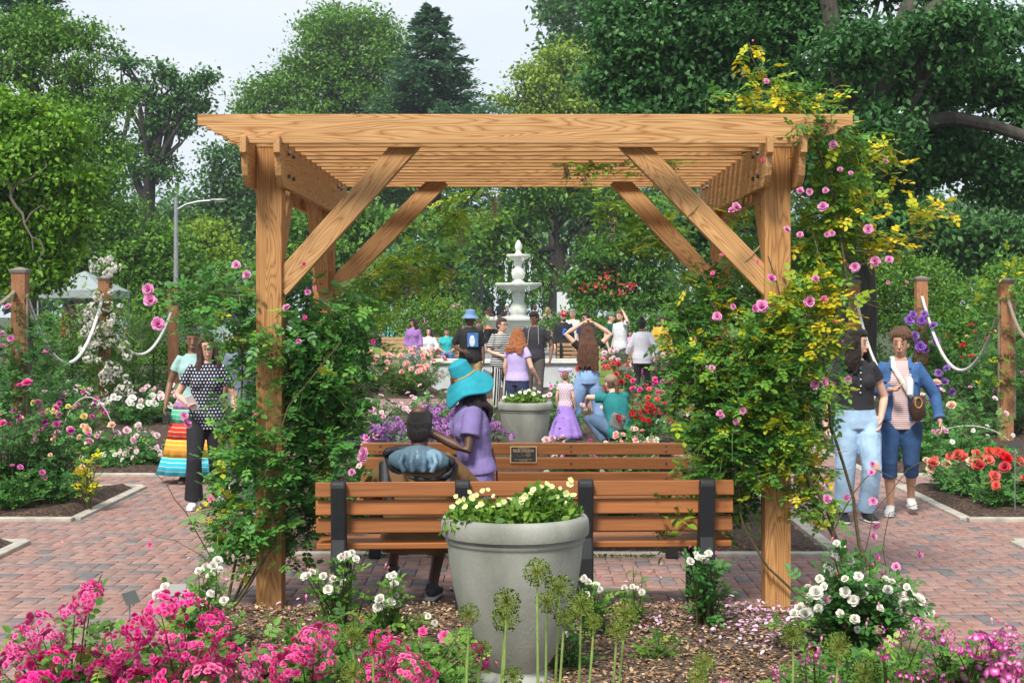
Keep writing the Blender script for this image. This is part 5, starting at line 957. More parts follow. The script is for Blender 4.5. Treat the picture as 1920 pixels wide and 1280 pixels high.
for args in [('green climber covering the far left rope post', [VL(45,560,18.3,25,40,.2,.3), VL(40,640,18.3,60,50,.3,.3), VL(60,720,18.3,80,60,.4,.35), VL(50,800,18.3,70,60,.4,.35), VL(95,600,18.5,30,40,.2,.4), VL(60,680,18.2,60,60,.3,.3)], 150, roseg, [(15,575,8),(5,650,9),(20,635,8)], fset(midpink,'d'), 18.3, 51),
 ('white rambling rose smothering the second left post', [VL(200,500,23.4,28,18,.25,.5), VL(195,590,23.4,45,50,.35,.5), VL(205,660,23.4,45,55,.35,.5), VL(210,730,23.4,40,45,.35,.5), VL(175,610,23.3,25,40,.2,.5)], 170, roseg2, None, fset(ramb,'k'), 23.3, 52),
 ('purple clematis on the second right post', [VL(1740,640,23.3,45,60,.3,.3), VL(1760,700,23.3,45,50,.3,.3), VL(1720,600,23.3,25,40,.2,.3)], 110, roseg, [(1705,600,11),(1728,602,10),(1715,630,11),(1725,650,13),(1735,655,10),(1755,640,9),(1750,610,9),(1760,700,9),(1770,715,9),(1755,725,9),(1785,735,8),(1745,745,9),(1780,765,8),(1712,590,9),(1733,590,8),(1775,690,8)], fset(purp,'s'), 23.1, 53),
 ('green climber with yellow tips on the far right post', [VL(1900,520,20.2,40,40,.3,.6), VL(1870,600,20.3,40,50,.3,.4), VL(1910,660,20.2,35,70,.3,.4), VL(1860,700,20.3,30,50,.2,.4), VL(1850,560,20.5,50,50,.3,.5)], 130, yvine, [], None, 20, 54)]:
    lab, lob, nsh, lm, fpx, fme, YY, sd = args
    if fpx is None:
        gq = np.random.default_rng(8); fpx = []
        for i in range(92): l = lob[gq.integers(0, len(lob))]; a = gq.uniform(0, 6.28); k = YY/F; cx, cy = (l[0]/k+VX), (HY-(l[2]-CH)/k); fpx.append((cx+math.cos(a)*l[3]/k*gq.random()**.5, cy+math.sin(a)*l[5]/k*gq.random()**.5, gq.uniform(6, 10.5)))
    vine(lab, lob, nsh, .06, .15, lm, [], [(P(x, y, YY-.25), rr*YY/F, fme) for x, y, rr in fpx], seed=sd, tpl=COMP5F, shl=(.2, .45), base=(lob[0][0], YY, .03))
# ---------------------------------------------------------------- street lamp, tent, gate posts, vehicles, benches, labels
galv = M('galvanised_metal', (.32, .33, .34), .5, .15, 15, metal=.6)
Y = 38; r = empty('street_lamp', (gx(330, Y), Y, 0), 'tall grey street lamp with one curved arm against the trees at left', 'street lamp'); zt = P(0,370,Y)[2]
mb = MB(); mb.tube([(0,0,0),(0,0,zt)], [.08,.05], 12); mb.build('pole', galv, r)
mb = MB(); mb.tube([tuple(P(x,y,Y)-np.array(r.location)) for x,y in ((331,394),(350,383),(372,378),(395,376),(408,375))], [.035,.03,.028,.025,.022], 8); mb.build('arm', galv, r)
mb = MB(); c = P(410,375,Y)-np.array(r.location); mb.box(c, (.42,.18,.06)); mb.build('lamp_head', galv, r, bevel=.03)
mb = MB(); mb.box(c+np.array([.03,0,-.038]), (.24,.12,.02)); mb.build('lens', M('lamp_lens', (.6,.6,.58), .2), r)
Y = 43; r = empty('canopy_tent', (gx(180, Y), Y, .2), 'grey and white pop-up canopy tent behind the white rambler post', 'tent'); tf = M('tent_fabric', (.27,.31,.31), .8, .1, 3)
lx = lambda x, y: P(x,y,Y)-np.array(r.location)
a, b_ = lx(100,545), lx(218,545); top = lx(150,508); mb = MB(); d_ = 1.5
V = [(a[0],-d_,a[2]),(b_[0],-d_,a[2]),(b_[0],d_,a[2]),(a[0],d_,a[2]),((a[0]+b_[0])/2,0,top[2]),(a[0],-d_,a[2]-.22),(b_[0],-d_,a[2]-.22),(b_[0],d_,a[2]-.22),(a[0],d_,a[2]-.22)]
mb.add(V, [(0,1,4),(1,2,4),(2,3,4),(3,0,4),(0,5,6,1),(1,6,7,2),(2,7,8,3),(3,8,5,0)]); o = mb.build('roof', tf, r, smooth=False); sm = o.modifiers.new('thick','SOLIDIFY'); sm.thickness = .01
for (x_, y_) in ((a[0]+.03,-d_+.03),(b_[0]-.03,-d_+.03),(a[0]+.03,d_-.03),(b_[0]-.03,d_-.03)):
    mb = MB(); mb.box((x_,y_,(a[2]-.1)/2),(.04,.04,a[2]-.1)); mb.build('leg', galv, r)
ironm = M('black_iron', (.012,.014,.016), .5, .2, 20)
for x, yt, Y, lab in ((893,520,62,'left of the two black iron posts beside the fountain'),(903,522,66,'inner black iron post close to the fountain'),(1041,545,62,'black iron post under the tree right of the fountain')):
    r = empty('iron_post', (gx(x,Y),Y,.25), lab, 'post'); zt = P(0,yt,Y)[2]-.25; mb = MB(); mb.box((0,0,zt/2),(.14,.14,zt)); mb.build('shaft', ironm, r, bevel=.01)
    mb = MB(); mb.lathe([(.001,zt-.0),(.09,zt),(.1,zt+.04),(.06,zt+.08),(.08,zt+.15),(.001,zt+.25)], 12); mb.build('finial', ironm, r)
Y = 64; r = empty('iron_fence', (gx(975,Y),Y,.25), 'low black iron fence in the shade behind the fountain', 'fence')
for x0_, x1_ in ((905,1040),(1041,1320),(620,890)):
    mb = MB(); xa, xb = gx(x0_,Y)-gx(975,Y), gx(x1_,Y)-gx(975,Y)
    for z in (.15, 1.15): mb.box(((xa+xb)/2,0,z),(xb-xa,.04,.04))
    k = int((xb-xa)/.16)
    for i in range(k+1): mb.box((xa+(xb-xa)*i/k,0,.67),(.02,.02,1.25))
    mb.build('panel', ironm, r, smooth=False)
def car(x, Y, label, col, rz=0, z0=.2, name='parked_car', cat='car', truck=False):
    r = empty(name, (gx(x,Y),Y,z0), label, cat, None, rz); pm_ = M('car_paint_'+label.split()[0], col, .25, .03, 2); gl, t_, b_ = newmat('car_glass'); b_.inputs['Base Color'].default_value=(.05,.07,.08,1); b_.inputs['Roughness'].default_value=.05
    low = [(-2.2,.35),(-2.25,.6),(-2.15,.85),(-1.3,.98),(1.35,1.0),(2.15,.9),(2.25,.6),(2.2,.35)]
    mb = MB(); mb.prism(low, -.88, .88, 1); mb.build('body', pm_, r, bevel=.06)
    cab = [(-1.3,.97),(-.6,1.42),(.75,1.45),(1.45,.98)] if not truck else [(-1.1,.97),(-.6,1.75),(.5,1.8),(.7,.98)]
    mb = MB(); mb.prism(cab, -.78, .78, 1); mb.build('cabin', pm_, r, bevel=.05)
    win = [(a*.92,.02+b*.985) for a,b in cab]; mb = MB(); mb.prism([(a*.86,1.02+(b-.97)*.86) for a,b in cab], -.79, .79, 1); mb.build('window', gl, r)
    for sx in (-1.4,1.4):
        for sy in (-.8,.8):
            w_ = empty('wheel', (0,0,0)); w_.parent = r; w_.location=(sx,sy,.33); mb=MB(); mb.tube([(0,-.11,0),(0,.11,0)], .33, 20); mb.build('tyre', blackm, w_, bevel=.02)
            mb=MB(); mb.tube([(0,-.117,0),(0,.117,0)], .2, 16); mb.build('rim', galv, w_)
    return r
car(1245, 62, 'silver car parked beyond the flowering tree', (.45,.47,.48), R(4)); car(445, 56, 'blue-white van glimpsed through the left climbing rose', (.55,.62,.70), R(-5), truck=True, name='parked_van', cat='van'); car(925, 78, 'dark pickup behind the fountain', (.06,.065,.07), R(2), truck=True, name='pickup_truck', cat='truck')
Y = 74; r = empty('notice_board', (gx(1055,Y),Y,.25), 'white notice board under the shade tree', 'notice board'); mb = MB(); mb.box((0,0,P(0,570,Y)[2]-.25),(.75,.05,1.2)); mb.build('panel', M('white_board',(.6,.62,.62),.6,.05), r, bevel=.01)
for s in (-.3,.3): mb = MB(); mb.tube([(s,0.05,0),(s,0.05,P(0,555,Y)[2]-.2)], .04, 8); mb.build('leg', galv, r)
def pbench(x, Y, rz, label, w_=1.8, z0=.1):
    r = empty('garden_bench', (gx(x,Y),Y,z0), label, 'bench', None, rz); wd = M('pale_bench_wood', (.42,.25,.13), .6, .15, 8)
    for k_, z in enumerate((.48,.58,.68,.78,.88)): mb = MB(); mb.box((0,.03*k_,z),(w_,.03,.08)); mb.build('back_slat', wd, r, smooth=False, bevel=.004)
    for k_ in range(4): mb = MB(); mb.box((0,-.08-.12*k_,.43),(w_,.10,.03)); mb.build('seat_slat', wd, r, smooth=False, bevel=.004)
    for s in (-w_/2+.1, w_/2-.1):
        mb = MB(); mb.prism([(-.5,0),(-.44,0),(-.44,.38),(-.02,.38),(.0,0),(.06,0),(.06,.42),(.2,.9),(.16,.92),(.0,.415),(-.5,.415)], s-.03, s+.03, 0); mb.build('support', ironm, r, smooth=False)
    return r
pbench(795, 41.3, 0, 'wooden garden bench where the two visitors sit left of the fountain', 2.4, .12); pbench(1140, 37.4, R(180), 'wooden garden bench behind the two young men right of the fountain', 2.6, .05)
def plabel(x, y, Y, label, rz=0, w_=.09, col=(.02,.02,.02)):
    p = P(x,y,Y); r = empty('plant_label', (p[0],p[1],.03), label, 'plant label', 'small plant name plates on stakes', rz); mb = MB(); mb.tube([(0,0,0),(0,0,p[2]-.03)], .004, 6); mb.build('stake', galv, r)
    mb = MB(); mb.box((0,0,0),(w_,.004,.065)); o = mb.build('plate', M('label_plate',col,.4,.1), r, smooth=False); o.location=(0,-.008,p[2]-.03); o.rotation_euler=(R(-30),0,0); return r
plabel(243,1120,7.2,'small grey plant label on a stake between the pink roses',R(65),.1,(.12,.13,.12)); plabel(333,1105,7.6,'small dark plant label behind the cream roses'); plabel(1903,832,13.2,'black plant label on a stake above the coral roses',0,.11); plabel(1170,690,23.2,'black plant label among the red roses left of the white tunic',0,.16)
# bent hoops of white pipe in the beds
hm = M('pale_hoop', (.45,.43,.36), .6, .1)
for x, Y, w_, h_, lab in ((165,17.8,.35,.75,'pale bent hoop stake at the foot of the white rambler post'),(1815,17.6,.6,.42,'pale curved hoop stake in the right bed by the post')):
    mb = MB(); mb.tube([(w_*math.cos(t),0,h_*math.sin(t)) for t in np.linspace(0,math.pi,16)], .008, 6); o = mb.build('hoop_stake', hm); o.location=(gx(x,Y),Y,.03); tag(o, lab, 'stake')
# umbrella on the lawn
Y = 62; r = empty('umbrella', (*P(742,622,Y)[:2], P(742,626,Y)[2]), 'open turquoise umbrella resting on the lawn at left', 'umbrella'); um = M('turquoise_fabric', (.10,.52,.62), .6, .1, 3); mb = MB(); n = 8; rr = .5
V = [(0,0,.0)]; mb = MB()
for j, (ra, z) in enumerate(((.0,.40),(.22,.36),(.42,.22),(.5,.0))):
    pass
mb.lathe([(.5,0),(.44,.2),(.25,.36),(.02,.42)], 8); o = mb.build('canopy', um, r, smooth=False); o.rotation_euler=(R(10),R(-8),0)
mb = MB(); mb.tube([(0,0,-.1),(0,0,.47)], .012, 6); mb.build('shaft', galv, r)
# ---------------------------------------------------------------- people
def remesh(mb, name, mat, vox, smooth=3, rnd=None):
    me = bpy.data.meshes.new('t'); me.from_pydata(mb.v, [], mb.f); o = bpy.data.objects.new('t', me); C.objects.link(o)
    bm = bmesh.new(); bm.from_mesh(me); bmesh.ops.recalc_face_normals(bm, faces=bm.faces); bm.to_mesh(me); bm.free()
    m = o.modifiers.new('r', 'REMESH'); m.mode = 'VOXEL'; m.voxel_size = vox; m.use_smooth_shade = True
    s = o.modifiers.new('s', 'SMOOTH'); s.factor = .5; s.iterations = smooth
    dg = bpy.context.evaluated_depsgraph_get(); dg.update(); r = bpy.data.meshes.new_from_object(o.evaluated_get(dg)); bpy.data.objects.remove(o); bpy.data.meshes.remove(me)
    r.name = name; r.materials.clear(); r.materials.append(mat); r.polygons.foreach_set('use_smooth', np.ones(len(r.polygons), dtype=bool)); return r
def skinm(n, c):
    m = M('skin_'+n, c, .5, .05, 4, .05, 60); m.node_tree.nodes['Principled BSDF'].inputs['Subsurface Weight'].default_value = .08; m.node_tree.nodes['Principled BSDF'].inputs['Subsurface Radius'].default_value = (.02, .008, .005); return m
SK = {'l': skinm('light', (.66, .40, .29)), 'm': skinm('tan', (.50, .28, .18)), 'b': skinm('brown', (.22, .105, .06)), 'd': skinm('dark', (.105, .05, .03))}
CM = {}
def cloth(c, r_=.85):
    k = tuple(c)
    if k not in CM: CM[k] = M('cloth', c, r_, .16, 9, .5, 16)
    return CM[k]
def jeans(c):
    k = ('j',)+tuple(c)
    if k not in CM: CM[k] = M('denim', c, .85, .25, 5, .4, 18, col2=[min(1, x*1.5) for x in c])
    return CM[k]
def hairm(c):
    k = ('h',)+tuple(c)
    if k not in CM: CM[k] = M('hair', c, .5, .55, 40, 1.0, 90, stretch=(3, 3, .25))
    return CM[k]
def pattern(name, base, ink, kind, sc, th=.22):
    m, t, b = newmat(name); n = t.nodes.new; l = t.links.new; tc = n('ShaderNodeTexCoord'); sp = n('ShaderNodeSeparateXYZ'); l(tc.outputs['Object'], sp.inputs[0])
    def math_(op, a, v=None, w=None):
        q = n('ShaderNodeMath'); q.operation = op
        l(a, q.inputs[0]) if not isinstance(a, (int, float)) else setattr(q.inputs[0], 'default_value', a)
        if v is not None:
            if isinstance(v, (int, float)): q.inputs[1].default_value = v
            else: l(v, q.inputs[1])
        return q.outputs[0]
    if kind == 'stripe': f = math_('FRACT', math_('MULTIPLY', sp.outputs[2], sc)); k = math_('LESS_THAN', f, th)
    elif kind == 'vstripe': f = math_('FRACT', math_('MULTIPLY', sp.outputs[0], sc)); k = math_('LESS_THAN', f, th)
    else:
        fz = math_('MULTIPLY', sp.outputs[2], sc); row = math_('FLOOR', fz); fx = math_('ADD', math_('MULTIPLY', sp.outputs[0], sc), math_('MULTIPLY', row, .5))
        a = math_('SUBTRACT', math_('FRACT', fx), .5); c_ = math_('SUBTRACT', math_('FRACT', fz), .5)
        k = math_('LESS_THAN', math_('ADD', math_('MULTIPLY', a, a), math_('MULTIPLY', c_, c_)), th*th)
    mx_ = n('ShaderNodeMixRGB'); mx_.inputs[1].default_value = c4(base); mx_.inputs[2].default_value = c4(ink); l(k, mx_.inputs[0]); l(mx_.outputs[0], b.inputs['Base Color']); b.inputs['Roughness'].default_value = .85; return m
eyew = M('eye_white', (.42, .38, .36), .4, .02); eyeb = M('eye_iris', (.02, .012, .008), .2, .02); lipm = M('lips', (.42, .14, .12), .5, .1); glassm = M('spectacle_frame', (.05, .035, .03), .3, .1)
V3 = lambda *a: Vector(a)
DEF = dict(shR=(.158,0,1.405), elR=(.215,-.02,1.13), wrR=(.225,.07,.89), shL=(-.158,0,1.405), elL=(-.215,-.02,1.13), wrL=(-.225,.07,.89),
           hipR=(.09,0,.93), knR=(.10,.02,.50), anR=(.10,-.02,.085), hipL=(-.09,0,.93), knL=(-.10,.02,.50), anL=(-.10,-.02,.085))
def person(label, X, Y, h, yaw, skin='l', top=None, bottom=None, hair=None, shoes=(.02,.02,.02), pose=None, sex='f', z0=0, head=(0,0,0), lean=0, shift=(0,0,0), vox=.0085, wide=1., face=True, glasses=False, cat='person', group=None, extras=None, toe=None, curl=(35,35), palm=None, hands=True, hat=None):
    s = h/1.75; r = empty('person', (X, Y, z0), label, cat, group, R(yaw)); J = dict(DEF); J.update(pose or {})
    Rl = Matrix.Rotation(-R(lean), 3, 'X'); piv = V3(0, 0, .95); sh = V3(*shift)
    U = lambda p: Rl @ (V3(*p)-piv)+piv+sh
    kz = (.93 if sex == 'f' else 1.0)
    up = {k: (U((DEF[k][0]*(1.06 if sex == 'm' else .94), DEF[k][1], DEF[k][2])) if k.startswith('sh') else None) for k in ('shR', 'shL')}
    for k in ('shR', 'shL'): J[k] = up[k]
    for k in ('elR', 'wrR', 'elL', 'wrL'): J[k] = U(J[k]) if k not in (pose or {}) else V3(*(pose or {})[k])
    for k in ('hipR', 'hipL'): J[k] = V3(*J[k])+sh*1.0
    for k in ('knR', 'anR', 'knL', 'anL'): J[k] = V3(*J[k])
    S_ = lambda p: Vector(p)*s
    W = wide
    def torso(mb, zs, inf=0, hem=None):
        tab = [(.84,.150,.110),(.90,.170,.122),(.96,.165,.118),(1.05,.140 if sex=='f' else .155,.098),(1.15,.138 if sex=='f' else .16,.100),(1.25,.150 if sex=='f' else .168,.108),(1.33,.148 if sex=='f' else .172,.106),(1.40,.128 if sex=='f' else .155,.085),(1.44,.088,.068),(1.485,.060,.058)]
        z0_, z1_ = zs; Z = [z0_]+[t[0] for t in tab if z0_+.012 < t[0] < z1_-.012]+[z1_]; pts = []; el = []
        for z in Z:
            rx = np.interp(z, [t[0] for t in tab], [t[1] for t in tab])*W+inf; ry = np.interp(z, [t[0] for t in tab], [t[2] for t in tab])*(.5+.5*W)+inf
            if hem and z < 1.0: rx += hem*(1.0-z)/.16; ry += hem*(1.0-z)/.16
            pts.append(S_(U((0, 0, z)))); el.append((rx*s, ry*s))
        mb.tube(pts, 1, 20, ell=el, up=Rl @ V3(0, 1, 0))
        if sex == 'f' and z1_ > 1.3 > z0_:
            for sx in (-1, 1): mb.ball(S_(U((sx*.072*W, .075, 1.27))), ((.07+inf*.6)*s, (.062+inf*.6)*s, (.07+inf*.6)*s), 12, 8)
    # ---- body (one surface)
    b = MB(); torso(b, (.84, 1.485))
    fwd = Rl @ V3(0, 1, 0)
    hc = U((0, .015, 1.62)); hq = Matrix.Rotation(R(head[0]), 3, 'Z') @ Matrix.Rotation(-R(head[1]), 3, 'X') @ Matrix.Rotation(R(head[2]), 3, 'Y')
    Hh = lambda p: hc+hq @ V3(*p)
    b.tube([S_(U((0, -.01, 1.42))), S_(U((0, -.005, 1.50))), S_(Hh((0, -.015, -.06)))], [.062*s, .052*s, .054*s], 14)
    prof = [(-.118,.020,.022,.052),(-.105,.036,.045,.036),(-.08,.050,.066,.020),(-.045,.060,.082,.010),(0,.068,.092,.002),(.045,.073,.097,-.003),(.08,.070,.092,-.008),(.105,.055,.072,-.010),(.122,.028,.038,-.010)]
    b.tube([S_(Hh((0, c_, z))) for z, rx, ry, c_ in prof], 1, 18, ell=[(rx*s, ry*s) for z, rx, ry, c_ in prof], up=hq @ V3(0, 1, 0))
    b.tube([S_(Hh((0, .088, .015))), S_(Hh((0, .104, -.02))), S_(Hh((0, .108, -.034))), S_(Hh((0, .09, -.042)))], [.008*s, .012*s, .016*s, .009*s], 8)
    b.ball(S_(Hh((0, .082, -.068))), (.026*s, .013*s, .014*s), 8, 6)
    for sx in (-1, 1): b.ball(S_(Hh((sx*.075, -.008, -.012))), (.010*s, .02*s, .032*s), 8, 6)
    for k, sx in (('R', 1), ('L', -1)):
        sh_, el, wr = J['sh'+k], J['el'+k], J['wr'+k]; shc = sh_*.96+U((0, 0, 1.42))*.04
        b.tube([S_(U((sx*.07, 0, 1.385))), S_(shc), S_(sh_.lerp(el, .35)), S_(el), S_(el.lerp(wr, .3)), S_(wr)], [.045*s, .050*s*W**.5, .045*s*W**.5, .037*s, .038*s*W**.5, .026*s], 12)
        hp, kn, an = J['hip'+k], J['kn'+k], J['an'+k]
        b.tube([S_(hp+V3(0, 0, .02)), S_(hp.lerp(kn, .3)), S_(hp.lerp(kn, .8)), S_(kn), S_(kn.lerp(an, .3)), S_(kn.lerp(an, .75)), S_(an)], [.095*s*W, .088*s*W, .062*s*W**.5, .056*s, .056*s, .038*s, .036*s], 14)
        # foot
        td = V3(*(toe[k] if toe else (sx*.12, 1, 0))).normalized(); J['td'+k] = td
        b.tube([S_(an+V3(0, 0, .0)-td*.05), S_(an+td*.04+V3(0, 0, -.045)), S_(an+td*.15+V3(0, 0, -.058))], [.036*s, .036*s, .025*s], 10)
        # hand: palm, four bent fingers, thumb
        d = (wr-el).normalized(); pn = V3(*(palm[k] if palm and k in palm else (-sx, 0, 0))); pn = (pn-d*pn.dot(d)); pn = pn.normalized() if pn.length > .05 else d.orthogonal().normalized(); sd = d.cross(pn).normalized()*(1 if sx > 0 else -1)
        c0 = wr+d*.045; b.tube([S_(wr), S_(c0), S_(wr+d*.092)], 1, 10, ell=[(.024*s, .020*s), (.036*s, .016*s), (.040*s, .014*s)], up=pn)
        cu = curl[0 if k == 'R' else 1]
        for fi, (o_, L_) in enumerate(((.030, .068), (.010, .078), (-.010, .072), (-.029, .055))):
            p = wr+d*.088+sd*o_; q = [p]; dirv = d.copy()
            for j, fr_ in enumerate((.45, .32, .26)):
                a = R(cu*(.5, 1.0, .9)[j]+fi*2); dirv = (Matrix.Rotation(a, 3, d.cross(pn)) @ dirv) if False else (dirv*math.cos(a)+pn*math.sin(a)*1.0).normalized() if j == 0 else (dirv+pn*math.tan(min(a, 1.2))*.8).normalized()
                p = p+dirv*L_*fr_; q.append(p)
            b.tube([S_(x) for x in q], [.0105*s, .0098*s, .009*s, .0082*s], 7)
        t0 = wr+d*.025+sd*.028; b.tube([S_(t0), S_(t0+sd*.022+d*.03+pn*.012), S_(t0+sd*.026+d*.058+pn*.024)], [.013*s, .012*s, .0095*s], 7)
        J['hand'+k] = wr+d*.10+pn*.03
    link('body', remesh(b, 'body', SK[skin], vox*s, 3), r)
    if face:
        for nm, mt, ctr, rad in (('eye', eyew, .030, .0108), ('iris', eyeb, .030, .0072)):
            for sx in (-1, 1):
                m = MB(); c_ = Hh((sx*ctr, .0835 if nm == 'eye' else .0925, .006)); m.ball((0, 0, 0), (rad*s, .006*s, rad*.5*s if nm == 'eye' else rad*.75*s), 10, 6); o = m.build(nm, mt, r, ang=0); o.location = S_(c_); o.rotation_euler = hq.to_euler()
        m = MB(); m.tube([S_(Hh((-.028, .088, -.069))), S_(Hh((-.012, .0955, -.066))), S_(Hh((.012, .0955, -.066))), S_(Hh((.028, .088, -.069)))], [.002*s, .0065*s, .0065*s, .002*s], 6); m.build('lips', lipm, r)
        for sx in (-1, 1): m = MB(); m.tube([S_(Hh((sx*.014, .0925, .027))), S_(Hh((sx*.032, .0915, .033))), S_(Hh((sx*.05, .080, .026)))], [.003*s, .0042*s, .002*s], 5); m.build('eyebrow', hairm(hair[1] if hair else (.03,.02,.015)), r)
    if glasses:
        m = MB()
        for sx in (-1, 1): m.tube([S_(Hh((sx*.032+.022*math.cos(t), .104, .004+.019*math.sin(t)))) for t in np.linspace(0, 6.28, 13)], .0024*s, 5); m.tube([S_(Hh((sx*.054, .102, .008))), S_(Hh((sx*.078, .0, .005)))], .0022*s, 5)
        m.tube([S_(Hh((-.01, .105, .008))), S_(Hh((.01, .105, .008)))], .0022*s, 5); m.build('glasses', glassm if glasses == 1 else ironm, r)
        if glasses == 2:
            for sx in (-1, 1): m = MB(); m.ball((0, 0, 0), (.022*s, .003*s, .018*s), 10, 6); o = m.build('lens', ironm, r, ang=0); o.location = S_(Hh((sx*.032, .104, .004))); o.rotation_euler = hq.to_euler()
    # ---- hair
    if hair:
        st, hcM = hair[0], hairm(hair[1]); m = MB(); gg = np.random.default_rng(int(X*1000) % 9973)
        if st == 'bald':
            m.tube([S_(Hh((0, -.03, z))) for z in (-.07, -.03, .02, .055)], 1, 18, ell=[(.055*s, .062*s), (.072*s, .072*s), (.079*s, .078*s), (.068*s, .066*s)], up=hq @ V3(0, 1, 0))
        else:
            m.ball(S_(Hh((0, -.022, .038))), (.084*s, .093*s, .098*s), 18, 12, M=hq)
            m.ball(S_(Hh((0, -.045, -.01))), (.078*s, .068*s, .08*s), 14, 10, M=hq)
            m.ball(S_(Hh((0, .004, .088))), (.080*s, .100*s, .055*s), 18, 12, M=hq)
        if hat and st != 'bald': m = MB(); m.ball(S_(Hh((0, -.032, .02))), (.078*s, .082*s, .085*s), 16, 10, M=hq); m.ball(S_(Hh((0, -.045, -.02))), (.074*s, .062*s, .07*s), 14, 10, M=hq)
        if st in ('long', 'wavy', 'curly', 'shoulder'):
            L_ = hair[2]; n = 34 if st != 'shoulder' else 26; amp = {'long': .006, 'shoulder': .006, 'wavy': .020, 'curly': .022}[st]
            for i in range(n):
                a = math.pi*(1.42 if st != 'shoulder' else 1.3)*(i/(n-1)-.5)+math.pi*1.5; cx, cy = math.cos(a), math.sin(a); ln = L_*gg.uniform(.86, 1.05); q = []; f0 = gg.uniform(0, 6.28)
                for j in range(9):
                    t = j/8; z = (.06 if not hat else -.03)-.04*t-(ln)*t; rr = (.082 if not hat else .070)+.012*t+(.035*min(1, t*1.6) if st in ('wavy', 'curly') else .006)
                    w1 = amp*math.sin(t*ln*38+f0)*min(1, t*3); p = Hh((cx*(rr+w1)*(1.0), cy*(rr+w1*.6)-.005, z)) if z > -.12 else None
                    if p is None:
                        base_ = Hh((cx*rr, cy*rr-.005, -.12)); p = base_+V3(cx*w1+cx*.02, cy*w1*.5-.0, (z+.12)); 
                        back = U((0, -.135, 1.3)); 
                        if cy < -.2: p.y = min(p.y, back.y+.0) if p.z < 1.45 and fwd.y > .2 else p.y
                    q.append(S_(p))
                m.tube(q, [(.019 if t < 7 else .008)*s*(1.15 if st in ('curly','wavy') else 1) for t in range(9)], 6)
        if st == 'bun':
            z_ = .15; m.ball(S_(Hh((0, -.05, z_))), (.045*s, .045*s, .04*s), 12, 8)
        if st == 'curlup':
            for i in range(90):
                u_ = unit(1, gg)[0]; u_[2] = abs(u_[2])*.9; m.ball(S_(Hh((u_[0]*.098, min(u_[1]*.10-.03, .065), u_[2]*.115+.05))), .024*s*gg.uniform(.6, 1.25), 7, 5)
        if st == 'pony':
            m.tube([S_(Hh((0, -.10, .05))), S_(Hh((0, -.16, .0))), S_(Hh((0, -.17, -.12))), S_(Hh((.01, -.15, -.24)))], [.03*s, .035*s, .028*s, .008*s], 8)
        if st == 'beard':
            m.tube([S_(Hh((0, .045, -.128))), S_(Hh((0, .03, -.10))), S_(Hh((0, .02, -.075)))], 1, 12, ell=[(.03*s, .03*s), (.046*s, .055*s), (.055*s, .072*s)], up=hq @ V3(0, 1, 0))
        link('hair', remesh(m, 'hair', hcM, .009*s, 2), r)
    if hat:
        kind, col = hat[0], cloth(hat[1]); m = MB(); ho = MB()
        if kind == 'cap':
            m.ball(S_(Hh((0, -.012, .055))), (.088*s, .104*s, .078*s), 16, 10, M=hq); m.tube([S_(Hh((0, .06, .05))), S_(Hh((0, .12, .052))), S_(Hh((0, .165, .040)))], 1, 12, ell=[(.078*s, .008*s), (.07*s, .008*s), (.04*s, .006*s)], up=hq @ V3(0, 0, 1))
        elif kind == 'bucket':
            for (ra, z) in ((1, 0),): m.lathe([(.165, -.005), (.14, .02), (.10, .055), (.092, .10), (.085, .135), (.05, .15), (.001, .152), (.001, .04)], 24)
            m.v = [tuple(S_(Hh((p[0]*.95, p[1]-.005, p[2]+.01)))) for p in m.v]
        elif kind == 'wide':
            m.lathe([(.001, .030), (.09, .018), (.185, -.072), (.212, -.108), (.226, -.092), (.190, -.034), (.102, .052), (.096, .09), (.084, .155), (.045, .18), (.001, .184)], 36)
            m.v = [tuple(S_(Hh((p[0]*.80+.0, (p[1]-.02)*.94, p[2]+.015+.03*math.sin(3*math.atan2(p[1], p[0]))*(1 if abs(p[0])+abs(p[1]) > .15 else 0))))) for p in m.v]
            t_ = MB(); t_.tube([S_(Hh((.084*math.cos(q), .098*math.sin(q)-.018, .066))) for q in np.linspace(0, 6.283, 25)], .006*s, 6); t_.build('hat_band', cloth((.62, .33, .05)), r)
        elif kind == 'beanie': m.ball(S_(Hh((0, -.012, .05))), (.09*s, .108*s, .09*s), 16, 10, M=hq)
        o = remesh(m, 'hat', col, .007*s, 2); link('hat', o, r)
    # ---- clothes
    if top:
        mat_, z_hem, slv, inf = (list(top)+[.85, .4, .014])[:4] if not hasattr(top[0], 'node_tree') else (list(top)+[.85, .4, .014][len(top)-1:])[:4]
        mat_ = mat_ if hasattr(mat_, 'node_tree') else cloth(mat_); m = MB(); torso(m, (z_hem, 1.468), inf, hem=.006)
        for k, sx in (('R', 1), ('L', -1)):
            sh_, el, wr = J['sh'+k], J['el'+k], J['wr'+k]; rr = .047*W**.5+inf*.8
            a = [U((sx*.07, 0, 1.385)), sh_*.97+U((0, 0, 1.40))*.03]
            if slv <= 0: continue
            if slv <= 1: a += [sh_.lerp(el, slv*.6), sh_.lerp(el, slv)]; rd = [.042, rr*.97, rr, rr*1.04]
            else: a += [sh_.lerp(el, .5), el, el.lerp(wr, (slv-1)*.6), el.lerp(wr, slv-1)]; rd = [.042, rr*.97, rr*.95, .040+inf*.9, .038+inf*.9, .032+inf]
            m.tube([S_(p) for p in a], [q*s for q in rd], 14)
        link(top[4] if len(top) > 4 else 'shirt', remesh(m, 'shirt', mat_, vox*1.15*s, 3), r)
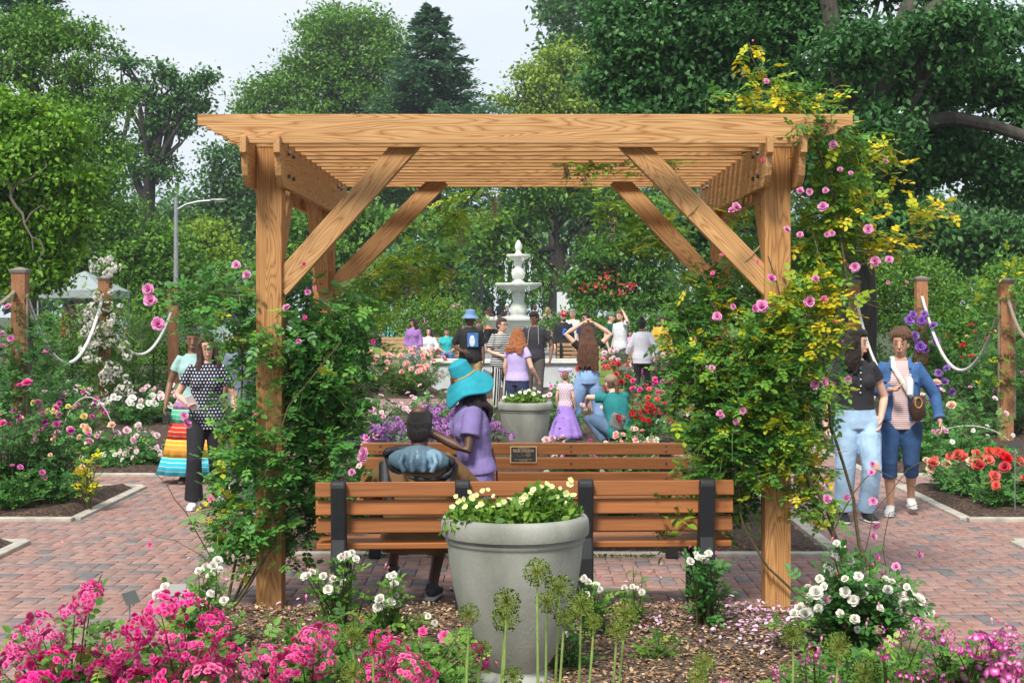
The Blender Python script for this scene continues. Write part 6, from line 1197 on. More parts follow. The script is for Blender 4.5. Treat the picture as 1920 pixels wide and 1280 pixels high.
    if bottom:
        kind = bottom[0]; mat_ = bottom[1] if hasattr(bottom[1], 'node_tree') else cloth(bottom[1]); m = MB()
        if kind in ('pants', 'shorts', 'wide', 'flare', 'capri', 'slim'):
            fr_ = {'pants': .93, 'shorts': -.85, 'wide': .96, 'flare': .98, 'capri': .32, 'slim': .9}[kind]; inf = {'pants': .018, 'shorts': .03, 'wide': .030, 'flare': .016, 'capri': .016, 'slim': .010}[kind]
            pts = [S_(V3(0, 0, z)+sh) for z in (.85, .92, 1.0, 1.06)]; m.tube([S_(V3(0,0,.85)+sh), S_(V3(0,0,.92)+sh), S_(V3(*(0,0,1.0))+sh), S_(U((0, 0, 1.05)))], 1, 18, ell=[((.15*W+inf)*s, (.115+inf)*s), ((.172*W+inf*.6)*s, (.122+inf*.6)*s), ((.16*W+.01)*s, (.115+.01)*s), ((.145*W+.012)*s, (.103+.01)*s)], up=(0, 1, 0))
            for k in 'RL':
                hp, kn, an = J['hip'+k], J['kn'+k], J['an'+k]
                if fr_ < 0: m.tube([S_(hp), S_(hp.lerp(kn, .4)), S_(hp.lerp(kn, -fr_))], [(.098*W+.006)*s, (.085*W+inf)*s, (.072*W+inf)*s], 14)
                else:
                    e = kn.lerp(an, fr_); rb = {'wide': .088, 'flare': .095, 'pants': .062, 'capri': .072, 'slim': .045}[kind]
                    m.tube([S_(hp), S_(hp.lerp(kn, .35)), S_(hp.lerp(kn, .8)), S_(kn), S_(kn.lerp(e, .5)), S_(e)], [(.098*W+.005)*s, (.088*W+inf)*s, (.066+inf)*s, (.060+inf)*s, ((.055+inf)*.45+rb*.55)*s, rb*s], 16)
            link('trousers' if kind != 'shorts' else 'shorts', remesh(m, 'trousers', mat_, vox*1.15*s, 3), r)
        elif kind == 'skirt':
            zt, zb, rb = bottom[2:5]; sl = 44; nz = 8; prof = []; V = []
            for j in range(nz+1):
                t = j/nz; z = zt-(zt-zb)*t; rr = .15*W*(1-t)+rb*t
                for k_ in range(sl):
                    th = 2*math.pi*k_/sl; q = 1+.10*t*math.sin(th*9+1.3*math.sin(th*2)); V.append(tuple(S_(V3(rr*q*math.cos(th), rr*.82*q*math.sin(th), z)+sh)))
            for j in range(nz): 
                pass
            Fc = [(j*sl+k_, j*sl+(k_+1) % sl, (j+1)*sl+(k_+1) % sl, (j+1)*sl+k_) for j in range(nz) for k_ in range(sl)]+[tuple(range(sl-1, -1, -1)), tuple(range(nz*sl, (nz+1)*sl))]
            m.add(V, Fc); m.build('skirt', mat_, r, ang=0)
    if shoes:
        mt = cloth(shoes, .6); st_ = cloth((.62, .61, .58), .7)
        for k in 'RL':
            an, td = J['an'+k], J['td'+k]; g_up = V3(0, 0, 1); m = MB()
            m.tube([S_(an-td*.055+V3(0, 0, -.02)), S_(an-td*.01+V3(0, 0, -.018)), S_(an+td*.05+V3(0, 0, -.035)), S_(an+td*.12+V3(0, 0, -.05)), S_(an+td*.185+V3(0, 0, -.057))], 1, 12, ell=[(.034*s, .050*s), (.042*s, .055*s), (.044*s, .040*s), (.047*s, .028*s), (.034*s, .020*s)], up=(0, 0, 1))
            link('shoe', remesh(m, 'shoe', mt, .008*s, 2), r)
            m = MB(); m.tube([S_(an-td*.075+V3(0, 0, -.073)), S_(an+td*.05+V3(0, 0, -.075)), S_(an+td*.14+V3(0, 0, -.075)), S_(an+td*.205+V3(0, 0, -.068))], 1, 12, ell=[(.036*s, .012*s), (.042*s, .013*s), (.047*s, .012*s), (.03*s, .009*s)], up=(0, 0, 1)); m.build('sole', st_, r)
    if extras: extras(r, J, S_, U, Hh, hq, s)
    return r
def held(name, mat, c, d, label=None, cat=None, rot=(0, 0, 0), bev=.003):
    mb = MB(); mb.box((0, 0, 0), d); o = mb.build(name, mat, None, smooth=False, bevel=bev); o.location = c; o.rotation_euler = rot; tag(o, label, cat); return o
def Wd(r, p): bpy.context.view_layer.update(); return tuple(r.matrix_world @ Vector(p))
phonem = M('phone_body', (.03, .03, .035), .25, .05); phonew = M('pale_phone_case', (.62, .58, .62), .4, .05)
# --- near left pair
def ex1(r, J, S_, U, Hh, hq, s):
    o = held('phone', phonew, Wd(r, S_(J['handR']+V3(0, .0, .01))), (.075, .012, .15), 'pale phone in the right hand of the polka-dot woman', 'phone', (R(20), R(-25), 0))
navydot = pattern('navy_polka_dot', (.010, .014, .045), (.62, .62, .60), 'dot', 33, .24)
person('woman in navy polka-dot top and flared black trousers walking by the left post', gx(388, 13.7), 13.7, 1.6, 186, 'l', (navydot, .80, .55, .02), ('flare', (.012, .012, .016)), ('long', (.07, .032, .022), .42), (.62, .62, .62), dict(knR=(.11, .16, .50), anR=(.12, .10, .085), knL=(-.09, .02, .50), anL=(-.11, -.22, .13), elR=(.30, -.06, 1.14), wrR=(.17, .17, 1.07), elL=(-.27, -.04, 1.13), wrL=(-.28, .03, .88)), 'f', vox=.007, glasses=1, head=(14, 0, 6), extras=ex1, palm={'R': (-.3, .6, .7)})
def rainbow():
    return RM('tiered_rainbow_cloth', [(0, (.02, .42, .62)), (.20, (.75, .30, .03)), (.42, (.62, .03, .03)), (.62, (.05, .42, .30)), (.82, (.55, .18, .52))], .85, 0)
def tiered(r, J, S_, U, Hh, hq, s):
    cols = [((.52, .20, .50), .98, .84, .16, .22), ((.05, .42, .30), .84, .68, .22, .25), ((.62, .03, .035), .68, .50, .25, .28), ((.80, .32, .03), .50, .30, .28, .33), ((.02, .42, .62), .30, .10, .33, .40)]
    for c_, zt, zb, ra, rb in cols:
        mb = MB(); mb.lathe([(rb*.96*s, zb*s), (rb*s, zb*s), ((ra+.006)*s, zt*s), (ra*.9*s, zt*s)], 60, sy=.8); mb.v = [(p[0]*(1+.05*math.sin(math.atan2(p[1], p[0])*11)), p[1]*(1+.05*math.sin(math.atan2(p[1], p[0])*11)), p[2]) for p in mb.v]
        mb.build('skirt_tier', pattern('tier_stripe', c_, (.62, .60, .20), 'stripe', 22, .14), r, ang=0)
    held('camera', phonem, Wd(r, S_(J['handR']+V3(0, 0, -.05))), (.07, .05, .10), 'small black camera hanging from the hand of the woman in the tiered skirt', 'camera')
person('woman in pale teal tee and tiered rainbow skirt behind the polka-dot woman', gx(362, 15.7), 15.7, 1.63, 188, 'b', ((.30, .48, .45), .92, .5, .016), None, ('bun', (.012, .010, .010)), (.10, .06, .04), dict(elR=(.26, -.05, 1.14), wrR=(.30, .06, .90)), 'f', vox=.008, head=(0, 4, 0), extras=tiered)
person('person in a grey-blue shirt mostly hidden by the left climbing rose', gx(458, 15.2), 15.2, 1.68, 176, 'b', ((.13, .16, .22), .85, .6, .02), ('pants', (.05, .05, .06)), ('short', (.012, .010, .010)), (.4, .4, .4), None, 'm')
# --- near right pair
def ex3(r, J, S_, U, Hh, hq, s):
    held('phone', phonew, Wd(r, S_(J['handR']+V3(0, .01, -.04))), (.012, .075, .15), 'lilac phone low in the hand of the young woman in black', 'phone', (R(25), 0, 0))
    m = MB(); 
    for z in (1.36, 1.30, 1.24, 1.18): m.ball(S_(U((.0, .148 if z > 1.2 else .14, z))), .009*s, 8, 5)
    for b_ in (0,): pass
    for z in (1.36, 1.30, 1.24, 1.18): q = MB(); q.ball((0, 0, 0), (.008*s, .004*s, .008*s), 8, 5); o = q.build('button', phonew, r); o.location = S_(U((0, .146 if z > 1.2 else .135, z)))
    q = MB(); q.ball((0, 0, 0), (.014*s, .006*s, .018*s), 8, 6); o = q.build('pendant', cloth((.02, .22, .18), .3), r); o.location = S_(U((0, .125, 1.40)))
    q = MB(); q.tube([S_(U((-.05, .05, 1.475))), S_(U((0, .115, 1.415))), S_(U((.05, .05, 1.475)))], .002*s, 5); q.build('necklace', phonem, r)
    q = MB(); q.ball((0, 0, 0), (.038*s, .006*s, .045*s), 10, 6); o = q.build('knee_rip', SK['l'], r); o.location = S_(J['knL']+V3(-.0, .108, .02))
person('young woman in black buttoned tee and pale ripped jeans, head turned right', gx(1605, 12.8), 12.8, 1.67, 184, 'l', ((.018, .018, .022), 1.02, .42, .018), ('wide', jeans((.30, .44, .60))), ('curly', (.022, .013, .009), .30), (.015, .015, .017), dict(knR=(.11, .05, .50), anR=(.12, .0, .085), knL=(-.11, .12, .50), anL=(-.11, -.03, .085), elR=(.27, -.06, 1.12), wrR=(.30, .06, .88), elL=(-.28, -.05, 1.13), wrL=(-.21, .06, .93)), 'f', vox=.007, wide=1.06, head=(52, 2, 0), extras=ex3)
def ex4(r, J, S_, U, Hh, hq, s):
    W = 1.12; m = MB()      # open denim jacket: two halves, collar and sleeves
    for sx in (-1, 1):
        m.tube([S_(U((sx*.108, -.005, z))) for z in (.90, 1.0, 1.15, 1.3, 1.385, 1.44)], 1, 16, ell=[((.088)*s, .152*s), (.082*s, .142*s), (.076*s, .138*s), (.078*s, .140*s), (.062*s, .115*s), (.035*s, .08*s)], up=(0, 1, 0))
        sh_, el, wr = (J['shR'], J['elR'], J['wrR']) if sx > 0 else (J['shL'], J['elL'], J['wrL'])
        m.tube([S_(U((sx*.08, 0, 1.375))), S_(sh_), S_(sh_.lerp(el, .5)), S_(el), S_(el.lerp(wr, .5)), S_(el.lerp(wr, .88))], [.05*s, .064*s, .062*s, .056*s, .050*s, .046*s], 14)
        m.tube([S_(U((sx*.03, -.06, 1.47))), S_(U((sx*.085, .03, 1.47))), S_(U((sx*.085, .12, 1.39)))], [.022*s, .024*s, .012*s], 8)
        mc = MB(); mc.tube([S_(el.lerp(wr, .78)), S_(el.lerp(wr, .90))], [.056*s, .056*s], 14); mc.build('cuff', jeans((.06, .14, .30)), r)
        mp_ = MB(); mp_.box((0, 0, 0), (.075*s, .008*s, .07*s)); o = mp_.build('pocket', jeans((.05, .12, .27)), r, bevel=.002); o.location = S_(U((sx*.125, .138, 1.30)))
    link('jacket', remesh(m, 'jacket', jeans((.035, .105, .26)), .009*s, 3), r)
    q = MB(); q.tube([S_(U((.075, .02, 1.50))), S_(U((.06, .135, 1.40))), S_(U((-.03, .165, 1.25))), S_(U((-.12, .15, 1.10)))], 1, 8, ell=[(.022*s, .006*s)]*4, up=(0, -1, 0)); q.build('strap', cloth((.62, .60, .52)), r)
person_p4 = person('curly-haired woman in blue denim jacket, striped shirt and cropped jeans', gx(1688, 13.2), 13.2, 1.655, 166, 'm', (pattern('red_white_stripe', (.70, .66, .64), (.42, .10, .12), 'stripe', 55, .4), .82, 0, .018), ('capri', jeans((.018, .055, .14))), ('curlup', (.16, .075, .035)), (.55, .54, .52), dict(knR=(.10, .12, .50), anR=(.09, .02, .085), knL=(-.10, .04, .50), anL=(-.10, -.18, .14), elR=(.30, .02, 1.16), wrR=(.08, .24, 1.20), elL=(-.32, -.05, 1.13), wrL=(-.36, .08, .90)), 'f', vox=.007, wide=1.1, head=(-6, 0, 0), extras=ex4, palm={'R': (-.2, .5, .5)})
bt = empty('water_bottle', P(1706, 722, 12.93), 'clear water bottle held at the chest of the denim jacket woman', 'bottle'); m_, t_, b_ = newmat('clear_plastic'); b_.inputs['Base Color'].default_value = (.75, .78, .8, 1); b_.inputs['Roughness'].default_value = .1
mb = MB(); mb.lathe([(.03, -.08), (.032, .02), (.028, .05), (.013, .075), (.013, .085)], 16); mb.build('body', m_, bt); mb = MB(); mb.lathe([(.016, .083), (.016, .10)], 12); mb.build('cap', phonew, bt)
hb = empty('shoulder_bag', P(1720, 765, 12.95), 'dark brown leather bag with tan ring on the hip of the denim jacket woman', 'bag'); mb = MB(); mb.ball((0, 0, 0), (.075, .04, .12), 16, 10); mb.build('body', M('brown_leather', (.045, .022, .014), .4, .3, 12, .2), hb); mb = MB(); mb.tube([(.03*math.cos(t), -.042, .05+.045*math.sin(t)) for t in np.linspace(0, 6.283, 14)], .006, 6); mb.build('ring', cloth((.45, .22, .05), .4), hb)
# --- man on the near bench
def ex5(r, J, S_, U, Hh, hq, s):
    q = MB(); q.ball((0, 0, 0), (.05*s, .045*s, .03*s), 14, 8); o = q.build('bald_patch', SK['d'], r, ang=0); o.location = S_(Hh((0, -.045, .118)))
    hood = M('blue_grey_lining', (.16, .27, .36), .6, .15, 8, .4, 12); blk = cloth((.012, .014, .018), .6)
    m = MB(); m.tube([S_(U((x, -.17-.05*(1-abs(x)*4), 1.44-.02*(1-abs(x)*4)))) for x in (-.2, -.1, 0, .1, .2)], 1, 14, ell=[(.02*s, .03*s), (.05*s, .09*s), (.06*s, .12*s), (.05*s, .09*s), (.02*s, .03*s)], up=(0, 0, 1))
    m = MB(); m.tube([S_(U((.02+x_, -.155-.03*(1-abs(x_)*5), 1.425-.30*x_*x_-.0-.03*x_))) for x_ in (-.19, -.14, -.07, 0, .07, .14, .19)], 1, 14, ell=[(.03*s, .02*s), (.062*s, .035*s), (.085*s, .045*s), (.095*s, .05*s), (.085*s, .045*s), (.062*s, .035*s), (.03*s, .02*s)], up=(0, 1, 0))
    for q_ in (-.09, -.03, .04, .10): m.tube([S_(U((.02+q_, -.215, 1.46))), S_(U((.02+q_*1.2, -.24, 1.40))), S_(U((.02+q_*.9, -.225, 1.34)))], .018*s, 7); link('hood', remesh(m, 'hood', hood, .009*s, 2), r)
    m = MB()
    for t0, t1 in ((0, 6.283),): m.tube([S_(U((.02+.215*math.cos(t), -.175+.05*abs(math.cos(t))-.02*math.sin(t), 1.425-.03*math.cos(t)+(.055 if math.sin(t) > 0 else .125)*math.sin(t)))) for t in np.linspace(t0, t1, 26)], [((.027 if math.sin(t) > .0 else .018)+.004*math.sin(7*t))*s for t in np.linspace(t0, t1, 26)], 8)
    link('hood_edge', remesh(m, 'hood_edge', blk, .008*s, 2), r)
    m = MB(); m.tube([S_(U((-.21, -.03, 1.40))), S_(U((-.19, -.12, 1.24))), S_(U((-.15, -.15, 1.14)))], [.045*s, .045*s, .02*s], 10); m.build('yoke', blk, r); m = MB(); m.tube([S_(U((.21, -.03, 1.40))), S_(U((.20, -.12, 1.24)))], [.045*s, .03*s], 10); m.build('yoke', blk, r)
person('balding man in brown jacket with blue-grey hood sitting on the near bench, back turned', -.635, 9.14, 1.70, -4, 'd', (M('brown_jacket', (.16, .085, .032), .8, .2, 8, .4, 12), .84, 1.85, .045, 'jacket'), ('shorts', (.14, .08, .035)), ('short', (.018, .015, .015)), (.03, .04, .06), dict(knR=(.12, .50, .53), anR=(.06, .24, .09), knL=(-.20, .52, .55), anL=(-.32, 1.0, .10), elR=(.34, .16, .72), wrR=(.10, .38, .64), elL=(-.33, .16, .72), wrL=(-.12, .40, .66)), 'm', lean=8, shift=(0, -.02, -.49), wide=1.16, head=(-6, 6, 0), face=False, vox=.0075, extras=ex5)
# --- woman in lilac with the wide hat
def ex6(r, J, S_, U, Hh, hq, s):
    m = MB(); m.tube([S_(J['wrL'].lerp(J['elL'], .10)), S_(J['wrL'].lerp(J['elL'], .18))], [.036*s, .037*s], 14); m.build('watch', phonem, r)
    m = MB(); m.tube([S_(U((-.02, -.14, 1.10))), S_(V3(.02, -.165, .95)), S_(V3(.06, -.185, .80)), S_(V3(.08, -.19, .70))], .008*s, 6); m.build('purse_strap', cloth((.22, .07, .04), .5), r)
person('woman in turquoise wide-brimmed hat and lilac outfit standing over the seated man', gx(893, 9.62), 9.62, 1.47, 104, 'd', (M('lilac_linen', (.22, .17, .40), .85, .15, 7, .4, 14), .93, .62, .035, 'blouse'), ('wide', M('lilac_linen_trousers', (.20, .155, .37), .85, .15, 7, .4, 14)), ('curly', (.025, .012, .018), .26), (.16, .16, .18), dict(elL=(-.24, .12, 1.12), wrL=(-.10, .42, 1.27), elR=(.22, .16, 1.14), wrR=(.08, .44, 1.30)), 'f', wide=1.06, head=(10, 26, 0), lean=7, face=True, vox=.0075, hat=('wide', (.015, .31, .40)), extras=ex6, palm={'L': (.6, .2, -.4), 'R': (-.6, .2, -.4)}, curl=(50, 50))
# --- middle distance
def bagex(r, J, S_, U, Hh, hq, s):
    m = MB(); m.tube([S_(U((.16, -.10, 1.42))), S_(U((.17, -.14, 1.2))), S_(U((.18, -.15, 1.03)))], 1, 8, ell=[(.018*s, .005*s)]*3, up=(0, 1, 0)); m.build('bag_strap', cloth((.20, .30, .07)), r)
gb = empty('green_handbag', P(1137, 705, 20.3), 'olive green leather handbag hanging behind the long-haired woman', 'handbag'); gl_ = M('green_leather', (.17, .27, .055), .45, .2, 10, .2)
mb = MB(); mb.prism([(-.10, -.13), (.10, -.13), (.085, .08), (-.085, .08)], -.045, .045, 1); mb.build('body', gl_, gb, bevel=.012); mb = MB(); mb.prism([(-.092, .0), (.092, .0), (.088, .085), (-.088, .085)], -.053, -.046, 1); mb.build('flap', gl_, gb, bevel=.003)
person('woman seen from behind with long wavy brown hair and hands clasped on her head', gx(1103, 20.7), 20.7, 1.63, -3, 'l', ((.010, .010, .012), 1.06, .38, .014), ('wide', jeans((.19, .30, .50))), ('wavy', (.13, .055, .03), .60), (.3, .2, .2), dict(elR=(.34, .0, 1.60), wrR=(.09, -.02, 1.76), elL=(-.34, .0, 1.60), wrL=(-.09, -.02, 1.76), anR=(.20, 0, .085), knR=(.15, .02, .5), anL=(-.22, 0, .085), knL=(-.17, .02, .5)), 'f', face=False, extras=bagex, vox=.0085, palm={'R': (0, 0, -1), 'L': (0, 0, -1)}, curl=(12, 12))
person('woman with orange-red hair in lilac tee and navy jacket tied at the waist', gx(970, 21.3), 21.3, 1.56, -28, 'l', (M('lilac_tee', (.50, .40, .72), .85, .12, 8, .3, 14), .90, .45, .02), ('slim', (.03, .04, .11)), ('wavy', (.42, .14, .045), .30), (.1, .1, .1), dict(elR=(.27, -.02, 1.12), wrR=(.30, .14, .92)), 'f', face=False, wide=1.1)
person('kneeling visitor in teal tee and tan cap crouching among the roses', gx(1158, 19.3), 19.3, 1.66, 28, 'l', ((.008, .17, .17), .82, .55, .03), ('pants', jeans((.07, .12, .20))), ('pony', (.16, .08, .045)), (.6, .6, .6), dict(knR=(.20, .34, .42), anR=(.14, .0, .09), knL=(-.24, .40, .44), anL=(-.16, .05, .09), elR=(.30, .28, .72), wrR=(.16, .46, .60), elL=(-.32, .26, .72), wrL=(-.20, .50, .62)), 'f', lean=22, shift=(0, -.08, -.66), face=False, wide=1.1, hat=('cap', (.28, .20, .14)))
db = held('dotted_pouch', pattern('black_dot', (.01,.01,.012), (.6,.6,.6), 'dot', 40, .3), tuple(P(1158, 790, 18.9)), (.19, .06, .2), 'black and white dotted pouch at the back of the kneeling visitor', 'pouch', (0, R(20), 0), .03)
person('toddler with a lilac bow and lilac tulle skirt beside the far urn', gx(1060, 20.3), 20.3, .98, -20, 'l', (pattern('floral_tee', (.60, .50, .58), (.45, .10, .12), 'dot', 30, .2), .85, .4, .02), ('skirt', cloth((.33, .20, .60)), 1.0, .12, .42), ('short', (.28, .14, .07)), (.5, .4, .5), None, 'f', face=False, hat=None)
bw_ = MB(); bw_.ball((-.05, 0, 0), (.055, .02, .035), 10, 6); bw_.ball((.05, 0, 0), (.055, .02, .035), 10, 6); bw_.ball((0, 0, 0), .02, 8, 6); me_ = remesh(bw_, 'hair_bow', cloth((.50, .42, .68)), .008, 2)
tag(link('hair_bow', me_, None, (gx(1060, 20.3), 20.3, 1.0)), 'lilac bow on the head of the toddler', 'hair bow')
def ex7(r, J, S_, U, Hh, hq, s):
    held('phone', phonem, Wd(r, S_(J['handR'])), (.08, .15, .014), 'black phone held low by the man in the blue bucket hat', 'phone', (R(20), 0, 0))
    q = MB(); q.box((0, 0, 0), (.19*s, .004*s, .24*s)); o = q.build('shirt_print', cloth((.05, .17, .42)), r, smooth=False); o.location = S_(U((-.03, .155, 1.25)))
    q = MB(); q.ball((0, 0, 0), (.05*s, .004*s, .10*s), 10, 6); o = q.build('shirt_print', cloth((.6, .65, .68)), r); o.location = S_(U((-.02, .159, 1.23)))
    q = MB(); q.prism([(-.09, 0), (.07, -.02), (.13, .24), (-.02, .32)], -.05, .05, 1); o = q.build('folded_jacket', cloth((.13, .16, .20)), None, bevel=.02); o.location = Wd(r, S_(J['handL']+V3(-.04, 0, -.36))); tag(o, 'grey folded jacket hanging from the hand of the bucket hat man', 'jacket')
person('man in blue bucket hat, black printed tee and khaki trousers looking right', gx(882, 26.6), 26.6, 1.80, 186, 'd', ((.012, .012, .014), .84, .85, .022), ('pants', (.50, .38, .16)), ('short', (.012, .010, .010)), (.05, .05, .05), dict(elR=(.30, -.04, 1.14), wrR=(.14, .22, 1.05)), 'm', wide=1.1, head=(42, 3, 0), hat=('bucket', (.14, .25, .42)), extras=ex7)
bwst = pattern('black_white_stripe', (.012, .012, .014), (.62, .62, .60), 'stripe', 26, .42)
person('woman in black and white striped top and trousers with glasses and upswept hair', gx(940, 26.0), 26.0, 1.68, 205, 'l', (bwst, .84, .75, .03), ('pants', pattern('bw_vertical', (.012, .012, .014), (.62, .62, .60), 'vstripe', 26, .42)), ('bun', (.09, .05, .035)), (.02, .02, .02), dict(elR=(.26, .02, 1.14), wrR=(.02, .24, 1.04)), 'f', wide=1.1, glasses=1, head=(30, 0, 0))
def ex10(r, J, S_, U, Hh, hq, s):
    m = MB(); m.tube([S_(U((-.07, .02, 1.49))), S_(U((-.09, .135, 1.38))), S_(U((-.10, .15, 1.15)))], .005*s, 5); m.tube([S_(U((.07, .02, 1.49))), S_(U((.09, .135, 1.38))), S_(U((.11, .15, 1.12)))], .005*s, 5); m.build('earphone_cord', cloth((.4, .4, .4)), r)
person('man in charcoal tee with a grey neck cord looking down beside the pale urn', gx(1002, 28.0), 28.0, 1.79, 172, 'b', ((.028, .026, .034), .86, .6, .02), ('pants', (.10, .09, .08)), ('short', (.015, .012, .012)), (.05, .05, .05), dict(elR=(.30, -.02, 1.14), wrR=(.22, .22, 1.08), elL=(-.32, -.06, 1.12), wrL=(-.30, .02, .86)), 'm', wide=1.07, head=(-30, 18, 0), extras=ex10)
# --- far visitors
def ex13(r, J, S_, U, Hh, hq, s):
    for (dx, dz, rx, rz) in ((-.01, .05, .05, .03), (.02, -.02, .025, .07), (-.03, -.06, .03, .03)):
        q = MB(); q.ball((0, 0, 0), (rx*s, .004*s, rz*s), 10, 6); o = q.build('shirt_print', cloth((.02, .17, .70)), r); o.location = S_(U((dx, .165, 1.24+dz)))
Zt = lambda Y: float(terrain(Y))-.03
person('bearded man in red cap, sunglasses and black sweatshirt with blue print', gx(1057, 37.5), 37.5, 1.80, 184, 'l', ((.012, .013, .018), .88, 1.8, .022), ('shorts', (.010, .010, .012)), ('beard', (.05, .03, .02)), (.3, .3, .3), None, 'm', Zt(37.5), glasses=2, hat=('cap', (.55, .02, .05)), extras=ex13, vox=.011)
person('grey-haired man in white shirt behind the red cap man', gx(1074, 40.5), 40.5, 1.76, 150, 'm', ((.55, .54, .50), .85, .5, .03), ('pants', (.12, .11, .10)), ('short', (.30, .29, .28)), (.1, .1, .1), None, 'm', Zt(40.5), vox=.011)
person('dark-haired man in navy tee and sunglasses looking right', gx(1099, 36.6), 36.6, 1.76, 160, 'm', ((.022, .025, .075), .85, .55, .03), ('pants', (.05, .05, .07)), ('short', (.010, .009, .009)), (.1, .1, .1), None, 'm', Zt(36.6), glasses=2, head=(-35, 0, 0), vox=.011)
person('young man in green cap and dark green tee facing left', gx(1144, 36.2), 36.2, 1.80, 240, 'l', ((.010, .075, .048), .86, .55, .03), ('shorts', (.015, .015, .018)), ('short', (.10, .05, .03)), (.1, .1, .1), None, 'm', Zt(36.2), hat=('cap', (.10, .16, .11)), vox=.011, head=(10, 0, 0))
person('bearded man in loose white shirt and grey shorts with a hand to his head', gx(1163, 35.9), 35.9, 1.82, 130, 'l', ((.62, .63, .66), .84, .7, .03), ('shorts', (.07, .07, .075)), ('beard', (.22, .10, .05)), (.1, .1, .1), dict(elR=(-.0, .0, 0), wrR=(0, 0, 0)) if False else dict(elL=(-.34, .10, 1.52), wrL=(-.16, .04, 1.70)), 'm', Zt(35.9), vox=.011, palm={'L': (1, 0, 0)}, head=(10, 0, 0))
def ex18(r, J, S_, U, Hh, hq, s):
    m = MB(); m.tube([S_(U((.12, -.10, 1.43))), S_(U((0, -.15, 1.22))), S_(U((-.15, -.14, 1.0)))], .009*s, 6); m.build('bag_strap', cloth((.05, .05, .06)), r)
    q = MB(); q.box((0, 0, 0), (.16*s, .07*s, .16*s)); o = q.build('crossbody_bag', cloth((.35, .37, .42)), None, bevel=.02); o.location = Wd(r, S_((-.22, -.13, .93))); tag(o, 'small silver crossbody bag on the woman in the white tunic', 'bag')
person('woman in white tunic and black trousers walking away, black hair tied up', gx(1204, 30.0), 30.0, 1.64, -12, 'b', (M('white_tunic', (.66, .67, .74), .85, .08, 8, .3, 14), .78, 1.7, .03), ('slim', (.010, .010, .013)), ('bun', (.008, .008, .009)), (.05, .05, .05), dict(knR=(.10, .08, .50), anR=(.10, .1, .10), anL=(-.08, -.12, .12), elL=(-.27, .0, 1.14), wrL=(-.34, .10, .93), elR=(.30, -.05, 1.14), wrR=(.38, -.05, .95)), 'f', 0, face=False, wide=1.1, vox=.010)
person('woman in a mustard yellow wrap at the edge of the right climbing rose', gx(1240, 37.5), 37.5, 1.66, 200, 'm', ((.62, .36, .03), .70, 1.7, .07), ('pants', (.05, .05, .06)), ('long', (.05, .03, .02), .3), (.1, .1, .1), None, 'f', Zt(37.5), vox=.011, wide=1.1)
person('small child in pink behind the woman in the white tunic', gx(1182, 41), 41, 1.15, 180, 'm', ((.62, .25, .42), .6, .5, .04), ('slim', (.3, .1, .2)), ('short', (.02, .015, .012)), (.4, .2, .3), None, 'f', Zt(41), vox=.011)
person('barefoot woman in orange top and black leggings behind the left of the fountain', gx(918, 53), 53, 1.62, 40, 'm', ((.70, .26, .13), .90, .5, .03), ('capri', (.012, .012, .014)), ('long', (.07, .025, .02), .3), None, None, 'f', .27, vox=.012, face=False, wide=1.1)
person('man in white cap and black jacket seen through the fountain spray', gx(951, 60), 60, 1.78, 184, 'l', ((.015, .015, .018), .85, 1.8, .03), ('pants', (.03, .03, .04)), ('short', (.1, .06, .04)), (.1, .1, .1), dict(elR=(.28, .05, 1.16), wrR=(.06, .26, 1.22), elL=(-.28, .05, 1.16), wrL=(-.06, .26, 1.22)), 'm', .27, hat=('cap', (.62, .62, .64)), vox=.012)
person('man in cream shirt with his back turned behind the fountain', gx(1003, 57), 57, 1.72, 10, 'm', ((.55, .50, .40), .85, .5, .025), ('pants', (.15, .13, .10)), ('short', (.06, .045, .04)), (.1, .1, .1), None, 'm', .27, face=False, vox=.012, wide=1.07)
person('blond woman in a pink plaid dress right of the fountain', gx(1027, 54), 54, 1.62, 20, 'l', (pattern('pink_plaid', (.50, .18, .28), (.70, .50, .56), 'stripe', 9, .35), .60, .5, .05), ('slim', (.012, .012, .014)), ('shoulder', (.42, .25, .12), .2), (.1, .1, .1), None, 'f', .27, face=False, vox=.012, wide=1.07)
person('young woman with long dark hair in a purple sweater standing by the bench', gx(775, 38.2), 38.2, 1.60, 170, 'm', ((.30, .14, .40), .85, 1.7, .03), ('wide', (.30, .30, .36)), ('long', (.03, .014, .010), .50), (.1, .1, .1), None, 'f', Zt(38.2), head=(-30, 14, 0), vox=.011, wide=1.05)
sit = dict(knR=(.11, .42, .52), anR=(.11, .40, .09), knL=(-.11, .42, .52), anL=(-.11, .38, .09), elR=(.27, .06, .74), wrR=(.12, .28, .62), elL=(-.27, .06, .74), wrL=(-.12, .28, .62))
person('dark-haired woman in a white jacket seated on the bench left of the fountain', gx(804, 41.0), 40.9, 1.64, 180, 'l', ((.62, .64, .66), .88, 1.8, .03, 'jacket'), ('skirt', cloth((.015, .015, .018)), .98, .80, .2), ('shoulder', (.012, .010, .010), .22), (.4, .3, .25), sit, 'f', Zt(41), lean=-4, shift=(0, 0, -.42), vox=.011)
person('woman in a turquoise tee and blue jeans seated at the right of the bench', gx(838, 41.0), 40.9, 1.64, 184, 'm', ((.02, .36, .38), .88, .55, .03), ('slim', jeans((.06, .12, .30))), ('short', (.02, .014, .012)), (.3, .3, .3), sit, 'f', Zt(41), lean=-4, shift=(0, 0, -.42), vox=.011, wide=1.07, head=(0, 14, 0))
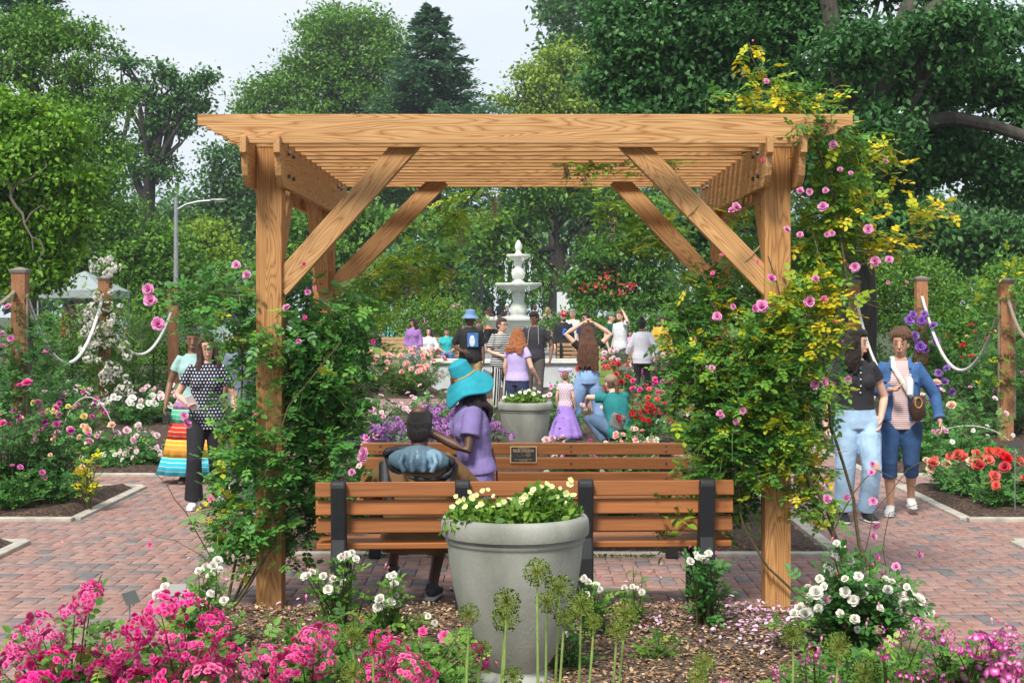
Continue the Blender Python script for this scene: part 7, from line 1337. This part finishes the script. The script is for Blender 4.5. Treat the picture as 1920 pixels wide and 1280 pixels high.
person('person in white seated on the lawn beside the turquoise umbrella', gx(713, 60), 60, 1.7, 150, 'l', ((.55, .56, .58), .88, .6, .03), ('pants', (.04, .05, .10)), ('short', (.02, .015, .012)), (.1, .1, .1), dict(knR=(.16, .36, .45), anR=(.1, .5, .09), knL=(-.16, .36, .45), anL=(-.1, .5, .09)), 'm', .27, lean=-6, shift=(0, 0, -.80), vox=.013, hat=('cap', (.5, .03, .05)))
person('man in a red shirt under the canopy tent', gx(124, 43), 43, 1.76, 130, 'l', ((.55, .02, .03), .85, .6, .03), ('pants', (.05, .05, .06)), ('short', (.25, .23, .22)), (.1, .1, .1), None, 'm', .2, vox=.012)
person('person in a black coat under the canopy tent', gx(140, 42.2), 42.2, 1.74, 100, 'm', ((.010, .010, .012), .70, 1.8, .05), ('pants', (.02, .02, .03)), ('short', (.015, .012, .010)), (.1, .1, .1), None, 'f', .2, vox=.012)
person('man in a grey cap at the back of the canopy tent', gx(133, 44), 44, 1.88, 170, 'l', ((.10, .10, .11), .85, .6, .03), ('pants', (.05, .05, .06)), ('short', (.2, .18, .17)), (.1, .1, .1), None, 'm', .2, hat=('cap', (.12, .13, .15)), vox=.012)
person('person in a white and navy floral shirt beside the white rambler', gx(224, 40), 40, 1.80, 150, 'm', (pattern('floral_shirt', (.45, .50, .58), (.04, .06, .14), 'dot', 18, .33), .84, .6, .03), ('pants', (.20, .18, .15)), ('short', (.02, .015, .012)), (.1, .1, .1), None, 'm', .1, vox=.012)

# ---------------------------------------------------------------- the air
hz = bpy.data.materials.new('haze_air'); hz.use_nodes = True; t_ = hz.node_tree; t_.nodes.clear(); o_ = t_.nodes.new('ShaderNodeOutputMaterial'); v_ = t_.nodes.new('ShaderNodeVolumePrincipled')
v_.inputs['Color'].default_value = (.86, .92, 1, 1); v_.inputs['Density'].default_value = .0005; v_.inputs['Anisotropy'].default_value = .2; t_.links.new(v_.outputs[0], o_.inputs['Volume'])
mb = MB(); mb.box((0, 100, 24), (540, 340, 50.4)); tag(mb.build('haze', hz, smooth=False), None, None, None, 'stuff')
